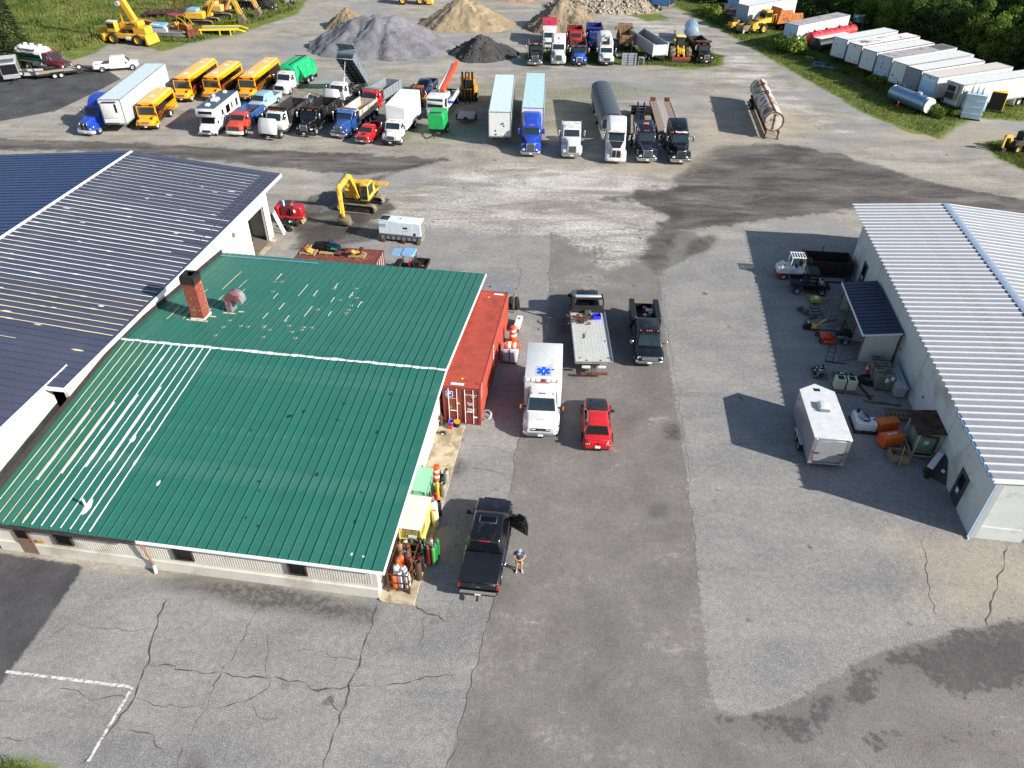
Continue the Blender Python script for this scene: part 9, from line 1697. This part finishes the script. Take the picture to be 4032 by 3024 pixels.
t = tank('storage_tank', 'black flat topped tank half hidden in the weeds beside the red tank trailer', (48.85,130.89), R(-147),8,1.15,1.25, mat('tar_black', (20,22,28),.5, var=.2, dirt=(80,84,90), dirt_amt=.2),0, MBLK); bx(t, 'top_walk', ROOFW, -7.8,-.4,-.6,.6,2.36,2.42)
for x in (-1.5,-6.5): bx(t, 'saddle', FRAME, x-.2, x+.2,-.9,.9,0,.4)
# articulated dumper
t = thing('articulated_dumper', 'yellow articulated dump truck with a rust brown skip', 'dump truck', (41.71,144.95), R(-155)); AY = mat('dumper_yellow', (224,172,44),.5, var=.08, dirt=(170,130,60), dirt_amt=.25)
MB().loft([ring(-.1,.9,.8,.9,1.5,.1), ring(-.6,1.2,1.0,.9,1.9,.2), ring(-2.6,1.25,1.1,.9,2.4,.2)]).build('bonnet', AY, t); bx(t, 'bonnet_top', MBLK, -2.4,-.7,-.7,.7,2.0,2.12,.03, tx=0); bx(t, 'grille', MBLK, -.35,-.08,-.6,.6,1.0,1.5,.03); bx(t, 'bumper', AY, -.4,.1,-1.4,1.4,.6,1.0,.06); bx(t, 'cab', AY, -4.1,-2.5,-.9,.9,1.6,3.6,.08, tx=(.05,.3), ty=.08); bx(t, 'windscreen', TGLASS, -2.75,-2.48,-.75,.75,2.5,3.4)
for s in (-1,1): bx(t, 'cab_side_window', TGLASS, -3.9,-2.8, min(s*.8, s*.92), max(s*.8, s*.92),2.5,3.3); wheel(t, -2.2, s*1.25,.85,.6, AY); bx(t, 'side_grille', MBLK, -1.9,-1.1, min(s*1.1, s*1.22), max(s*1.1, s*1.22),1.3,1.8); MB().tube([(-4.2, s*1.0,1.5),(-4.2, s*1.0,2.9),(-4.9, s*1.0,2.9),(-4.9, s*1.0,1.5)], .05).build('step_rail', AY, t); bx(t, 'headlight', LIGHTW, -.12,-.04, min(s*.7, s*.95), max(s*.7, s*.95),1.05,1.3)
MB().prism([(-5.0,1.4),(-5.4,3.4),(-5.6,3.9),(-6.3,3.0),(-10.6,2.8),(-10.9,1.9),(-9.2,1.3)], -1.35,-1.25).build('skip_side', FORG, t); MB().prism([(-5.0,1.4),(-5.4,3.4),(-5.6,3.9),(-6.3,3.0),(-10.6,2.8),(-10.9,1.9),(-9.2,1.3)], 1.25,1.35).build('skip_side', FORG, t); bx(t, 'skip_floor', RUST, -10.6,-5.1,-1.25,1.25,1.3,1.5); bx(t, 'skip_front', FORG, -5.55,-5.4,-1.25,1.25,1.4,3.9)
for x in (-7.6,-9.3): axle(t, x, .85,.6,1.15, False, AY)
bx(t, 'rear_frame', FRAME, -10,-4.3,-.5,.5,.9,1.25)
# small machines left of it
t = thing('skid_steer', 'small yellow and black skid steer in front of the dark trailer', 'skid steer', (38.37,147.30), R(-150)); bx(t, 'body', AY, -2.4,-.6,-.6,.6,.5,1.3,.08); bx(t, 'cab', MBLK, -1.9,-.8,-.5,.5,1.3,2.1,.05); bx(t, 'engine_lid', AY, -2.5,-1.9,-.6,.6,1.3,1.55,.05); axle(t, -.9,.38,.28,.72, False, AY); axle(t, -1.9,.38,.28,.72, False, AY); bx(t, 'bucket', FRAME, -.6,.1,-.85,.85,.1,.5,.04)
for s in (-1,1): MB().beam((-2.2, s*.7,1.5),(-.3, s*.7,.5),.12).build('lift_arm', AY, t)
t = thing('wood_crate_trailer', 'weathered grey wooden crate body in front of the articulated dumper', 'crate', (39.89,144.42), R(-150)); bx(t, 'base', WOOD, -3,0,-.9,.9,.5,.6)
for k in range(3):
    for y in (-.9,.86): bx(t, 'side_board', WOOD, -3,0, y, y+.04,.62+k*.3,.88+k*.3)
    for x in (-3,-.04): bx(t, 'end_board', WOOD, x, x+.04,-.86,.86,.62+k*.3,.88+k*.3)
axle(t, -1.5,.36,.2,1.0, False, RIMW); bx(t, 'jerry_can', WHITE, -.1,.2,.95,1.2,.3,.8,.04)
t = thing('dark_trailer', 'low dark flat trailer with a maroon deck before the maroon roofed trailer', 'trailer', (40.29,152.85), R(-142)); bx(t, 'deck', MROOF, -7,0,-1.25,1.25,2.1,2.25,.02); bx(t, 'body', DBLUE, -6.9,-.05,-1.2,1.2,1.1,2.09,.06); bx(t, 'trim_strip', LGREY, -6.9,-.02,-1.22,1.22,1.5,1.55); axle(t, -5.4,.5,.26,1.0, True, RIMW); bx(t, 'landing_leg', STEEL, -1.6,-1.4,-.5,.5,0,1.09)
for nm, lb, p, cols in (('old_tractor', 'rusty orange tractor in the weeds left of the trailers', (41.00,161.47),(FORG, RUST)),('old_tractor', 'yellow and black wreck of a machine overgrown with weeds', (37.67,155.65),(AY, FRAME))):
    t = thing(nm, lb, 'tractor', p, R(-150)); bx(t, 'bonnet', cols[0], -1.6,0,-.4,.4,.9,1.6,.06); bx(t, 'cab_frame', cols[1], -2.8,-1.6,-.7,.7,1.6,2.6,.05); bx(t, 'chassis', cols[1], -2.8,.1,-.45,.45,.5,.9,.04); wheel(t, -2.2,.85,.75,.4, cols[0]); wheel(t, -2.2,-.85,.75,.4, cols[0]); wheel(t, -.5,.7,.45,.25, cols[0]); wheel(t, -.5,-.7,.45,.25, cols[0]); MB().cyl((-.6,0,1.6),(-.6,0,2.3),.05, n=8).build('exhaust', FRAME, t)
# blue and white trailer end at the top
bt = box_trailer('van_trailer', 'blue sided trailer with a white dark ended door at the top edge', (30.72,162.42), R(-35),13,2.6,4.0,1.2, mat('azure_side', (80,148,214),.5), ROOFW, face=MBLK, marks=3, seed=77, group=G_)
# panels in the trees
for p, z, lb in (((63.17,150.50),1.2, 'pale blue white sheet metal panel propped in front of the trees'),((50.32,166.68),.6, 'small blue barrel panel at the edge of the trees')):
    t = thing('metal_panel', lb, 'panel', p, R(-30)); bx(t, 'panel', SBLUE if z > 1 else BLUE, -1.0,1.0,-.06,.06, z-.4, z+1.1,.02); bx(t, 'white_stripe', WINK, -.8,.8,-.075,-.061, z+.5, z+.9); bx(t, 'post', WOOD, -.9,-.8,.07,.15,0, z+.6); bx(t, 'post', WOOD, .8,.9,.07,.15,0, z+.6)
t = thing('flat_timber', 'pale timber stack behind the blue window frames', 'timber', (49.63,127.08), R(-30)); 
for i in range(4): bx(t, 'board', PWOOD, -3,2.5,-.6+i*.3,-.33+i*.3,.1,.28)
t = thing('window_frames', 'stack of blue metal window frames lying on the grass', 'window frame', (48.89,123.41), R(-30)); FB = mat('frame_blue', (70,110,176),.4)
for k in range(2):
    for a, b, c, d in ((-2.2,2.2,-1.0,-.85),(-2.2,2.2,.85,1.0),(-2.2,-2.05,-.85,.85),(2.05,2.2,-.85,.85),(-.7,-.6,-.85,.85),(.6,.75,-.85,.85)): bx(t, 'frame_bar', FB if k else LGREY, a, b, c, d, .08+.14*k, .18+.14*k)
bx(t, 'pane', GLASS, -2.0,-.75,-.8,.8,.12,.15); bx(t, 'pane', LGREY, .8,2.0,-.8,.8,.12,.15)
# silver tank, transformer, yellow bucket, totes
t = tank('storage_tank', 'silver blue cylindrical tank with a white end lying by the trailers', (54.31,100.30), R(-69),6.4,.95,1.25, mat('tank_silver_blue', (130,158,190),.35,.6, var=.08),2, ALU); bx(t, 'end_disc', WHITE, .1,.12,-.01,.01,1.2,1.3); MB().lathe([(.001,.14),(.94,.14),(.96,.0),(.94,.0)], (0,0,1.25), 'x', 22).build('white_end', WHITE, t); MB().cyl((-2.0,0,2.15),(-2.0,0,2.4),.3, n=12).build('hatch', LGREY, t); MB().tube([(-5.8,-.3,2.1),(-5.8,-.3,2.6),(-5.2,.3,2.6),(-5.2,.3,2.1)], .06).build('pipework', CHAIN, t)
for x in (-1.2,-5.2): bx(t, 'saddle', FRAME, x-.2, x+.2,-.7,.7,0,.45)
for i, lb in enumerate(('long rusty pipe in the grass behind the silver tank, upper one', 'long rusty pipe in the grass behind the silver tank, lower one')):
    t = thing('long_pipe', lb, 'pipe', ((53.68,109.81),(52.69,108.00))[i], R(-64)); MB().cyl((-9,0,.15),(0,0,.15),.09, n=8).build('tube', CHAIN, t); MB().cyl((-.1,0,.15),(.05,0,.15),.14, n=8).build('collar', RUST, t)
t = thing('power_transformer', 'pale blue grey box transformer with porcelain bushings on a skid', 'transformer', (59.22,98.21), R(-25)); t.location = (*fwd((59.12,98.40), R(65),.9),0); TFm = mat('transformer_blue', (186,208,226),.45, var=.04)
bx(t, 'tank_body', TFm, -1.15,1.15,-.8,.8,.2,3.1,.04); bx(t, 'lid', TFm, -1.25,1.25,-.9,.9,3.1,3.2,.02); bx(t, 'skid', FRAME, -1.2,1.2,-.7,.7,0,.199)
for z in (.8,1.6,2.4): bx(t, 'stiffener', TFm, -1.2,1.2,-.85,.85, z-.05, z+.05)
for s in (-1,1): bx(t, 'control_box', TFm, min(s*1.15, s*1.35), max(s*1.15, s*1.35),-.4,.4,1.2,2.2,.03)
for i in range(3):
    MB().lathe([(.1,0),(.16,.08),(.08,.14),(.16,.24),(.08,.3),(.14,.42),(.07,.5),(.12,.6),(.05,.7),(.03,1.5-.25*i),(.001,1.5-.25*i)], (-.7+i*.6,.3,3.2), n=10).build('tall_bushing', LGREY, t); MB().lathe([(.1,0),(.14,.1),(.07,.16),(.12,.25),(.05,.35),(.001,.4)], (-.7+i*.6,-.4,3.2), n=10).build('short_bushing', LGREY, t)
MB().cyl((.9,.7,2.0),(.9,1.1,2.0),.3, n=12).build('radiator_drum', TFm, t)
t = thing('loader_bucket', 'yellow loader bucket with a black inside standing on its back', 'bucket', (64.00,102.42), R(-115)); bx(t, 'shell', AY, -.9,.4,-1.2,1.2,.2,2.6,.06, tx=(.3,0)); bx(t, 'mouth', MBLK, .4,.44,-1.1,1.1,.3,2.5); bx(t, 'cutting_edge', FRAME, .2,.6,-1.25,1.25,.0,.19)
for s in (-.7,.7): bx(t, 'hinge_lug', AY, -1.2,-.85, s-.12, s+.12,.8,1.6,.03)
for p, m, lb, z in (((67.56,104.66), mat('grey_tote', (196,198,196),.5), 'grey caged tote at the bottom of the stack of two', 0),((67.57,104.90), mat('yellow_tote', (222,204,148),.5), 'yellowed caged tote on top of the stack of two', 1.2)):
    t = thing('ibc_tote', lb, 'tote', (*(67.78,105.08), z), R(-28)); bx(t, 'bottle', m, -.5,.5,-.6,.6,.16,1.12,.08, seg=2)
    for x in (-.52,-.17,.17,.52):
        for y in (-.62,.62): bx(t, 'cage_bar', ALU, x-.012, x+.012, y-.012, y+.012,.14,1.14)
    for y in (-.3,.3):
        for x in (-.53,.53): bx(t, 'cage_bar', ALU, x-.012, x+.012, y-.012, y+.012,.14,1.14)
    for zz in (.4,.8,1.12): MB().tube([(-.53,-.63, zz),(.53,-.63, zz),(.53,.63, zz),(-.53,.63, zz),(-.53,-.63, zz)], .014,4).build('cage_hoop', ALU, t)
    bx(t, 'pallet_base', FRAME, -.5,.5,-.6,.6,0,.14); MB().cyl((0,0,1.12),(0,0,1.2),.16, n=12).build('lid', MBLK, t)
t = thing('mini_backhoe', 'yellow and black small backhoe cut off by the right edge', 'backhoe', (58.30,87.44), R(-165)); t.location = (*(57.59,87.26),0); bx(t, 'body', FRAME, -3.0,-.9,-.7,.7,.4,1.3,.1); bx(t, 'seat_frame', MBLK, -2.6,-1.8,-.5,.5,1.3,2.2,.1); MB().prism([(-1.2,1.0),(-.7,1.9),(.2,2.0),(.3,1.7),(-.5,1.6),(-.8,.9)], -.15,.15).build('boom', YEL, t, .02); MB().beam((.2,0,1.9),(.1,0,.5),.2).build('stick', YEL, t); bx(t, 'bucket', FRAME, -.2,.4,-.4,.4,.05,.5,.05); axle(t, -1.4,.45,.3,.8, False, YEL); axle(t, -2.6,.45,.3,.8, False, YEL)
# ---------------------------------------------------------------- trees, weeds and grass
def leafmat(name, c1, c2, sc=.6):
    m = bpy.data.materials.new(name); T = NT(m); n = T.noise(sc, 3,.6, T.co()); n2 = T.noise(5., 2,.6, T.co())
    c = T.mix(T.rng(n, .35,.65), lin(c1), lin(c2)); c = T.mix(.6, c, T.mix(1., c, T.mix(n2,(.6,.6,.6),(1.4,1.4,1.4)), 'MULTIPLY'))
    T.set(T.b.inputs['Base Color'], c); T.b.inputs['Roughness'].default_value = .65; T.b.inputs['Specular IOR Level'].default_value = .3
    tr = T.n('BsdfTranslucent', {'Color': T.mix(.5, c, lin((120,150,40)))}); ms = T.n('MixShader', {0: .28,1: T.b.outputs[0], 2: tr}); T.t.links.new(ms, T.out.inputs[0]); MATS[name] = m; return m
LEAF = [leafmat('leaf_green', (52,76,26),(100,126,46)), leafmat('leaf_dark', (36,56,24),(72,96,40)), leafmat('leaf_light', (76,102,34),(130,150,60))]
SPRUCE = leafmat('needle_green', (36,50,30),(66,78,46),1.2); BARK = mat('bark', (84,70,58),.95, var=.3, sc=4, bump=.3)
def leaf_cloud(rg, centres, n, size, flat=.0):
    C = np.array([c for c, _ in centres], float); Rr = np.array([r for _, r in centres], float); w = Rr**2.2; i = rg.choice(len(C), n, p=w/w.sum())
    un = lambda a: a/np.linalg.norm(a, axis=1, keepdims=True)
    d = un(rg.normal(size=(n, 3))); rad = Rr[i]*(.55+.5*rg.random(n)**.6); p = C[i]+d*rad[:, None]*np.array([1,1,.8]); nrm = un(d+rg.normal(size=(n, 3))*.55+np.array([0,0,.35])); a = un(np.cross(nrm, rg.normal(size=(n, 3)))); b = np.cross(nrm, a); s = (size*(.55+.8*rg.random(n)))[:, None]
    return np.stack([p-a*s*.5, p+b*s*.35, p+a*s*.6, p-b*s*.35], 1).reshape(-1,3), np.arange(4*n).reshape(-1,4)
def broadleaf(rg, H, R_, n, size=.42):
    cl = [((0,0, H*.6), R_*.7),((0,0, H*.28), R_*.7)]
    for i in range(24):
        a = rg.uniform(0,2*np.pi); q = rg.uniform(.35,.95)*R_; z = H*(.1+.82*rg.random()); k = 1.05-abs(z/H-.4)*.95; cl.append(((math.cos(a)*q*k, math.sin(a)*q*k, z), R_*rg.uniform(.22,.42)))
    return leaf_cloud(rg, cl, n, size), cl
VAR = []
for i, (H, R_) in enumerate(((9.5,3.6),(11,4.2),(8,3.4),(12.5,4.4))):
    rg = np.random.default_rng(100+i); (V, F), cl = broadleaf(rg, H, R_, 6500); me = npmesh('crown', V, F); tk = MB(); tk.cyl((0,0,0),(0,0, H*.45),.26,.16, n=9); tk.cyl((0,0, H*.45),(.2,.1, H*.8),.16,.05, n=7)
    for c, r in cl[1:9]: tk.cyl((0,0, H*.3+.2*r),(c[0]*.8, c[1]*.8, c[2]),.09,.03, n=6)
    VAR.append((me, tk.mesh(name='trunk'), H))
tn = 0
def tree(label, p, k, sc, m, grp='trees behind the trailers', nm='leafy_tree'):
    global tn
    tn += 1; t = thing(nm, label, 'tree', p, tn*2.4, grp); me, tk, H = VAR[k]; key = (k, m.name)
    if key not in VARM: q = me.copy(); q.materials.clear(); q.materials.append(m); VARM[key] = q
    link('crown', VARM[key], None, t); link('trunk', tk, BARK, t); t.scale = (sc, sc, sc*rnd.uniform(.92,1.1)); return t
VARM = {}
TP = [(2,0.62),(1,0.62),(0,0.8),(1,0.72),(1,0.62),(3,0.8),(3,0.7),(1,0.72),(1,0.62),(1,0.7),(1,0.8),(1,0.7),(1,0.72),(0,0.8),(1,0.7),(0,0.8),(0,0.8),(2,0.8),(3,0.8),(3,0.95),(1,0.85),(0,1.0),(3,0.85),(3,0.95),(0,0.95),(1,1.0),(0,0.85),(2,1.0),(2,0.95),(2,0.95),(3,0.85),(2,1.0),(2,0.85),(2,1.0),(0,0.95),(2,0.95),(0,1.0),(2,1.1),(0,1.0),(3,1.0),(2,1.1),(3,1.0),(0,1.1),(1,1.0),(1,1.2),(0,1.0),(2,1.0),(3,1.1),(3,1.2),(3,1.1),(2,1.1),(2,1.1),(1,1.0),(1,1.2)]
TW_ = [(37.5,174.0),(41.9,171.4),(45.2,170.6),(50.0,167.3),(52.7,163.9),(56.9,161.6),(59.9,158.4),(62.3,154.6),(64.8,151.0),(66.6,146.7),(68.9,142.7),(71.1,138.9),(72.4,134.6),(74.3,130.5),(76.0,127.2),(77.3,124.0),(78.4,120.5),(78.5,116.5),(79.1,111.3),(42.7,181.1),(48.7,180.4),(51.4,176.6),(55.6,173.0),(60.2,170.5),(62.9,167.0),(64.7,162.8),(67.5,158.8),(70.3,154.2),(72.0,149.8),(73.1,145.6),(74.6,140.9),(76.6,136.6),(79.0,133.0),(80.0,129.6),(81.5,125.8),(82.4,121.6),(81.2,115.9),(49.9,193.4),(58.4,185.1),(67.4,178.4),(71.4,169.2),(76.2,159.2),(78.4,149.4),(82.1,140.6),(85.7,132.7),(85.3,122.0),(59.7,207.3),(67.3,199.1),(74.0,189.2),(78.7,178.0),(84.1,167.2),(85.8,155.7),(89.2,147.0),(90.4,137.1)]
for i, ((k, sc), p) in enumerate(zip(TP, TW_)):
    sz = ('small', 'tall')[sc > .95]; m = LEAF[(0,1,1,0,2)[i % 5]]
    tree('%s %s leafy tree in the dense wood behind the parked trailers' % (sz, ('mid green', 'dark green', 'light green')[LEAF.index(m)]), p, k, sc, m)
# spruce at the left edge
def spruce(label, p, H, R_, seed, n=5200):
    rg = np.random.default_rng(seed); V, F = [], []
    for i in range(n):
        z = H*(.05+.95*rg.random()**1.35); lay = (z*1.6) % 1; r = R_*(1-z/H)*(.45+.55*rg.random()**.5)*(1.05-.4*lay); a = rg.uniform(0,2*np.pi); c, s_ = math.cos(a), math.sin(a)
        p0 = np.array([c*r, s_*r, z-.12*r]); d = np.array([c, s_, -.35+.3*rg.random()]); q = np.array([-s_, c, 0])+rg.normal(size=3)*.3; L_ = .55*(.5+rg.random()); k = len(V); V += [p0-d*L_*.4, p0+q*L_*.22, p0+d*L_*.7, p0-q*L_*.22]; F.append((k, k+1, k+2, k+3))
    t = thing('spruce_tree', label, 'tree', p, 0); link('crown', npmesh('crown', np.array(V), np.array(F)), SPRUCE, t); MB().cyl((0,0,0),(0,0, H*.95),.24,.03, n=8).build('trunk', BARK, t)
spruce('dark spruce tree at the left edge behind the septic truck', (-76.04,119.80),13.5,4.3,3); spruce('dark spruce tree cut off by the left edge', (-81.23,122.77),13,4.2,4)
# grass, weeds
zs = {}
def in_zone(zn, x, y): return max((float(sdf(np.array([x]), np.array([y]), p)[0]) for p in ZONES[zn]), default=-9)
def blades(name, label, boxes, n, hmin, hmax, m, seed, zone='grass', mind=.3, width=.05, avoid=()):
    rg = np.random.default_rng(seed); P = []
    for (poly, share) in boxes:
        pa = np.array(poly); lo, hi = pa.min(0), pa.max(0); k = int(n*share); q = rg.uniform(lo, hi, (k*4,2)); s = sdf(q[:, 0], q[:, 1], poly) > 0
        d = np.full(len(q),-9.)
        for zp in ZONES[zone]: d = np.maximum(d, sdf(q[:, 0], q[:, 1], zp))
        q = q[s & (d > mind*rg.random(len(q))*3)][:k]; P.append(q)
    P = np.concatenate(P); N = len(P); clump = np.array([mnoise.noise(Vector((a*.35, b*.35, seed))) for a, b in P]); h = (hmin+(hmax-hmin)*rg.random(N))*(1+.9*np.clip(clump, -.6,1)); a = rg.uniform(0,2*np.pi, N); w = width*(.6+.8*rg.random(N)); ln = rg.uniform(-.5,.5,(N, 2))*h[:, None]
    b0 = np.c_[P[:, 0]-np.cos(a)*w, P[:, 1]-np.sin(a)*w, np.zeros(N)]; b1 = np.c_[P[:, 0]+np.cos(a)*w, P[:, 1]+np.sin(a)*w, np.zeros(N)]; tp = np.c_[P[:, 0]+ln[:, 0], P[:, 1]+ln[:, 1], h]
    V = np.stack([b0, b1, tp], 1).reshape(-1,3); o = link(name, npmesh(name, V, np.arange(3*N).reshape(-1,3)), m); return tag(o, label, 'grass', kind='stuff')
GR = leafmat('grass_blade', (68,80,38),(112,118,62),.25); GR2 = leafmat('meadow_blade', (72,94,38),(128,130,72),.18); WEED = leafmat('weed_leaf', (58,78,34),(104,120,62),.4)
blades('grass', 'short grass strip along the trailers on the right', [([(31.4,178.5),(33.5,162.6),(37.3,146.2),(42.7,119.1),(46.1,101.4),(52.2,91.4),(56.9,96.6),(66.2,98.3),(78.9,111.1),(79.5,123.0),(76.1,150.7),(57.2,175.0)], 1.)], 60000,.12,.4, GR, 1)
blades('weeds', 'tall weeds between and below the parked trailers', [([(45.2,132.9),(48.1,127.2),(51.0,114.6),(52.7,103.9),(55.3,98.3),(58.9,102.2),(57.9,114.9),(54.9,127.5),(48.6,139.2)], .7),([(37.6,164.9),(45.2,165.3),(44.8,149.3),(40.1,143.8),(37.0,152.7)], .3)], 16000,.4,1.1, WEED, 2, width=.09)
blades('meadow_grass', 'long meadow grass in the top left field', [([(-119.3,186.2),(-58.2,189.7),(-43.1,161.0),(-54.0,134.3),(-67.5,135.0),(-74.8,124.7),(-78.7,114.7)], 1.)], 90000,.25,.8, GR2,3, width=.09)
blades('grass', 'grass patch under the back row of trucks', [([(1.3,134.1),(35.8,135.5),(32.9,122.6),(1.2,122.2)], 1.)], 14000,.08,.28, GR, 4); blades('grass', 'grass patch around the small backhoe at the right edge', [([(57.4,91.5),(67.8,91.8),(58.7,76.1),(56.1,84.6)], 1.)], 9000,.08,.3, GR, 5); blades('grass', 'grass tuft in the bottom left corner', [([(-22.8,15.6),(-20.2,15.1),(-18.9,14.7),(-18.5,14.0),(-21.8,14.0)], 1.)], 4000,.04,.14, GR, 6, width=.012)
UG = [(35.5,173.9),(41.4,165.1),(52.4,158.1),(61.0,149.3),(67.4,138.1),(72.3,126.5),(75.9,116.5),(77.0,107.8),(90.9,131.7),(84.9,151.1),(73.6,166.6),(58.6,179.9),(39.4,184.1)]
rg = np.random.default_rng(77); q_ = rg.uniform(np.array(UG).min(0), np.array(UG).max(0),(900,2)); q_ = q_[sdf(q_[:, 0], q_[:, 1], UG) > 0]
V, F = leaf_cloud(rg, [((a, b, .5+rg.random()*1.2),1.1+rg.random()*.9) for a, b in q_], 26000,.42); tag(link('undergrowth', npmesh('undergrowth', V, F), LEAF[1]), 'dense dark undergrowth along the edge of the wood', 'undergrowth', kind='stuff')
def bush(label, p, sc, m):
    global tn
    tn += 1; rg = np.random.default_rng(500+tn); cl = [((rg.normal()*.8, rg.normal()*.8,.5+rg.random()*.6),.7+.3*rg.random()) for _ in range(5)]; V, F = leaf_cloud(rg, cl, 1100,.26); t = thing('shrub', label, 'shrub', p, tn, 'shrubs by the trailers'); link('foliage', npmesh('foliage', V, F), m, t); MB().cyl((0,0,0),(0,0,.8),.06,.03, n=6).build('stem', BARK, t); t.scale = (sc,)*3
for p, sc, lb in (((38.86,157.06),1.6, 'grey green shrub growing over the wrecked machine'),((45.74,132.28),1.7, 'pale shrub below the black tank'),((45.05,133.37),1.2, 'small shrub left of the black tank'),((55.48,100.65),.9, 'tuft of weeds at the end of the silver tank'),((53.65,118.56),1.1, 'shrub below the close packed trailers, left one'),((54.05,113.64),1.0, 'shrub below the close packed trailers, right one')): bush(lb, p, sc, LEAF[2])
